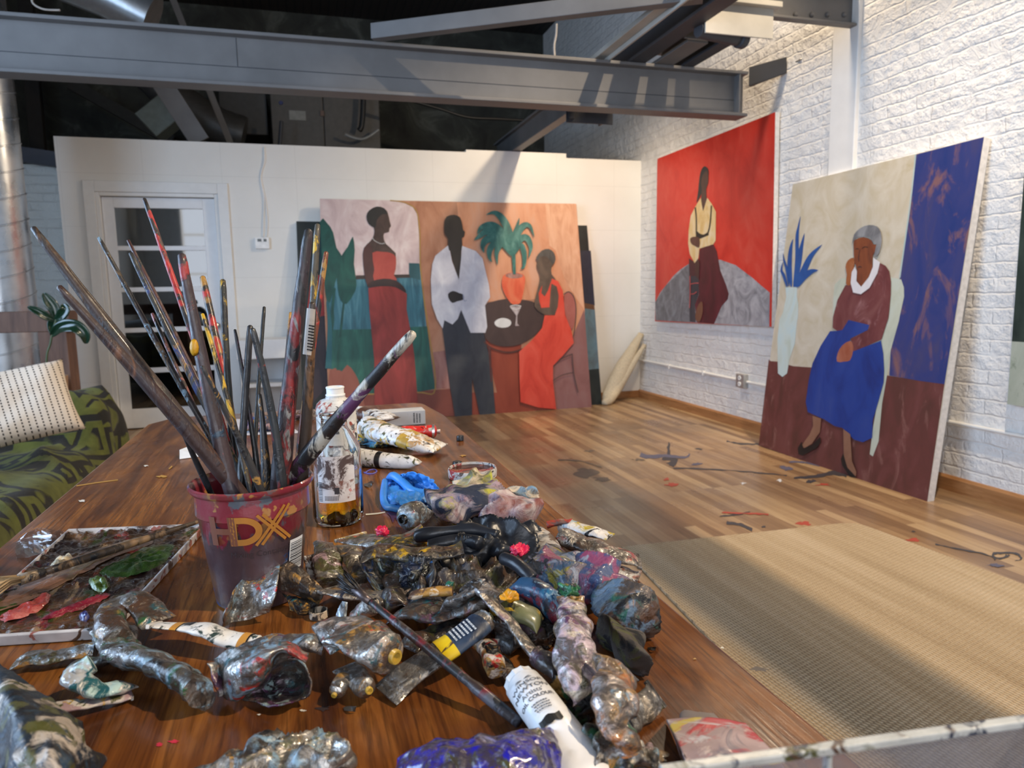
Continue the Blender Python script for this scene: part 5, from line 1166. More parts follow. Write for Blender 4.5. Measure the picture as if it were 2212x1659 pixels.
for i, (lab, tp, rp, yt, yr, w, (bc, bl)) in enumerate(bspec):
    Tp, Rp = hit(tp[0], tp[1], 1, yt), hit(rp[0], rp[1], 1, yr)
    d = (Rp - Tp).normalized(); e = Rp.copy()
    for _ in range(200):
        q = e + d * .001; rad = math.hypot(q.x - CC.x, q.y - CC.y)
        if q.z < TZ + .012 or rad > rcone(max(0, q.z - TZ)) - .010: 
            if q.z < TZ + HC * .8: break
        e = q
    if e.z > TZ + HC * .8: e = Rp + d * .03
    wt, wm, wr = [x * depth(Tp.lerp(Rp, k)) / FX / 2 for x, k in zip(w, (0, .45, 1))]
    L = (e - Tp).length; LR = (Rp - Tp).length; n_ = 30; pts = []; rad = []
    bx = d.cross(Vector((0, 1, 0))).normalized(); bow = (.004 if i % 2 else -.003)
    for k in range(n_ + 1):
        s = (k / n_) ** 1.0; x = s * L; u = min(1, x / LR)
        r = wt + (wm - wt) * min(1, u / .45) if u < .45 else wm + (wr - wm) * (u - .45) / .55
        tipr = min(1, x / (wt * 1.1)); r *= math.sqrt(max(0.02, 1 - (1 - tipr) ** 2))
        if x > LR: r *= max(.45, 1 - (x - LR) / L * 1.2)
        pts.append(Tp + d * x + bx * bow * math.sin(PI * s)); rad.append(r)
    for k in (1, 2): 
        pts.insert(k, Tp + d * wt * (.12 if k == 1 else .45)); rad.insert(k, wt * (.5 if k == 1 else .83))
    bt_ = thing('paintbrush', lab, 'brush', e)
    g = G().tube(pts, rad, 18)
    for v in g.v:
        q = v * 60; v += Vector((noise.noise(q), noise.noise(q + Vector((7, 0, 0))), 0)) * min(.0009, wt * .12)
    g.build('handle', brush_mat('handle_paint_%d' % i, bc, bl, i + 3), bt_, smooth=True)
    if i == 6:   # yellow dried dab
        q = Tp.lerp(Rp, .42); g = G().lathe([(wm * .2, 0), (wm * .75, .001), (wm * .5, .003), (.0003, .0035)], q - cF * wm * .97 + Vector((-.0045, 0, 0)), 12, axis=-cF)
        for v in g.v: v.z += (v.z - q.z) * .9
        g.build('paint_dab', plain('dab_golden', (.50, .26, .01), .4, bump=.4), bt_, smooth=True)
    if i == 19:
        q0_, q1_ = Tp.lerp(Rp, .04), Tp.lerp(Rp, .30); g = G(); V = []; sdv = d.cross(cF).normalized()
        for q, rr in ((q0_, wm * .9), (q1_, wm)):
            for a in (-60, -30, 0, 30, 60): a_ = math.radians(a); V.append(q + (sdv * math.sin(a_) - cF * math.cos(a_)) * (rr + .0006))
        g.add(V, [[k, k + 1, k + 6, k + 5] for k in range(4)], 0)
        for k in range(9):
            z_ = .35 + k * .065; V = []
            for kk in (z_, z_ + .03):
                for a in (0, 30, 58): a_ = math.radians(a); V.append(q0_.lerp(q1_, kk) + (sdv * math.sin(a_) - cF * math.cos(a_)) * (wm + .0011))
            g.add(V, [[0, 1, 4, 3], [1, 2, 5, 4]], 1)
        g.build('barcode_sticker', [plain('brush_sticker', (.42, .38, .34), .5, bump=.3), BLACKP], bt_)

# ------------------------------------------------------------------ oil jar
jc = Vector((.0325, 1.005, TZ))
def glass_mat(nm, tint=(1, 1, 1), ior=1.45, rough=0.0):
    n = NT(nm); return n.fin(tint, rough, 0, None, Transmission_Weight=1.0, IOR=ior)
GLS = glass_mat('clear_glass', (.96, .97, .95))
jt = thing('oil_jar', 'glass jar half full of amber oil with a stained paper label', 'jar', jc)
JR = .0355; H1 = .165
pr = [(.004, .002), (JR - .006, 0), (JR - .001, .005), (JR, .012), (JR, .100), (JR - .002, .112), (JR - .012, .128), (.0185, .136), (.0175, .150), (.0195, .152), (.0195, .155), (.0175, .156), (.0155, .156), (.0155, .137), (JR - .0145, .127), (JR - .005, .110), (JR - .003, .100), (JR - .003, .012), (JR - .006, .006), (.004, .005)]
g = G().lathe(pr, jc, 64)
for v in g.v:      # eight soft sides
    a = math.atan2(v.y - jc.y, v.x - jc.x); k = 1 - .035 * (1 - abs(math.cos(4 * (a + .25)))) * (1 if v.z < TZ + .118 else 0); v.x = jc.x + (v.x - jc.x) * k; v.y = jc.y + (v.y - jc.y) * k
g.build('jar_glass', GLS, jt, smooth=1.0)
n = NT('amber_oil'); OIL = n.fin((1.0, .60, .03), .0, 0, None, Transmission_Weight=1.0, IOR=1.40)
g = G().lathe([(.001, .006), (JR - .0085, .007), (JR - .0048, .013), (JR - .0048, .056), (JR - .0052, .057), (.001, .0565)], jc, 48)
g.build('oil', OIL, jt, smooth=.8)
sl = G()
for k in range(5):
    a = -.6 + .3 * k; c = jc + Vector((.017 * math.sin(a * 1.6) + .004, -.021, .012 + .003 * math.sin(k * 2.1)))
    sl.lathe([(.001, -.006), (.006, -.004), (.008, 0), (.005, .005), (.001, .0065)], c, 14, axis=(1, .2, .3 * math.sin(k)))
for v in sl.v: v += Vector((0, 0, .002 * noise.noise(v * 300)))
sl.build('paint_sludge', plain('black_sludge', (.006, .006, .007), .15, Coat_Weight=.6), jt, smooth=True)
def wrapcyl(v, C, r, a0, z0): return [C + Vector((r * math.sin(a0 + p.x / r), -r * math.cos(a0 + p.x / r), z0 + p.y)) for p in v]
n = NT('stained_jar_label'); sep = n.n('ShaderNodeSeparateXYZ'); n.l(n.coord(), sep.inputs[0]); hz_ = n.ramp(n.math('DIVIDE', n.math('SUBTRACT', sep.outputs[2], TZ + .03), .08), [(.1, 0.), (.55, 1.)])
col = n.ramp(n.noise(40, 4), [(.3, (.55, .50, .50)), (.7, (.70, .68, .68))])
s1 = n.math('ADD', n.noise(26, 6, .65, .8), n.math('MULTIPLY', hz_, .09)); col = n.mix(n.ramp(s1, [(.60, 0.), (.66, .95)]), col, (.05, .022, .018))
col = n.mix(n.ramp(n.noise(34, 5, .6, v=n.map(loc=(3, 3, 3))), [(.60, 0.), (.66, .9)]), col, (.16, .035, .012)); col = n.mix(n.ramp(n.noise(44, 5, .6, v=n.map(loc=(7, 3, 3))), [(.64, 0.), (.68, .8)]), col, (.5, .14, .12))
LBM = n.fin(col, .55)
v = [Vector((x, y, 0)) for x in [-.018 + .0045 * k for k in range(13)] for y in (-.001, .064)]
aL, _ = ang_of(712, 1030, jc, JR)
G().add(wrapcyl(v, jc, JR + .0007, aL, .038), [[2 * i, 2 * i + 2, 2 * i + 3, 2 * i + 1] for i in range(12)]).build('jar_label', LBM, jt, smooth=True)
jlab = bpy.context.scene.objects['jar_label']
g = G(); random.seed(9); y = -.0005
while y < .026:
    h = random.choice((.0005, .0008, .0011)); g.add(wrapcyl([Vector((-.0175, y, 0)), Vector((-.0115, y, 0)), Vector((-.0115, y + h, 0)), Vector((-.0175, y + h, 0))], jc, JR + .0011, aL, .0395), [[0, 1, 2, 3]]); y += h + .0009
g.add(wrapcyl([Vector((.006, .010, 0)), Vector((.0125, .010, 0)), Vector((.0125, .019, 0)), Vector((.006, .019, 0))], jc, JR + .0011, aL, .0395), [[0, 1, 2, 3]])
for k in range(4):
    for x in range(9): g.add(wrapcyl([Vector((-.008 + x * .0022, .0012 + k * .0017, 0)), Vector((-.0066 + x * .0022, .0012 + k * .0017, 0)), Vector((-.0066 + x * .0022, .0021 + k * .0017, 0)), Vector((-.008 + x * .0022, .0021 + k * .0017, 0))], jc, JR + .0011, aL, .0395), [[0, 1, 2, 3]])
g.build('label_print', plain('label_ink', (.03, .025, .03), .5), jlab)

# ------------------------------------------------------------------ white jug behind the jar
jg = Vector((.047, 1.30, TZ)); kz = .168 / .17
JUGM = blot('jug_plastic', (.62, .60, .56), [((.30, .06, .04), 40, .03), (BLK, 55, .08), (GRY, 20, .06)], 0, .45, .2, 90, 5)
t = thing('solvent_jug', 'squat white plastic bottle without cap behind the oil jar', 'bottle', jg)
prj = [(.001, 0), (.032, 0), (.036, .004), (.036, .118), (.034, .126), (.028, .132), (.019, .135), (.0175, .137), (.0175, .139), (.001, .139)]
g = G().lathe(prj, jg, 48)
for v in g.v:
    if v.z < TZ + .134:
        a = math.atan2(v.y - jg.y, v.x - jg.x); k = 1 / max(abs(math.cos(a)), abs(math.sin(a))) ; k = 1 + (k - 1) * .28; v.x = jg.x + (v.x - jg.x) * k; v.y = jg.y + (v.y - jg.y) * k
g.build('bottle_body', JUGM, t, smooth=.8)
G().lathe([(.0150, .137), (.0155, .140), (.0175, .141), (.0175, .143), (.0155, .144), (.0155, .153), (.0165, .154), (.0165, .156), (.0155, .157), (.0135, .157), (.0135, .145), (.001, .144)], jg, 32).build('bottle_neck', WHITEM, t, smooth=.7)
aJ, _ = ang_of(722, 890, jg, .038)
v = [Vector((x, y, 0)) for x in [-.022 + .006 * k for k in range(9)] for y in (0, .045)]
g = G().add(wrapcyl(v, jg, .0405, aJ, .058), [[2 * i, 2 * i + 2, 2 * i + 3, 2 * i + 1] for i in range(8)], 0)
g.add(wrapcyl([Vector((-.021, .018, 0)), Vector((-.013, .018, 0)), Vector((-.013, .040, 0)), Vector((-.021, .040, 0))], jg, .0412, aJ, .058), [[0, 1, 2, 3]], 1)
for k, ln in enumerate((.0, 1, 2)): 
    tv, tf = text_mesh(('IT dissout la', 'peinture de', 'l artiste')[k], .0062, .0002); g.add(wrapcyl([p + Vector((.004, .026 - .0075 * k, 0)) for p in tv], jg, .0412, aJ, .058), tf, 2)
g.build('bottle_label', [plain('jug_label', (.60, .58, .56), .5, bump=.1), plain('jug_yellow', (.55, .48, .04), .5), BLACKP], t)
# white lidded box with small print
a, b = T(795, 905), T(921, 918); bx0 = .14; bx1 = hit(921, 918, 2, TZ).x; by = hit(900, 918, 2, TZ).y
t = thing('paint_box', 'long white cardboard paint tube box lying near the far end of the table', 'box', (.2, by, TZ))
crt = G().box((.125, by, TZ + .0005), (bx1, by + .05, TZ + .036)).build('carton', plain('carton_white', (.55, .53, .50), .5, bump=.05), t, bevel=.0015)
g = G(); random.seed(2)
for r_ in range(3):
    z_ = .006
    while z_ < .029: h = random.choice((.0015, .002, .003)); g.box((bx1 - .030 + r_ * .007, by - .0006, TZ + z_), (bx1 - .0265 + r_ * .007, by - .0001, TZ + z_ + h * .6)); z_ += h
g.build('small_print', BLACKP, crt)
# ------------------------------------------------------------------ tubes on the far half of the table
WTB = (.66, .64, .62)
def lblcol(nm, c): return plain(nm, c, .4, bump=.1)
ptube('paint_tube', 'white and brown paint tube in front of the white carton', [(838, 905, .030), (805, 896, .026), (768, 895, .02)], 58, blot('tube_brown_white', WTB, [(BRN, 30, .2), (OCH, 40, .08), (BLK, 60, .02)], 0, .4, .2, 90, 11), full=(.25, .6, 1), cr=.0012, neck=BLACKP, seed=3,
      extra=lambda t, R, r: band(t, R, .5, .78, lblcol('brown_band', (.09, .035, .02))))
ptube('paint_tube', 'red paint tube with silver shoulder behind the big white one', [(860, 930, .022), (900, 932, .018), (938, 932, .016)], 42, blot('tube_red', (.55, .02, .015), [((.5, .45, .4), 60, .06), (BLK, 70, .06)], 0, .3, .1, 90, 12), full=(.5, .8, 1), cr=.0008, neck=plain('tin_neck', (.6, .6, .6), .3, .9), seed=4,
      extra=lambda t, R, r: band(t, R, .93, 1, plain('tin_shoulder', (.6, .6, .62), .3, .9)))
def bigwhite(t, R, r): band(t, R, .34, .46, blot('gold_band', (.40, .25, .04), [(WTB, 60, .1)], 0, .4, .1, 90, 3))
ptube('paint_tube', 'big white paint tube with gold band pointing at the viewer on a blue cloth', [(952, 968, .012), (900, 955, .022), (840, 938, .030), (795, 925, .032)], 86, blot('tube_big_white', WTB, [((.42, .26, .12), 26, .16), (BLK, 60, .02), (OLV, 30, .05), (YEL, 30, .0)], 0, .35, .25, 90, 13), full=(.28, .55, 1), cr=.0022, neck=plain('tin_neck2', (.5, .5, .5), .3, .9), seed=5, extra=bigwhite)
ptube('paint_tube', 'white paint tube with black band and silver pointed end', [(908, 1000, .012), (850, 996, .014), (800, 990, .016), (750, 986, .016)], 66, blot('tube_black_band', WTB, [(BLK, 50, .0), (OLV, 60, .02)], 0, .3, .12, 90, 14), full=(.5, .7, 1), cr=.0008, taper=.35, seed=6, cs=30,
      extra=lambda t, R, r: (band(t, R, .49, .57, BLACKP), ))
lump('cloth_scrap', 'blue and green stained rag under the big white tube', (830, 962), 70, .03, .018, blot('blue_rag', (.05, .20, .36), [(GRN, 30, .3), (BLK, 40, .3), (YEL, 60, .12)], 0, .8, .5, 90, 15), 'rag', seed=4, fold=.005, ff=60)
wire('rubber_band', 'small purple rubber band beside the white tube', [T(x, y, .001) for x, y in ((788, 1022), (797, 1016), (808, 1014), (814, 1018), (806, 1023), (795, 1023), (786, 1020))], .0012, plain('band_purple', (.12, .12, .45), .5), 'rubber band', 5)
# small caps and lid
def capobj(label, px, r, h, mat, tilt=None, open_=False, base=0):
    p = T(px[0], px[1], base) + Vector((0, 0, .0006)); t = thing('tube_cap', label, 'cap', p)
    pr = [(r * .9, 0), (r, .001), (r * .93, h), (r * .8, h + .001), (.001, h + .001)] if not open_ else [(r * .9, 0), (r, .001), (r, h), (r * .82, h), (r * .8, .002), (.001, .002)]
    g = G().lathe(pr, p, 28, axis=tilt)
    for i, v in enumerate(g.v):
        if i % 2 and i < 28 * 3: v += (p - v) * .05 * (1 if abs(v.z - p.z) < h * 2 else 0)
    for v in g.v: v.z = max(v.z, TZ + .0004)
    g.build('cap_shell', mat, t, smooth=.6); return t
capobj('small black tube cap standing alone near the table edge', (994, 952), .0085, .010, BLACKP)
capobj('small black cap lying behind the paint-filled jar lid', (988, 1006), .0095, .007, BLACKP)
lc = T(1021, 1030)
t = thing('jar_lid', 'upturned white jar lid smeared with red and cream paint', 'lid', lc)
G().lathe([(.040, 0), (.042, .001), (.043, .012), (.042, .0165), (.040, .0165), (.0395, .004), (.001, .004)], lc + Vector((0, 0, .0005)), 48).build('lid_shell', blot('lid_white', (.50, .48, .45), [(BRN, 50, .06), ((.30, .02, .02), 30, .0), (BLK, 60, .02)], 0, .5, .4, 200, 21), t, smooth=.7)
G().lathe([(.001, .010), (.030, .009), (.0385, .013), (.0392, .0045), (.001, .0045)], lc + Vector((0, 0, .0005)), 40).build('wet_paint', blot('lid_paint', (.28, .09, .05), [((.60, .42, .32), 30, .3), ((.30, .015, .02), 26, .3), ((.06, .02, .015), 40, .3)], 0, .2, .4, 60, 22, .5, (.3, 1, 1)), t, smooth=True)
# blue nitrile glove
NIT = plain('blue_nitrile', (.04, .22, .62), .38, bump=.15, scale=120)
gl = thing('blue_glove', 'crumpled bright blue nitrile glove beside the oil jar', 'glove', T(890, 1060))
sheet('glove_cuff', None, [[(838, 1030, .004), (862, 1026, .026), (895, 1024, .034), (930, 1036, .028), (955, 1060, .014)], [(830, 1055, .006), (858, 1046, .010), (890, 1048, .008), (925, 1056, .012), (957, 1072, .008)], [(829, 1085, .002), (860, 1082, .020), (895, 1084, .022), (930, 1082, .014), (952, 1078, .004)], [(838, 1098, .001), (865, 1102, .004), (900, 1102, .004), (925, 1092, .002), (948, 1082, .001)]], NIT, None, cr=.004, cs=70, seed=7, fold=.003, ff=90, parent=gl, edge=.004)
wv = [T(x, y, h) for x, y, h in ((832, 1040, .012), (828, 1068, .010), (834, 1092, .006), (862, 1100, .006), (905, 1104, .006), (930, 1094, .006))]
G().tube([p + Vector((0, 0, .002 * noise.noise(p * 90))) for p in catmull(wv, 6)], .0055, 10).build('rolled_edge', NIT, gl, smooth=True)
G().tube([p for p in catmull([T(x, y, h) for x, y, h in ((842, 1034, .014), (850, 1028, .022), (868, 1040, .018), (890, 1060, .012), (915, 1066, .010), (950, 1066, .008))], 6)], .007, 10).build('finger', NIT, gl, smooth=True)
# paper sheet behind the cup
G().box((T(388, 990).x, T(388, 990).y, TZ + .0006), (T(440, 990).x, T(440, 955).y, TZ + .0022))
v = [T(388, 992, .001), T(440, 985, .001), T(470, 960, .001), T(420, 960, .014), T(388, 972, .012)]
setp(mesh('paper_scrap', v, [[0, 1, 2, 3, 4]], plain('paper_white', (.70, .74, .78), .6), solid=.0006, soff=1), 'small white folded paper scrap behind the brush cup at its left', 'paper')
v = [T(508, 905, .001), T(600, 905, .001), T(650, 935, .001), T(520, 940, .001)]
setp(mesh('paper_sheet', v, [[0, 1, 2, 3]], plain('paper_pale', (.50, .48, .50), .6), solid=.0006, soff=1), 'pale paper sheet lying behind the brushes', 'paper')
lump('cloth_scrap', 'dark blue and ochre rag behind the brushes', (575, 930), 40, .03, .035, blot('rag_behind', (.04, .04, .06), [(OCH, 40, .3), (BLU, 30, .3), (MAU, 40, .15)], 0, .7, .5, 90, 17), 'rag', seed=14, fold=.006, ff=60)
lump('paint_lump', 'grey and pink paint tube end behind the brushes left of the white bottle', (655, 905), 26, .02, .024, blot('lump_behind', (.30, .25, .22), [(MAU, 30, .3), (BRN, 30, .3)], 0, .5, .5, 90, 18), 'paint tube', seed=15, fold=.004, ff=60)

# ------------------------------------------------------------------ palette tray
def tray():
    A, B, C, D = T(150, 1160), T(446, 1148), T(238, 1384), T(-120, 1408)
    t = thing('palette_tray', 'square white palette tray caked with dark, green and red oil paint', 'palette', (A + C) / 2)
    cen = (A + B + C + D) / 4
    def off(k, z): return [Vector((cen.x + (p.x - cen.x) * k, cen.y + (p.y - cen.y) * k, TZ + z)) for p in (A, B, C, D)]
    o0, o1, i1, i0 = off(.985, .0006), off(1., .012), off(.965, .012), off(.955, .006)
    V = o0 + o1 + i1 + i0; F = [[3, 2, 1, 0]]
    for b in (0, 4, 8):
        for k in range(4): F.append([b + k, b + (k + 1) % 4, b + 4 + (k + 1) % 4, b + 4 + k])
    F.append([12, 13, 14, 15])
    mesh('tray_shell', V, F, blot('tray_white', (.46, .44, .44), [(BRN, 30, .12), ((.25, .08, .06), 40, .05)], 0, .4, .1, 60, 31), t, bevel=.0012)
    NU, NV = 130, 130; V = []; F = []
    n = NT('palette_sludge'); f = n.noise(14, 6, .65, 1.5, v=n.map((1, .5, 1), rot=(0, 0, .6)))
    col = n.ramp(f, [(.26, (.004, .004, .005)), (.40, (.018, .008, .008)), (.50, (.040, .020, .010)), (.58, (.10, .05, .022)), (.66, (.24, .14, .075)), (.74, (.05, .03, .015))])
    for cc, sc_, th_, lo in (((.13, .008, .018), 18, .56, 3), ((.02, .045, .006), 15, .58, 7), ((.006, .010, .06), 22, .62, 11), ((.30, .19, .10), 12, .60, 15), ((.25, .05, .04), 26, .62, 19)):
        col = n.mix(n.ramp(n.noise(sc_, 6, .65, 1.8, v=n.map((1, .4, 1), rot=(0, 0, .7), loc=(lo, lo, 0))), [(th_, 0.), (th_ + .05, .9)]), col, cc)
    SL = n.fin(col, .16, 0, n.bump(n.math('ADD', f, n.noise(90, 5, .7)), .7, .005), Coat_Weight=.6, Coat_Roughness=.1)
    def blotp(nm, a, b, c): 
        n = NT(nm); f = n.noise(20, 6, .65, 1.5, v=n.map((1, .4, 1), rot=(0, 0, .7))); return n.fin(n.ramp(f, [(.3, a), (.5, b), (.72, c)]), .2, 0, n.bump(n.noise(110, 5, .7), .6, .004), Coat_Weight=.6, Coat_Roughness=.1)
    P4 = off(.955, 0)
    for i in range(NU + 1):
        for j in range(NV + 1):
            u, v = i / NU, j / NV
            p = P4[0].lerp(P4[1], u).lerp(P4[3].lerp(P4[2], u), v)
            e = min(u, 1 - u, v, 1 - v); bank = max(0, 1 - e / .09)
            h = .0068 + .0028 * noise.noise(p * 60) + .0016 * noise.noise(p * 170) + bank * (.0025 + .003 * noise.noise(p * 120))
            V.append(Vector((p.x, p.y, TZ + max(.0062, h))))
    for i in range(NU):
        for j in range(NV): a = i * (NV + 1) + j; F.append([a, a + NV + 1, a + NV + 2, a + 1])
    mesh('mixed_paint', V, F, SL, t, smooth=True)
    def smear(nm, px, mat, h, sd):
        out = cat2(px, 4); c = Vector((sum(x for x, y in out) / len(out), sum(y for x, y in out) / len(out))); rings_ = 9; V = []; F = []; n_ = len(out)
        for k in range(rings_):
            s = 1 - k / (rings_ - 1)
            for x, y in out:
                q = T(c.x + (x - c.x) * s, c.y + (y - c.y) * s, 0); q.z = TZ + .0075 + h * (1 - s ** 4) + h * .7 * noise.noise(q * 130 + Vector((sd, 0, 0))) + h * .5 * noise.noise(q * 320)
                V.append(q)
        for k in range(rings_ - 1):
            for i in range(n_): F.append([k * n_ + i, k * n_ + (i + 1) % n_, (k + 1) * n_ + (i + 1) % n_, (k + 1) * n_ + i])
        mesh(nm, V, F, mat, t, smooth=True)
    smear('green_paint', [(215, 1248), (250, 1228), (310, 1198), (355, 1188), (385, 1196), (365, 1222), (330, 1244), (285, 1258), (240, 1262)], blotp('green_smear', (.008, .02, .004), (.025, .06, .008), (.07, .12, .02)), .004, 1)
    smear('green_paint', [(193, 1268), (215, 1262), (238, 1275), (232, 1292), (205, 1290)], blotp('green_daub', (.03, .06, .005), (.09, .15, .015), (.30, .42, .30)), .006, 2)
    smear('tan_paint', [(-30, 1300), (30, 1262), (110, 1236), (190, 1205), (300, 1178), (330, 1186), (250, 1215), (180, 1250), (110, 1290), (40, 1322), (-30, 1340)], blotp('tan_wide', (.10, .05, .03), (.17, .09, .055), (.26, .15, .10)), .0008, 9)
    smear('tan_paint', [(5, 1318), (20, 1288), (70, 1262), (150, 1240), (200, 1225), (205, 1240), (150, 1262), (90, 1290), (40, 1310)], blotp('tan_smear', (.10, .05, .035), (.22, .12, .085), (.32, .19, .13)), .0015, 3)
    smear('red_paint', [(0, 1350), (40, 1330), (90, 1315), (100, 1296), (112, 1300), (100, 1325), (60, 1345), (10, 1360)], blotp('red_smear', (.12, .02, .015), (.33, .05, .045), (.50, .16, .15)), .004, 4)
    smear('red_paint', [(185, 1314), (225, 1298), (240, 1300), (215, 1316), (180, 1330), (110, 1352), (90, 1352), (140, 1330)], blotp('crimson_smear', (.04, .005, .008), (.16, .01, .025), (.32, .03, .05)), .003, 5)
    smear('blue_paint', [(172, 1345), (190, 1340), (196, 1352), (182, 1360)], blotp('blue_daub', (.004, .006, .05), (.01, .015, .14), (.15, .2, .4)), .005, 6)
    smear('cream_paint', [(108, 1240), (125, 1222), (150, 1212), (160, 1222), (145, 1236), (120, 1252)], blotp('cream_daub', (.35, .2, .08), (.62, .5, .32), (.75, .68, .52)), .006, 7)
    smear('tan_paint', [(150, 1268), (190, 1240), (260, 1205), (330, 1172), (320, 1166), (240, 1190), (170, 1225), (120, 1262)], blotp('tan_streak', (.08, .045, .02), (.20, .12, .06), (.36, .24, .14)), .0018, 8)
tray()
# brush lying on the tray
bA, bB = T(438, 1124, .016), T(95, 1236, .019)
t = thing('paintbrush', 'long brush lying across the palette tray with bristles at the left', 'brush', bA.lerp(bB, .5))
P = [bA.lerp(bB, k / 20) for k in range(21)]
G().tube(P, [.0022 + .0028 * math.sin(PI * min(1, k / 20 * .72 + .02)) for k in range(21)], 14).build('handle', brush_mat('tray_brush_wood', (.075, .045, .025), [(BLK, 50, .2), ((.2, .12, .06), 30, .3)], 41), t, smooth=True)
dB = (bB - bA).normalized()
fer = G().tube([bB, bB + dB * .012, bB + dB * .026], [.0055, .006, .0062], 14).build('ferrule', blot('ferrule_crusted', (.20, .15, .10), [(OCH, 60, .3), (BLK, 60, .3)], .4, .35, .5, 200, 42), t, smooth=True)
g = G(); random.seed(6)
for k in range(46):
    o = Vector((random.uniform(-1, 1), random.uniform(-1, 1), random.uniform(-.6, .8))) * .005; s0 = bB + dB * .024 + o; e_ = bB + dB * random.uniform(.050, .066) + o * 2.1
    g.tube([s0, s0.lerp(e_, .5) + Vector((0, 0, .0015)), Vector((e_.x, e_.y, max(TZ + .009, e_.z - .005)))], [.0011, .0010, .0003], 5)
g.build('bristles', plain('cream_bristles', (.36, .24, .12), .5, var=.4), fer, smooth=True)
# clear plastic offcut
FILM = NT('clear_film'); a_ = FILM.n('ShaderNodeBsdfTransparent'); a_.inputs[0].default_value = (.93, .95, .97, 1); b_ = FILM.n('ShaderNodeBsdfGlossy'); b_.inputs['Roughness'].default_value = .08; b_.inputs[0].default_value = (1, 1, 1, 1)
lw = FILM.n('ShaderNodeLayerWeight'); lw.inputs[0].default_value = .3; mx = FILM.n('ShaderNodeMixShader'); FILM.l(FILM.math('ADD', FILM.math('MULTIPLY', lw.outputs['Facing'], .45), .05), mx.inputs[0]); FILM.l(a_.outputs[0], mx.inputs[1]); FILM.l(b_.outputs[0], mx.inputs[2]); FILM.l(mx.outputs[0], FILM.out.inputs[0]); FILM = FILM.m
fm = thing('plastic_wrapper', 'clear crinkled plastic wrapper beside the palette tray', 'wrapper', T(90, 1175))
sheet('film_sheet', None, [[(38, 1168, .002), (60, 1152, .016), (88, 1140, .020), (120, 1146, .014), (143, 1150, .010)], [(34, 1180, .001), (62, 1166, .004), (92, 1164, .006), (122, 1160, .010), (146, 1164, .002)], [(36, 1206, .001), (64, 1202, .012), (94, 1192, .010), (120, 1178, .004), (147, 1170, .001)]], FILM, None, nu=9, nv=12, cr=.003, cs=50, seed=3, solid=.0005, parent=fm, smooth=False)
# ================================================================== heap of squeezed tubes, rags and gloves
YN_ = plain('yellow_crusted_neck', (.42, .27, .04), .35, bump=.5, var=.4); DKN = plain('dark_neck', (.05, .045, .04), .3, bump=.4); SLN = plain('silver_neck', (.5, .48, .44), .3, .8, bump=.3); OLN = plain('olive_neck', (.16, .15, .07), .35, bump=.4)
GP = 'squeezed paint tubes in the heap'
def pt(label, path, w, mat, **kw): return ptube('paint_tube', label, path, w, mat, group=None, **kw)
# ---- left group
pt('bent bare foil tube at the left, its upper half curling behind the orange-striped tube', [(345, 1345, .020), (305, 1305, .030), (262, 1300, .030), (238, 1335, .026), (250, 1385, .022)], 74,
   foil('foil_left_a', [(GRN, 26, .25), (OCH, 30, .16), (TEAL, 34, .14), (BRN, 22, .2)], 51), cr=.0032, seed=11, head=False, full=(.2, .5, .7))
pt('twisted foil tube stained blue-green stretching from the tray to the table front', [(240, 1355, .014), (262, 1410, .016), (330, 1430, .022), (400, 1470, .020), (432, 1500, .018)], 108,
   foil('foil_left_b', [(TEAL, 22, .3), (GRN, 30, .2), (BLK, 26, .3), (LBL, 40, .2)], 52), cr=.0045, seed=12, roll=(.2, 1.0), full=(.3, .5, .6), head=False)
pt('flattened yellowish foil tube lying in front of the palette tray', [(32, 1432, .006), (90, 1420, .008), (150, 1412, .009), (208, 1402, .010)], 62,
   foil('foil_flat', [(OLV, 24, .35), (OCH, 40, .2), (LBL, 30, .12)], 53), cr=.0022, seed=13, full=(.08, .15, .4), cs=90, head=False, neck=None)
pt('dark stained tube under the flat yellowish one', [(150, 1440, .006), (225, 1425, .012), (290, 1398, .014)], 44, foil('foil_dark_under', [(BLK, 20, .6), (OLV, 30, .3)], 54), cr=.002, seed=14, full=(.3, .5, .8), head=False)
TW_ = foil('tube_teal_white', [((.45, .62, .60), 24, .35), (TEAL, 30, .25), (GRN, 34, .15)], 55, base=(.62, .60, .56), metal=.2)
pt('teal and white crumpled tube end at the left front', [(278, 1478, .008), (225, 1492, .014), (180, 1478, .020), (160, 1462, .022), (200, 1435, .028)], 62, TW_, cr=.003, seed=15, full=(.15, .5, .7), head=False)
pt('whitish flat tube tail with crimp under the teal and white tube', [(282, 1500, .004), (235, 1510, .006), (180, 1522, .008), (120, 1530, .010)], 40, blot('tail_white', (.55, .50, .46), [(OLV, 40, .25), (YEL, 50, .12), (MAU, 24, .25)], 0, .4, .3, 90, 56), cr=.0014, seed=16, full=(.08, .2, .4), crimp=True, head=False)
# near dark and cream lump at the bottom left corner
sheet('paint_tube', 'big blurred cream and navy smeared foil tube at the bottom left corner', [[(-60, 1400, .010), (-10, 1425, .045), (60, 1478, .050), (130, 1528, .046), (178, 1560, .036)], [(-60, 1480, .010), (0, 1500, .058), (70, 1540, .062), (140, 1575, .054), (190, 1612, .030)], [(-60, 1600, .010), (20, 1610, .050), (90, 1650, .050), (150, 1660, .042), (232, 1640, .018)], [(-40, 1700, .005), (20, 1720, .020), (90, 1740, .020), (150, 1730, .015), (190, 1700, .006)]],
      blot('navy_cream', (.42, .36, .30), [((.012, .020, .032), 15, .55), (BLK, 22, .3), ((.015, .035, .06), 26, .16), (OLV, 34, .1)], .15, .4, .3, 60, 57), 'paint tube', cr=.005, cs=38, seed=5, solid=.002)
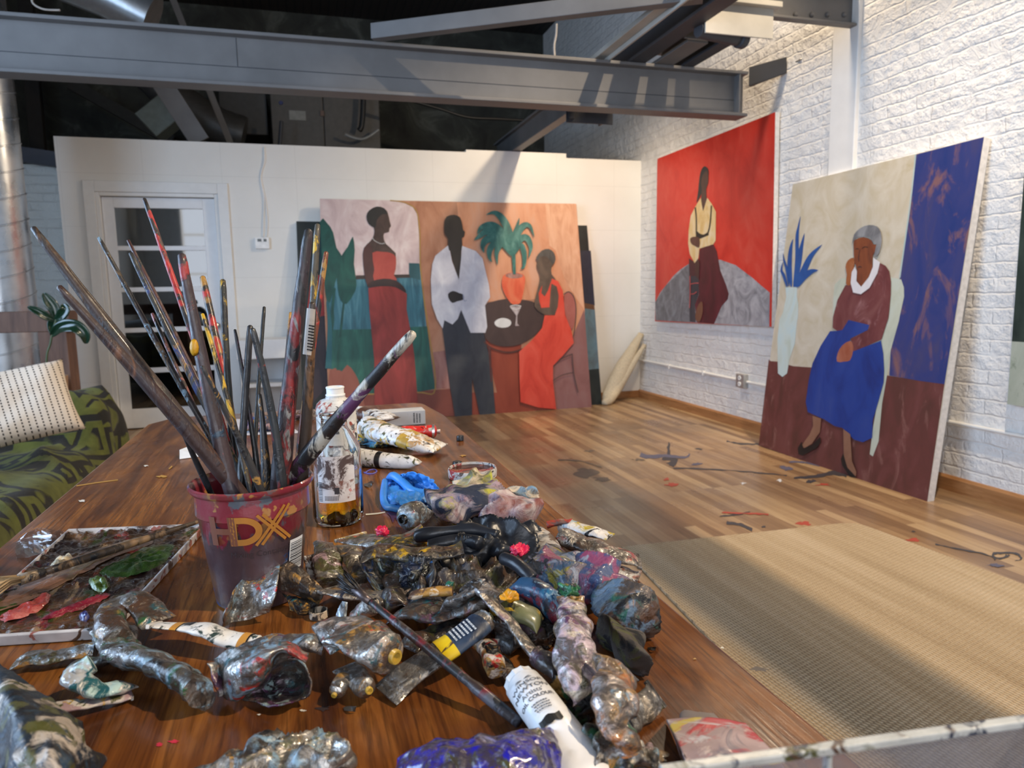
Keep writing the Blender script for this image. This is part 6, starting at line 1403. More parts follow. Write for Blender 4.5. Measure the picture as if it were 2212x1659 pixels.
# ---- orange striped tube
def orange_parts(t, R, r):
    om = plain('orange_band', (.52, .24, .04), .4)
    band(t, R, .17, .235, om); band(t, R, .235, .25, BLACKP); band(t, R, .86, .93, om); band(t, R, .94, .955, BLACKP)
    g = G(); nv = len(R[0][0])
    for k in range(9):
        i = int(.27 * 56) + (k // 2); a = R[i][0]; s = .0008
        p0 = a[int(nv * .18)] ; p1 = a[int(nv * .30)]; up = Vector((0, 0, .0012)); d_ = R[i][2] * (.0006 + .0007 * (k % 2) * .8) ; o_ = R[i][2] * (.0016 * (k % 2))
        g.add([p0 + up + o_, p1 + up + o_, p1 + up + o_ + d_, p0 + up + o_ + d_], [[0, 1, 2, 3]])
    g.build('barcode', BLACKP, t)
pt('white and orange striped paint tube, twisted, with wide flat tail', [(334, 1350, .024), (400, 1352, .022), (450, 1366, .020), (500, 1382, .016), (556, 1392, .014)], 56,
   blot('tube_orange_stripe', (.70, .68, .64), [((.03, .05, .045), 40, .10), (BLK, 50, .02)], 0, .35, .08, 90, 58), cr=.0014, seed=17, full=(.05, .35, .8), crimp=plain('crimp_white', (.72, .70, .68), .35), tail=1.5, extra=orange_parts, roll=(.35, -.1), cs=40)
# ---- tent-folded foil in front of the cup
tf_ = thing('paint_tube', 'large flattened bare foil tube folded like a tent in front of the mixing cup', 'paint tube', T(590, 1310))
TM = foil('tent_foil_bright', [(LBL, 20, .3), (GRY, 30, .2), (RED, 40, .07), (OCH, 44, .06)], 60, rough=.25)
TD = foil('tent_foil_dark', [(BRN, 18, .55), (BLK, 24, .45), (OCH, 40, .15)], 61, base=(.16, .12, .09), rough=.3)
sheet('folded_front', None, [[(607, 1204, .050), (600, 1250, .042), (592, 1295, .026), (582, 1322, .012)], [(560, 1222, .044), (560, 1262, .034), (552, 1304, .020), (540, 1338, .007)], [(515, 1262, .036), (512, 1290, .026), (505, 1320, .014), (500, 1346, .005)], [(488, 1322, .026), (484, 1336, .020), (482, 1350, .010), (482, 1358, .004)]], TM, None, nu=64, nv=44, cr=.0024, cs=75, seed=21, solid=.0014, parent=tf_)
sheet('folded_back', None, [[(607, 1204, .050), (603, 1240, .040), (608, 1275, .024)], [(640, 1222, .044), (640, 1255, .034), (640, 1285, .018)], [(675, 1250, .034), (672, 1278, .026), (668, 1298, .012)], [(702, 1276, .024), (696, 1292, .018), (685, 1312, .006)]], TD, None, nu=44, nv=44, cr=.003, cs=70, seed=22, solid=.0014, parent=tf_)
sheet('rolled_tail', None, [[(610, 1282, .014), (640, 1290, .016), (690, 1296, .014)], [(622, 1300, .012), (650, 1308, .014), (684, 1306, .010)], [(628, 1318, .002), (655, 1330, .003), (680, 1322, .002)]], blot('rolled_brown', (.06, .045, .03), [(OCH, 50, .25), (BLK, 30, .4), (TEAL, 40, .1)], .2, .4, .6, 120, 62), None, nu=30, nv=40, cr=.003, cs=90, seed=23, parent=tf_)
capobj('small dark ring cap with cream paint by the tent-folded tube', (689, 1335), .0095, .008, blot('cap_cream_dark', (.03, .03, .03), [(CRM, 60, .35)], 0, .3, .3, 200, 63), open_=True)
# ---- opened foil at the front
fo = thing('paint_tube', 'cut open foil tube curling round a teal-stained hollow at the table front', 'paint tube', T(560, 1460))
FM1 = foil('open_foil_outer', [(LBL, 24, .35), (BRN, 24, .3), (TEAL, 36, .12), (RED, 50, .06)], 64); FM2 = foil('open_foil_inner', [((.02, .09, .11), 18, .5), (PUR, 26, .3), (BRN, 24, .3), ((.3, .4, .4), 60, .12)], 65, base=(.12, .09, .11), rough=.22)
sheet('outer_fold', None, [[(462, 1425, .030), (500, 1400, .040), (560, 1392, .046), (620, 1384, .048), (668, 1410, .038)], [(465, 1460, .016), (500, 1452, .034), (548, 1430, .046), (610, 1400, .052), (660, 1430, .040)], [(480, 1500, .006), (510, 1500, .018), (560, 1460, .034), (600, 1415, .044), (640, 1415, .040)], [(488, 1512, .002), (520, 1510, .008), (560, 1480, .022), (596, 1434, .034), (632, 1420, .034)]], FM1, None, nu=60, nv=60, cr=.0034, cs=55, seed=24, solid=.0014, parent=fo)
sheet('hollow', None, [[(596, 1432, .036), (632, 1420, .036), (656, 1432, .032), (668, 1455, .024)], [(565, 1462, .022), (605, 1462, .010), (645, 1465, .010), (672, 1476, .018)], [(540, 1490, .010), (590, 1500, .003), (630, 1502, .003), (664, 1500, .012)], [(524, 1512, .003), (575, 1522, .008), (620, 1520, .010), (646, 1514, .006)]], FM2, None, nu=50, nv=50, cr=.003, cs=55, seed=25, solid=.0014, parent=fo)
pt('rounded dark foil tube behind the cut open one', [(520, 1440, .014), (540, 1405, .022), (590, 1385, .026), (650, 1390, .026), (700, 1398, .022)], 60, foil('foil_behind_open', [(PUR, 20, .3), (OCH, 24, .25), (LBL, 30, .25), (BRN, 20, .2)], 66, base=(.38, .35, .33)), cr=.003, seed=26, full=(.2, .5, .6), head=False)
pt('thin purple-brown foil strip standing left of the cut open tube', [(458, 1432, .030), (470, 1465, .020), (480, 1500, .008)], 44, foil('foil_strip_purple', [(PUR, 24, .4), ((.45, .12, .03), 34, .2), (LBL, 34, .2)], 67), cr=.002, seed=27, full=(.1, .2, .4), head=False, roll=.8)
# ---- big tube with yellow crusted neck
pt('large squeezed foil tube with round shoulder and yellow crusted neck', [(692, 1385, .030), (735, 1360, .036), (780, 1380, .036), (820, 1404, .034), (838, 1412, .034)], 122,
   foil('foil_yellow_neck', [((.45, .36, .30), 16, .3), (OCH, 26, .12), (RED, 36, .08), (BRN, 22, .2), (TEAL, 50, .04)], 68), cr=.0034, seed=28, full=(.08, .25, 1.), neck=YN_, necklen=.28, tail=1.4, cs=50)
pt('small pale blue foil corner sticking up beside the yellow necked tube', [(745, 1300, .040), (735, 1335, .028), (722, 1362, .016)], 44, foil('foil_pale_blue', [((.45, .55, .62), 20, .5)], 69, base=(.55, .62, .68)), cr=.001, seed=29, full=(.05, .1, .2), head=False, roll=.3, taper=.3)
pt('clear-shouldered tube mouth with reddish ring pointing up beside black bristles', [(762, 1345, .012), (785, 1322, .022), (806, 1304, .032)], 62, foil('foil_red_ring', [((.35, .10, .05), 26, .3), (GRN, 40, .2), (MAU, 30, .2)], 70), cr=.0012, seed=30, full=(.5, .8, 1), neck=blot('green_mouth', (.04, .07, .05), [(BLK, 40, .4), (CRM, 60, .15)], 0, .2, .3, 90, 71), necklen=.12)
pt('gold-toned foil tube with upright ribbed crimp left of centre', [(722, 1272, .020), (760, 1282, .018), (800, 1292, .014), (830, 1298, .010)], 104, foil('foil_gold_crimp', [(CRM, 22, .2), (BRN, 24, .25), (OCH, 30, .15), (NVY, 40, .1)], 72), cr=.0022, seed=31, full=(.06, .2, .5), crimp=foil('crimp_silver', [(BRN, 50, .2)], 73), head=False, cs=60, roll=.25)
# small necks at the table front
pt('small tube neck crusted yellow lying at the front, left of the pair', [(748, 1462, .014), (735, 1478, .014), (726, 1494, .012)], 48, foil('foil_small_neck_a', [(OCH, 30, .3), (BRN, 30, .3), (BLU, 40, .1)], 74), cr=.0014, seed=32, full=(.5, .8, 1), neck=YN_, necklen=.4)
pt('small tube neck crusted yellow lying at the front, right of the pair', [(745, 1440, .016), (772, 1466, .014), (792, 1486, .014)], 62, foil('foil_small_neck_b', [(OCH, 34, .2), (BRN, 24, .3), (LBL, 40, .16)], 75), cr=.0018, seed=33, full=(.2, .5, 1), neck=YN_, necklen=.4)
# navy and yellow labelled tube
def navy_parts(t, R, r):
    band(t, R, .50, .62, blot('yellow_label', (.60, .42, .01), [(BRN, 50, .1)], 0, .4, .1, 90, 3), a0=-.02, a1=1); nb = band(t, R, .62, .93, blot('navy_label', (.012, .022, .045), [((.03, .05, .09), 20, .4)], 0, .35, .1, 90, 4))
    rr_ = random.Random(8); tv = []; tf = []
    for q in range(6):      # lines of white print too small to read
        x = -.008
        while x < .007:
            w_ = rr_.choice((.0008, .0014, .002)); b = len(tv); y = .004 - q * .0036
            tv += [Vector((x, y, 0)), Vector((x + w_, y, 0)), Vector((x + w_, y + .0017, 0)), Vector((x, y + .0017, 0))]; tf.append([b, b + 1, b + 2, b + 3]); x += w_ + .0006
    i0 = int(.66 * 56); p, t_, sd, up = R[i0][1], R[i0][2], R[i0][3], R[i0][4]; rr = (R[i0][0][9] - p).length
    V = []
    for v in tv: V.append(p + t_ * (.004 - v.y) * 1.0 + sd * (v.x) + up * (rr + .0012))
    G().add(V, tf).build('label_text', plain('label_white_ink', (.55, .58, .6), .5), nb)
pt('silver, yellow and navy labelled paint tube lying across the heap front', [(832, 1502, .005), (890, 1452, .014), (950, 1410, .024), (1010, 1368, .034), (1048, 1340, .038)], 78,
   foil('foil_navy_label', [(BRN, 22, .2), (GRY, 24, .2)], 76, rough=.22), cr=.0012, seed=34, full=(.04, .3, .7), taper=1.0, extra=navy_parts, cs=40, roll=-.15, neck=OLN, necklen=.3)
# ---- centre: dark folds
pt('rolled brown and yellow tube tail in the heap middle', [(885, 1286, .034), (930, 1278, .038), (978, 1278, .038)], 36, blot('roll_brown_yellow', (.14, .08, .045), [(OCH, 34, .35), (BRN, 30, .3), (CRM, 60, .1)], .3, .35, .3, 90, 77), cr=.0012, seed=35, full=(.4, .5, .5), head=False)
pt('dark crumpled tube fanning out under the rolled brown tail', [(862, 1330, .016), (910, 1320, .026), (960, 1318, .030), (1010, 1310, .034), (1050, 1285, .044)], 96, foil('foil_dark_fan', [(BLK, 20, .5), (BRN, 24, .3), (PUR, 30, .15), (TEAL, 60, .07)], 78, base=(.30, .27, .25)), cr=.005, seed=36, full=(.1, .2, .4), head=False, cs=60)
pt('grey foil ridge crossing the heap, pale blue highlight painted into its colour', [(975, 1320, .030), (1010, 1285, .048), (1035, 1262, .052), (1060, 1290, .050)], 70, foil('foil_ridge', [(GRY, 26, .3), (LBL, 30, .3), (BLK, 30, .2)], 79, base=(.45, .42, .42)), cr=.004, seed=37, full=(.12, .2, .3), head=False, roll=.5)  # pale blue patches are a highlight painted onto the foil
pt('narrow silver folded foil strip running down to the right', [(1048, 1278, .052), (1080, 1320, .044), (1120, 1368, .032), (1168, 1425, .020)], 52, foil('foil_strip', [(GRY, 24, .25), (CRM, 40, .2), (MAU, 40, .1)], 80, rough=.22), cr=.0016, seed=38, full=(.12, .16, .3), head=False, cs=90, roll=.55)
pt('dark tube lying under the navy labelled one', [(880, 1400, .012), (940, 1365, .014), (1000, 1345, .016)], 60, foil('foil_under_navy', [(BLK, 18, .5), (BRN, 24, .3), (OLV, 30, .2)], 81, base=(.2, .18, .16)), cr=.0035, seed=39, full=(.2, .4, .6), head=False)
pt('ochre and white crusted tube stub right of the navy label', [(1050, 1385, .020), (1062, 1415, .018), (1072, 1448, .014)], 62, blot('stub_ochre_white', (.30, .20, .08), [(OCH, 24, .35), ((.55, .50, .46), 34, .2), (BLK, 40, .2), (RED, 60, .06)], .2, .3, .5, 90, 82), cr=.0025, seed=40, full=(.5, .7, .8), head=False)
pt('pale crumpled tube corner next to the ochre crusted stub', [(1075, 1420, .010), (1096, 1445, .010), (1106, 1462, .008)], 34, foil('foil_pale_corner', [(CRM, 30, .4), (BRN, 40, .2)], 83), cr=.002, seed=41, full=(.3, .4, .5), head=False)
pt('dark purple tube shoulder with glossy threads right of the silver strip', [(1215, 1450, .020), (1185, 1432, .022), (1160, 1418, .022)], 66, foil('foil_purple_knob', [((.05, .02, .04), 22, .6), (BLK, 30, .3), (MAU, 50, .1)], 84, base=(.2, .15, .17)), cr=.002, seed=42, full=(.5, .8, 1), neck=plain('purple_black_neck', (.03, .012, .02), .2, bump=.4), necklen=.3)
pt('olive green tube with orange paint curl near the heap middle', [(1168, 1352, .022), (1130, 1325, .032), (1092, 1308, .036), (1070, 1302, .036)], 74, blot('tube_olive', (.085, .085, .025), [(BLK, 26, .2), (YEL, 50, .1), ((.15, .16, .08), 18, .3)], 0, .3, .2, 90, 85, .4), cr=.0016, seed=43, full=(.4, .7, 1), head=False, cs=40)
lump('paint_curl', 'squeezed curl of orange paint on the olive tube', (1098, 1296, .048), 20, .006, .007, plain('orange_curl', (.60, .27, .01), .35, bump=.5), 'paint', seed=50, fold=.003, ff=160, base=.048, nu=40, nv=24)
lump('paint_tube', 'black glossy crusted tube end beside the olive tube', (1168, 1368, .01), 24, .016, .030, blot('black_crusted', (.012, .012, .016), [(OCH, 60, .15), (BLK, 30, .5)], .2, .2, .8, 140, 86, .5), 'paint tube', seed=51, fold=.005, ff=110, nu=60, nv=40)
pt('blue paint tube stained with red in the heap right of centre', [(1120, 1262, .040), (1150, 1272, .040), (1190, 1300, .034), (1222, 1330, .026)], 82, blot('tube_blue', (.02, .07, .16), [((.02, .13, .26), 18, .4), ((.20, .03, .05), 30, .2), (NVY, 24, .3), (LBL, 60, .1)], 0, .3, .3, 90, 87, .3), cr=.002, seed=44, full=(.6, .9, 1), head=False, cs=40)
# ---- big bright crumpled tubes right
MV = foil('foil_mauve', [((.52, .40, .44), 14, .45), ((.70, .66, .66), 26, .22), (PUR, 24, .14), (OCH, 30, .14), (OLV, 26, .12), (CRM, 40, .12)], 88, base=(.50, .44, .44), metal=.6)
pt('big crumpled mauve and cream tube with green crusted tip', [(1232, 1288, .050), (1240, 1345, .048), (1238, 1400, .044), (1248, 1450, .036), (1278, 1496, .024)], 128, MV, cr=.0055, seed=45, full=(.4, .45, .4), head=False, cs=45, taper=.55)
lump('paint_curl', 'green paint crusted on the tip of the mauve tube', (1228, 1283, .050), 20, .010, .012, blot('green_curl', (.015, .12, .045), [(BLK, 60, .2), ((.04, .22, .12), 40, .2)], 0, .3, .5, 120, 89, .4), 'paint', seed=52, fold=.004, ff=140, base=.046, nu=50, nv=30)
OB = foil('foil_orange_brown', [((.38, .14, .04), 20, .38), (OCH, 26, .28), ((.50, .42, .40), 22, .25), (LBL, 30, .15), (BRN, 20, .25)], 90, base=(.44, .38, .35), metal=.7)
pt('big crumpled brown and orange streaked tube standing at the table front', [(1330, 1440, .044), (1328, 1490, .048), (1334, 1550, .042), (1345, 1600, .026)], 122, OB, cr=.0055, seed=46, full=(.45, .5, .45), head=False, cs=45, roll=(.5, .1))
lump('paint_lump', 'dried cream paint crust between the two big crumpled tubes', (1268, 1478, .02), 36, .016, .026, blot('cream_crust', (.55, .46, .40), [(MAU, 30, .3), (OCH, 40, .25), (RED, 60, .06)], 0, .4, .7, 140, 91, .3), 'paint', seed=53, fold=.004, ff=110, base=.012, nu=70, nv=40)
pt('small tarnished foil tail with crimp at the right of the brown orange tube', [(1415, 1500, .014), (1400, 1520, .012), (1370, 1545, .012), (1350, 1560, .012)], 66, foil('foil_tail_right', [(BRN, 24, .3), (OLV, 26, .25), (CRM, 40, .12)], 92), cr=.0022, seed=47, full=(.06, .3, .5), crimp=True, head=False, roll=.9)
lump('paint_lump', 'dark green and ochre crusted tube under the mauve one', (1245, 1540), 46, .030, .026, blot('green_ochre_dark', (.04, .045, .03), [(OCH, 34, .25), (GRN, 30, .3), (BLK, 26, .4)], .2, .4, .6, 120, 93), 'paint tube', seed=54, fold=.006, ff=80)
# ---- rags
RG = blot('rag_mixed', (.42, .36, .36), [((.06, .08, .17), 16, .42), (MAU, 22, .25), ((.14, .03, .03), 26, .16), ((.42, .40, .04), 34, .08), (NVY, 20, .3)], 0, .85, .5, 160, 94)
rg = thing('cotton_rag', 'bunched off-white cotton rag stained blue, red and yellow on top of the heap', 'rag', T(1040, 1110))
lump('cloth', None, (1010, 1112, .005), 92, .052, .052, RG, None, seed=60, fold=.007, ff=26, parent=rg, ang=-.1)
lump('cloth', None, (1105, 1118, .01), 62, .034, .044, blot('rag_right_part', (.52, .44, .42), [((.02, .03, .08), 18, .45), ((.20, .06, .05), 24, .2), (MAU, 22, .2)], 0, .85, .5, 160, 95), None, seed=61, fold=.006, ff=30, parent=rg)
lump('cloth', None, (1030, 1072, .0), 46, .026, .040, blot('rag_olive_part', (.30, .27, .18), [((.08, .08, .04), 20, .35), ((.45, .42, .05), 34, .14), (CRM, 26, .25)], 0, .85, .5, 160, 96), None, seed=62, fold=.006, ff=36, parent=rg)
lump('cotton_rag', 'greyish blue wrinkled rag corner behind the bunched cotton rag', (1125, 1092), 42, .022, .026, blot('rag_bluegrey', (.20, .24, .26), [(BRN, 26, .3), (LBL, 30, .3), (CRM, 40, .1)], 0, .8, .5, 160, 97), 'rag', seed=63, fold=.005, ff=40)
R8 = blot('rag_blue_yellow', (.16, .13, .15), [((.03, .07, .13), 16, .45), ((.20, .17, .02), 26, .22), ((.20, .05, .10), 22, .2), ((.22, .25, .32), 24, .16), (BLK, 24, .2)], .15, .4, .5, 110, 98, .3)
lump('paper_towel', 'paint-soaked blue, yellow and violet towel wad on the right of the heap', (1210, 1280), 74, .038, .046, R8, 'rag', seed=64, fold=.006, ff=30, ang=-.5)
lump('paper_towel', 'violet and blue paint-soaked towel wad behind the green tipped tube', (1288, 1302), 56, .034, .047, blot('rag_violet', (.14, .09, .16), [((.05, .08, .18), 18, .4), ((.24, .06, .13), 24, .25), ((.25, .27, .36), 26, .16)], .2, .35, .5, 110, 99, .4), 'rag', seed=65, fold=.006, ff=32)
R8b = blot('rag_green_grey', (.11, .09, .08), [((.015, .10, .08), 20, .35), ((.26, .17, .15), 16, .3), (BRN, 20, .35), ((.10, .16, .24), 24, .3), (BLK, 24, .25)], .4, .35, .5, 110, 100)
lump('paper_towel', 'green and grey-brown towel wad at the right edge of the heap', (1350, 1376), 48, .030, .050, R8b, 'rag', seed=66, fold=.006, ff=30, ang=.6)
lump('paper_towel', 'dark brown crumpled paper wad below the green and grey one', (1350, 1432), 44, .032, .036, blot('paper_dark_brown', (.06, .05, .042), [(BLK, 24, .3), (OLV, 30, .15), ((.13, .11, .10), 20, .2)], 0, .7, .5, 110, 101), 'rag', seed=67, fold=.007, ff=30)
# ---- black gloves
BG = NT('black_nitrile'); f = BG.noise(50, 4); BG = BG.fin(BG.ramp(f, [(.3, (.008, .009, .012)), (.7, (.018, .022, .032))]), .34, 0, BG.bump(BG.noise(18, 4, .6, 1), .3, .006))
bgm = thing('black_glove', 'crumpled black nitrile glove lying over the middle of the heap', 'glove', T(1050, 1200))
lump('glove_palm', None, (1075, 1232), 92, .042, .054, BG, None, seed=70, fold=.011, ff=34, parent=bgm, ang=-.2)
lump('glove_cuff', None, (1000, 1245), 66, .036, .044, BG, None, seed=71, fold=.010, ff=36, parent=bgm)
G().tube(catmull([T(896, 1160, .040), T(935, 1152, .046), T(985, 1146, .048), T(1030, 1146, .048), T(1075, 1156, .046)], 6), [.004] + [.0072 + .0014 * math.sin(i * .5) for i in range(23)] + [.006], 14).build('finger', BG, bgm, smooth=True)
G().tube(catmull([T(925, 1182, .036), T(955, 1174, .040), T(1000, 1168, .042), T(1040, 1174, .044)], 6), [.004] + [.008] * 17 + [.006], 14).build('finger', BG, bgm, smooth=True)
G().tube(catmull([T(1085, 1205, .056), T(1115, 1218, .056), T(1140, 1240, .050), T(1150, 1252, .046)], 6), [.005] + [.0066] * 15 + [.0068, .006, .003], 14).build('finger', BG, bgm, smooth=True)
lump('paint_curl', 'crusty crimson paint blob on the black glove', (1122, 1202, .052), 20, .010, .010, plain('crimson_curl', (.42, .012, .05), .35, bump=.8, var=.5), 'paint', seed=55, fold=.0022, ff=200, base=.054, nu=50, nv=30)
# ---- tubes behind and left of the gloves
pt('round tube with open black mouth facing the viewer beside the blue glove', [(905, 1105, .026), (893, 1112, .026), (880, 1118, .026)], 84, foil('foil_black_mouth', [(BLK, 24, .3), (RED, 34, .1), (OLV, 30, .2), (LBL, 30, .15)], 102), cr=.0014, seed=72, full=(.9, .95, 1), neck=plain('black_tar_neck', (.008, .008, .008), .15, bump=.6), necklen=.35)
pt('foil tube with bright crimson daub below the oil jar', [(758, 1160, .012), (800, 1168, .020), (850, 1172, .026), (890, 1165, .030), (915, 1158, .032)], 78, foil('foil_crimson', [(OLV, 24, .3), (BRN, 26, .3), (YEL, 40, .1), ((.35, .06, .02), 40, .08)], 103), cr=.0028, seed=73, full=(.06, .3, .9), crimp=foil('crimp_yellowish', [(YEL, 40, .4)], 104), head=False)
lump('paint_curl', 'bright crimson squeezed paint on the foil tube below the jar', (826, 1156, .026), 12, .012, .010, plain('crimson_daub', (.60, .01, .06), .3, bump=.7, var=.4), 'paint', seed=56, fold=.0022, ff=190, base=.026, nu=50, nv=30)
pt('crumpled grey foil tube standing in a point left of the heap', [(700, 1172, .034), (705, 1200, .030), (712, 1232, .022), (722, 1258, .014)], 84, foil('foil_point', [(OLV, 22, .35), (BRN, 24, .35), (GRY, 30, .2), (MAU, 40, .1)], 105, base=(.40, .37, .33)), cr=.004, seed=74, full=(.12, .25, .4), head=False, roll=.15, taper=.5)
pt('white-edged crushed tube behind the tent-folded one', [(672, 1198, .030), (674, 1222, .018), (680, 1246, .010)], 34, blot('crushed_white_edge', (.62, .60, .58), [(BRN, 40, .3), (RED, 60, .08)], 0, .4, .3, 90, 106), cr=.0016, seed=75, full=(.2, .2, .3), head=False, roll=.4)
pt('foil tube piece with cut square top right of the pointed one', [(752, 1180, .030), (768, 1212, .026), (784, 1250, .018)], 62, foil('foil_square', [(OLV, 26, .3), (BRN, 20, .4), (OCH, 44, .1), (NVY, 30, .15)], 107, base=(.42, .38, .32)), cr=.003, seed=76, full=(.15, .3, .4), head=False, roll=.2)
pt('big dark foil tube with yellow rim and blue daub inside its fold', [(780, 1205, .040), (830, 1190, .046), (890, 1198, .044), (960, 1192, .044), (1000, 1185, .046)], 70, foil('foil_yellow_rim', [(BRN, 20, .35), (YEL, 40, .15), (BLK, 24, .35), (OLV, 24, .25)], 108, base=(.32, .29, .24)), cr=.004, seed=77, full=(.12, .2, .3), head=False)
sheet('paint_tube', 'torn foil hollow with blue paint between dark folds', [[(775, 1200, .042), (820, 1200, .030), (870, 1208, .034), (930, 1204, .044)], [(785, 1235, .030), (830, 1232, .014), (880, 1228, .022), (940, 1230, .046)], [(805, 1268, .022), (845, 1262, .012), (890, 1262, .020), (935, 1258, .040)], [(825, 1292, .012), (860, 1288, .014), (900, 1285, .016), (930, 1282, .028)]],
      foil('foil_blue_inside', [(BLK, 16, .5), ((.01, .10, .34), 26, .2), (OLV, 30, .2), (LBL, 40, .12)], 109, base=(.22, .21, .2)), 'paint tube', nu=60, nv=60, cr=.0045, cs=50, seed=78, solid=.0014)
lump('paint_lump', 'glossy black beaded paint crust in the dark middle of the heap', (905, 1262, .02), 42, .022, .034, blot('black_beads', (.010, .010, .012), [((.08, .08, .06), 90, .15), (NVY, 30, .3)], .2, .16, 1.0, 160, 110, .6), 'paint tube', seed=79, fold=.004, ff=90, base=.016)
lump('paint_lump', 'glassy green paint bead between foil folds', (970, 1256, .045), 11, .006, .010, blot('green_bead', (.02, .14, .10), [(OLV, 60, .3)], 0, .1, .2, 120, 111, .8), 'paint', seed=57, fold=.001, ff=120, base=.036, nu=40, nv=24)
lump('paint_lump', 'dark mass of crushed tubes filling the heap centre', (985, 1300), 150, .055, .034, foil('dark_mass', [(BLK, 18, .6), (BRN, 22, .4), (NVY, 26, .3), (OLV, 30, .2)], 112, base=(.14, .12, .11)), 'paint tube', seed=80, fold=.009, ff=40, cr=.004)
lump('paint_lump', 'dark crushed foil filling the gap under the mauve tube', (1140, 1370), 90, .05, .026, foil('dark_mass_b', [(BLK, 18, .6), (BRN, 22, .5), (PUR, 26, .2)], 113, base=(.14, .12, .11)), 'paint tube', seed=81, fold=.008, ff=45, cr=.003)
# ---- far right tubes over the table edge
pt('crumpled grey-white tube leaning right of the cotton rag', [(1140, 1142, .030), (1165, 1160, .034), (1188, 1188, .030)], 66, blot('tube_grey_white', (.45, .42, .40), [(GRY, 22, .2), (BRN, 34, .15), (CRM, 26, .25)], .2, .45, .2, 90, 114), cr=.002, seed=82, full=(.3, .4, .5), head=False, cs=40)
pt('red and white streaked foil tube reaching over the table edge', [(1378, 1212, .016), (1330, 1200, .022), (1270, 1180, .028), (1215, 1160, .032)], 74, foil('foil_red_white', [((.40, .04, .03), 22, .3), (CRM, 24, .25), (BRN, 34, .2), (BLK, 50, .15)], 115), cr=.0028, seed=83, full=(.08, .35, .8), crimp=foil('crimp_dark', [(BLK, 30, .5)], 116), head=False)
pt('white and red smeared foil tail under the red streaked tube', [(1378, 1245, .008), (1330, 1232, .012), (1285, 1222, .018)], 52, foil('foil_white_red', [((.60, .56, .52), 18, .4), ((.40, .10, .06), 30, .2)], 117), cr=.0024, seed=84, full=(.06, .2, .4), crimp=True, head=False)
pt('white tube with black spots and yellow patch sticking out past the table edge', [(1318, 1160, .030), (1285, 1150, .032), (1245, 1140, .032), (1215, 1135, .030)], 46, blot('tube_white_black_yellow', (.62, .60, .58), [(BLK, 36, .3), ((.45, .33, .02), 26, .14), (LBL, 22, .16)], .2, .4, .3, 90, 118), cr=.002, seed=85, full=(.06, .4, .8), head=False)
pt('small brown and red tube corner poking up behind the white spotted tube', [(1232, 1124, .040), (1208, 1128, .036), (1182, 1134, .032)], 26, blot('tube_brown_red', (.12, .06, .05), [((.35, .04, .02), 26, .4), (CRM, 40, .12)], 0, .4, .3, 90, 119), cr=.0014, seed=86, full=(.06, .3, .6), head=False)
# ---- front: white tube with printed name
def wn_parts(t, R, r):
    i0 = 50; p, ax, sd, up = R[i0][1], R[i0][2], R[i0][3], R[i0][4]
    ink = plain('grey_print', (.10, .095, .10), .5)
    toC = -(p - CAM).normalized(); upn = (toC - ax * toC.dot(ax)).normalized(); sdn = ax.cross(upn) * -1
    if sdn.dot(cR) < 0: sdn = -sdn
    dn = -ax          # text runs from the cap down the tube
    k = 0
    g = G()
    def ln(txt, size, dist, bold=0, sx=1):
        tv, tf = text_mesh(txt, size, bold); V = []
        for v in tv:
            s = dist - v.y + .0075; fi = max(0, min(55.99, 56 - s / (Ltot / 56))); i = int(fi); pc = R[i][1].lerp(R[i + 1][1], fi - i)
            ring = R[i][0]; x = v.x * sx + .0022; th = x / r
            dirv = upn * math.cos(th) + sdn * math.sin(th)
            rad = max((q - R[i][1]).dot(dirv) for q in ring) ; rad2 = max((q - R[i + 1][1]).dot(dirv) for q in R[i + 1][0])
            V.append(pc + dirv * (max(rad, rad2) + .0005))
        g.add(V, tf)
    Ltot = sum((R[i + 1][1] - R[i][1]).length for i in range(56))
    ln('WINSOR', .0062, .0165, .00005, 1.1); ln('&', .0035, .0192); ln('NEWTON', .0062, .0243, .00005, 1.1)
    ln("Artists'", .0062, .0305); ln('OIL COLOUR', .0044, .0355, .0001, 1.1)
    g.build('printed_name', ink, t)
    acc = {}
    def patch(pts, name, mat):
        g2, _ = acc.setdefault(name, (G(), mat)); V = []
        for x, s in pts:
            x += .0022; s += .0075
            fi = max(0, min(55.99, 56 - s / (Ltot / 56))); i = int(fi); pc = R[i][1].lerp(R[i + 1][1], fi - i); th = x / r
            dirv = upn * math.cos(th) + sdn * math.sin(th); rad = max(max((q - R[i][1]).dot(dirv) for q in R[i][0]), max((q - R[i + 1][1]).dot(dirv) for q in R[i + 1][0]))
            V.append(pc + dirv * (rad + .0007))
        n_ = len(V) // 2; g2.add(V, [[2 * k, 2 * k + 1, 2 * k + 3, 2 * k + 2] for k in range(n_ - 1)])
    patch([p_ for k in range(9) for p_ in ((-.0085 + k * .0021, .0540 + .0008 * math.sin(k * 1.3)), (-.0085 + k * .0021, .0605 + .0008 * math.sin(k * 2 + 1)))], 'colour_swatch', plain('black_swatch', (.02, .02, .02), .4))
    rr_ = random.Random(3)
    for q in range(4):      # lines of print too small to read
        x = -.0065 + .001 * (q % 2)
        while x < .0062:
            w_ = rr_.choice((.0008, .0012, .0018)); patch([(x, .0395 + q * .0024), (x, .0405 + q * .0024), (x + w_, .0395 + q * .0024), (x + w_, .0405 + q * .0024)], 'fine_print', ink); x += w_ + .0005
    # winged emblem above the name
    for sgn in (-1, 1):
        for q in range(6):
            a0 = .35 + q * .22; pts = []
            for k in range(6):
                u = k / 5; x = sgn * (.0008 + .0062 * u * math.cos(a0 * .55)); s = .0095 - .0058 * u * math.sin(a0) * (.9) + .0018 * u * u
                pts += [(x, s), (x, s + .00035)]
            patch(pts, 'winged_emblem', ink)
    for nm_, (g2, m2_) in acc.items(): g2.build(nm_, m2_, t)
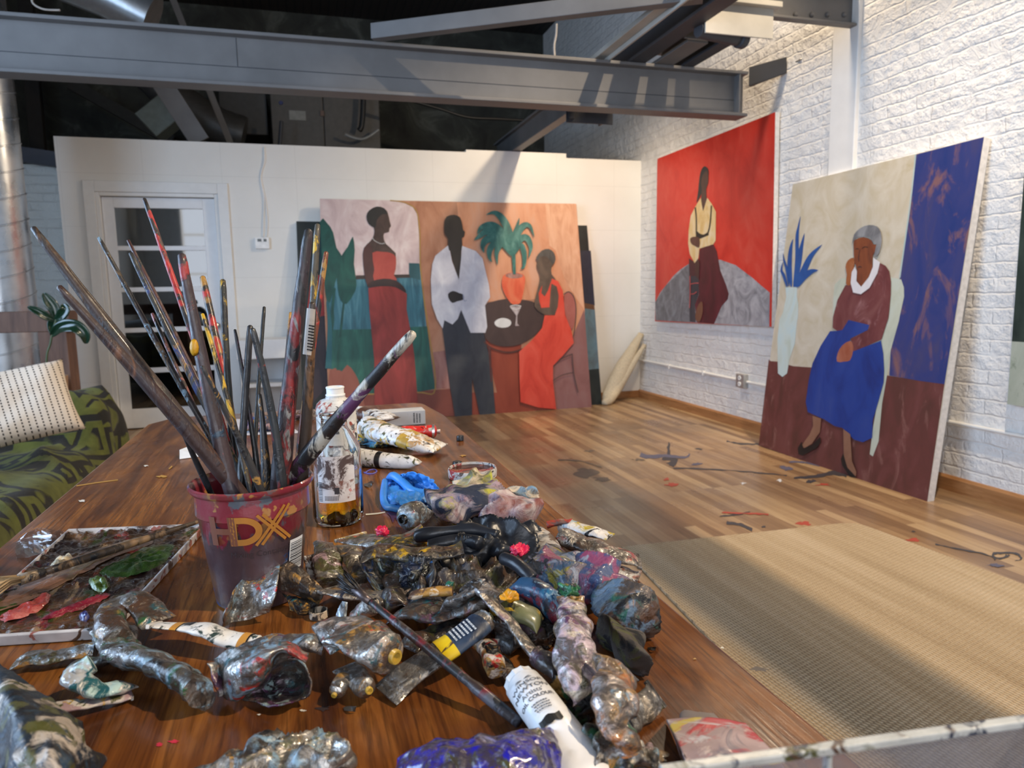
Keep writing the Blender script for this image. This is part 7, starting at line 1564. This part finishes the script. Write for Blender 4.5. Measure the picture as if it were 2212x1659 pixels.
WM = blot('white_tube_plastic', (.72, .72, .73), [((.80, .80, .82), 10, .4)], 0, .32, .06, 40, 120, .3)
def wcap(t, R, r):
    wn_parts(t, R, r)
pt('clean white oil colour tube with grey printed name and black swatch', [(1290, 1720, .012), (1240, 1635, .017), (1195, 1565, .020), (1156, 1514, .022), (1134, 1486, .022)], 135, WM, cr=.0006, seed=87, full=(.5, .85, 1), cap=plain('white_ribbed_cap', (.72, .72, .72), .35), capw=1.0, caph=1.1, extra=wcap, cs=25, tail=1.3)
# ---- thin brush over the heap
bA, bB = T(1122, 1562, .006), T(800, 1300, .052)
t = thing('paintbrush', 'thin dark paintbrush lying diagonally over the heap with black bristles up left', 'brush', bA.lerp(bB, .5)); d_ = (bB - bA).normalized()
G().tube([bA.lerp(bB, k / 24) for k in range(25)], [.0022 + .0018 * math.sin(PI * min(1, .1 + k / 24 * .8)) + (.0012 if k < 7 else 0) for k in range(25)], 14).build('handle', brush_mat('thin_brush_wood', (.05, .03, .028), [((.09, .09, .11), 30, .3), ((.16, .01, .02), 12, .25), (BLK, 40, .3)], 121), t, smooth=True)
fer = G().tube([bB, bB + d_ * .012, bB + d_ * .022], [.0035, .0040, .0045], 14).build('ferrule', plain('dark_ferrule', (.10, .08, .08), .35, .7, bump=.3), t, smooth=True)
g = G(); random.seed(16)
for k in range(40):
    o = Vector((random.uniform(-1, 1), random.uniform(-1, 1), random.uniform(-1, 1))) * .0038; s0 = bB + d_ * .02 + o; e_ = bB + d_ * random.uniform(.036, .044) + o * 1.9
    g.tube([s0, s0.lerp(e_, .6), e_], [.0010, .0009, .0003], 5)
g.build('bristles', plain('black_bristles', (.012, .010, .010), .4), fer, smooth=True)
# ---- very front
VB = foil('foil_ultramarine', [((.014, .012, .32), 14, .95), ((.30, .30, .50), 30, .08), (OCH, 34, .02), (OLV, 40, .0), (BLK, 34, .02)], 122, base=(.40, .39, .50), rough=.2, coat=.9)
sheet('paint_tube', 'large ultramarine blue smeared foil tube at the bottom middle of the view', [[(860, 1640, .016), (930, 1602, .028), (1030, 1588, .034), (1120, 1580, .038), (1178, 1572, .034), (1212, 1590, .020)], [(850, 1680, .012), (930, 1640, .034), (1030, 1632, .042), (1120, 1628, .044), (1190, 1622, .034), (1225, 1645, .012)], [(840, 1740, .006), (930, 1720, .024), (1030, 1716, .030), (1120, 1716, .030), (1190, 1700, .022), (1232, 1700, .006)], [(840, 1800, .002), (930, 1790, .004), (1030, 1790, .006), (1120, 1790, .006), (1190, 1780, .004), (1230, 1760, .002)]], VB, 'paint tube', nu=70, nv=100, cr=.005, cs=60, seed=88, solid=.0016)
lump('paint_tube', 'foil tube with yellow and green smears peeking in at the bottom edge', (600, 1690), 165, .028, .022, foil('foil_bottom', [(OLV, 24, .3), (OCH, 30, .2), (BLK, 24, .25), (LBL, 30, .12)], 123), 'paint tube', seed=89, fold=.005, ff=60, cr=.003)
lump('paint_tube', 'green and black smeared tube at the bottom edge right of the white tube', (1330, 1672), 90, .024, .030, foil('foil_bottom_green', [((.02, .11, .05), 20, .3), (BLK, 20, .4), (LBL, 34, .14), (OCH, 34, .15)], 124), 'paint tube', seed=90, fold=.006, ff=70, cr=.003)
lump('paint_tube', 'pale stained tube corner at the bottom edge beside the smeared pad', (1405, 1680), 34, .014, .024, foil('foil_bottom_pale', [(LBL, 24, .35), (MAU, 30, .25)], 125), 'paint tube', seed=91, fold=.004, ff=80, cr=.002)
# smeared pad
pd = thing('palette_pad', 'flat pad smeared with pink, grey and yellow paint near the clear box', 'palette', T(1550, 1620))
sheet('smeared_top', None, [[(1440, 1556, .020), (1500, 1550, .023), (1560, 1552, .023), (1610, 1562, .019)], [(1462, 1600, .022), (1530, 1596, .025), (1590, 1596, .025), (1648, 1600, .020)], [(1485, 1660, .022), (1560, 1655, .024), (1620, 1650, .024), (1690, 1650, .018)], [(1500, 1740, .018), (1580, 1735, .018), (1650, 1730, .018), (1740, 1725, .014)]], 
      blot('pad_paint', (.36, .26, .26), [((.55, .44, .40), 16, .35), ((.42, .05, .06), 22, .2), ((.10, .10, .14), 20, .22), ((.50, .40, .10), 24, .18), ((.50, .48, .50), 20, .15)], 0, .35, .3, 60, 126, .2, (.5, 1, 1)), None, nu=50, nv=50, cr=.0012, cs=40, seed=92, solid=.0015, parent=pd)
sheet('pad_edge', None, [[(1440, 1556, .020), (1462, 1600, .022), (1485, 1660, .022), (1500, 1740, .018)], [(1440, 1560, .001), (1460, 1606, .001), (1480, 1668, .001), (1496, 1746, .001)]], blot('pad_side', (.30, .18, .14), [(OCH, 24, .35), (BLK, 30, .3), (MAU, 26, .2)], 0, .5, .3, 90, 127), None, nu=40, nv=30, cr=.001, seed=93, parent=pd)
lump('pad_body', None, (1570, 1650), 70, .045, .016, plain('pad_body_grey', (.2, .17, .16), .7), None, seed=94, fold=.002, parent=pd)
# clear acrylic box, very close to the lens
n = NT('clear_acrylic'); a_ = n.n('ShaderNodeBsdfTransparent'); a_.inputs[0].default_value = (.90, .90, .92, 1); b_ = n.n('ShaderNodeBsdfDiffuse'); b_.inputs[0].default_value = (.42, .40, .42, 1); c_ = n.n('ShaderNodeBsdfGlossy'); c_.inputs['Roughness'].default_value = .12
mx = n.n('ShaderNodeMixShader'); n.l(n.ramp(n.noise(38, 5, .6), [(.3, .10), (.7, .34)]), mx.inputs[0]); n.l(a_.outputs[0], mx.inputs[1]); n.l(b_.outputs[0], mx.inputs[2]); m2 = n.n('ShaderNodeMixShader'); m2.inputs[0].default_value = .12; n.l(mx.outputs[0], m2.inputs[1]); n.l(c_.outputs[0], m2.inputs[2]); n.l(m2.outputs[0], n.out.inputs[0]); ACR = n.m
ACE = blot('acrylic_edge', (.46, .46, .43), [(OLV, 40, .0), (NVY, 50, -.05), (BRN, 44, -.05)], 0, .25, .2, 90, 128, .3)
zt_ = .918; q1, q2 = hit(1430, 1652, 2, zt_), hit(2240, 1541, 2, zt_); q2 = q1 + (q2 - q1) * .97
ax_ = Vector((q2.x - q1.x, q2.y - q1.y, 0)); Lb = ax_.length; ax_.normalize(); ny = Vector((ax_.y, -ax_.x, 0)); ny = ny if ny.y < 0 else -ny
bx = thing('acrylic_box', 'clear paint-flecked acrylic box close to the lens at the bottom right', 'box', (q1.x, q1.y, TZ))
Mb = Matrix((ax_, -ny, Vector((0, 0, 1)))).transposed().to_4x4(); Mb.translation = Vector((q1.x, q1.y, 0))
W_ = .10
G().box((0, -.003, TZ + .001), (Lb, 0, zt_ - .004), 0, Mb).box((0, -W_, TZ + .001), (Lb, -W_ + .003, zt_ - .004), 0, Mb).box((0, -W_ + .003, TZ + .001), (.003, -.003, zt_ - .004), 0, Mb).box((Lb - .003, -W_ + .003, TZ + .001), (Lb, -.003, zt_ - .004), 0, Mb).box((.003, -W_ + .003, TZ + .001), (Lb - .003, -.003, TZ + .004), 0, Mb).build('box_walls', ACR, bx)
G().box((-.001, -.004, zt_ - .004), (Lb + .001, .001, zt_), 0, Mb).box((-.001, -W_ - .001, zt_ - .004), (Lb + .001, -W_ + .004, zt_), 0, Mb).box((-.001, -W_ + .004, zt_ - .004), (.004, -.004, zt_), 0, Mb).box((Lb - .004, -W_ + .004, zt_ - .004), (Lb + .001, -.004, zt_), 0, Mb).box((Lb * .42, -.0035, TZ + .01), (Lb * .42 + .0025, .0008, zt_ - .004), 0, Mb).build('box_rim', ACE, bx, bevel=.0008)
# small flakes on the table
for k, (lab, x, y, s) in enumerate((('dark dried paint flake in front of the small yellow necks', 755, 1532, 14), ('dark curled paint skin on the table beside the oil jar', 795, 1048, 9), ('dark paint chip at the right edge of the heap', 1408, 1402, 9))):
    sheet('paint_flake', lab, [[(x - s, y - s * .3, .001), (x, y - s * .5, .004), (x + s, y - s * .4, .007)], [(x - s * .8, y + s * .2, .001), (x + s * .1, y + s * .3, .003), (x + s * .9, y + s * .4, .001)]], plain('flake_%d' % k, (.05, .04, .03), .5), 'paint flake', nu=10, nv=14, cr=.001, cs=120, seed=k, solid=.0006)
# orange crust on the cup foot
lump('paint_curl', 'tiny yellow paint crust at the foot of the mixing cup', (479, 1286, .003), 9, .003, .004, plain('cup_crust', (.45, .22, .02), .4, bump=.5), 'paint', seed=58, fold=.001, ff=160, base=.001, nu=30, nv=20)
# ================================================================== light
W = bpy.data.worlds.new('daylight'); S.world = W; W.use_nodes = True
bg = W.node_tree.nodes['Background']; bg.inputs[0].default_value = (.55, .72, 1.0, 1); bg.inputs[1].default_value = 1.6
def area(name, loc, rot, sx, sy, e, col):
    l = bpy.data.lights.new(name, 'AREA'); l.shape = 'RECTANGLE'; l.size = sx; l.size_y = sy; l.energy = e; l.color = col
    o = bpy.data.objects.new(name, l); COL.objects.link(o); o.location = loc; o.rotation_euler = rot; return o
def spot(name, loc, tgt, e, col, size, blend, rad):
    l = bpy.data.lights.new(name, 'SPOT'); l.energy = e; l.color = col; l.spot_size = size; l.spot_blend = blend; l.shadow_soft_size = rad
    o = bpy.data.objects.new(name, l); COL.objects.link(o); o.location = loc; o.rotation_euler = (Vector(tgt) - Vector(loc)).to_track_quat('-Z', 'Y').to_euler(); return o
area('window_daylight_left', (XL - .01, (wy0 + wy1) / 2, (wz0 + wz1) / 2), (0, -PI / 2, 0), wz1 - wz0, wy1 - wy0, 190, (.50, .71, 1.0))
area('window_daylight_rear', ((nx0 + nx1) / 2, YN + .01, 2.05), (PI / 2, 0, 0), nx1 - nx0, 2.4, 60, (1.0, .96, .92))
WARM = (1.0, .80, .56)
spot('track_lamp_back', (AX + .205, 5.0, ZP + .535), (1.5, 6.6, .8), 72, WARM, 2.6, .5, .025)
spot('track_lamp_wall', (2.72, 3.95, 4.36), (3.0, 4.0, .3), 200, WARM, 2.3, .5, .18)
spot('track_lamp_floor', (2.6, 2.0, 4.38), (1.7, 3.2, 1.0), 420, WARM, 1.35, .5, .03)
spot('track_lamp_table', (1.9, -.6, 3.6), (.12, .6, .8), 380, WARM, .62, .7, .05)
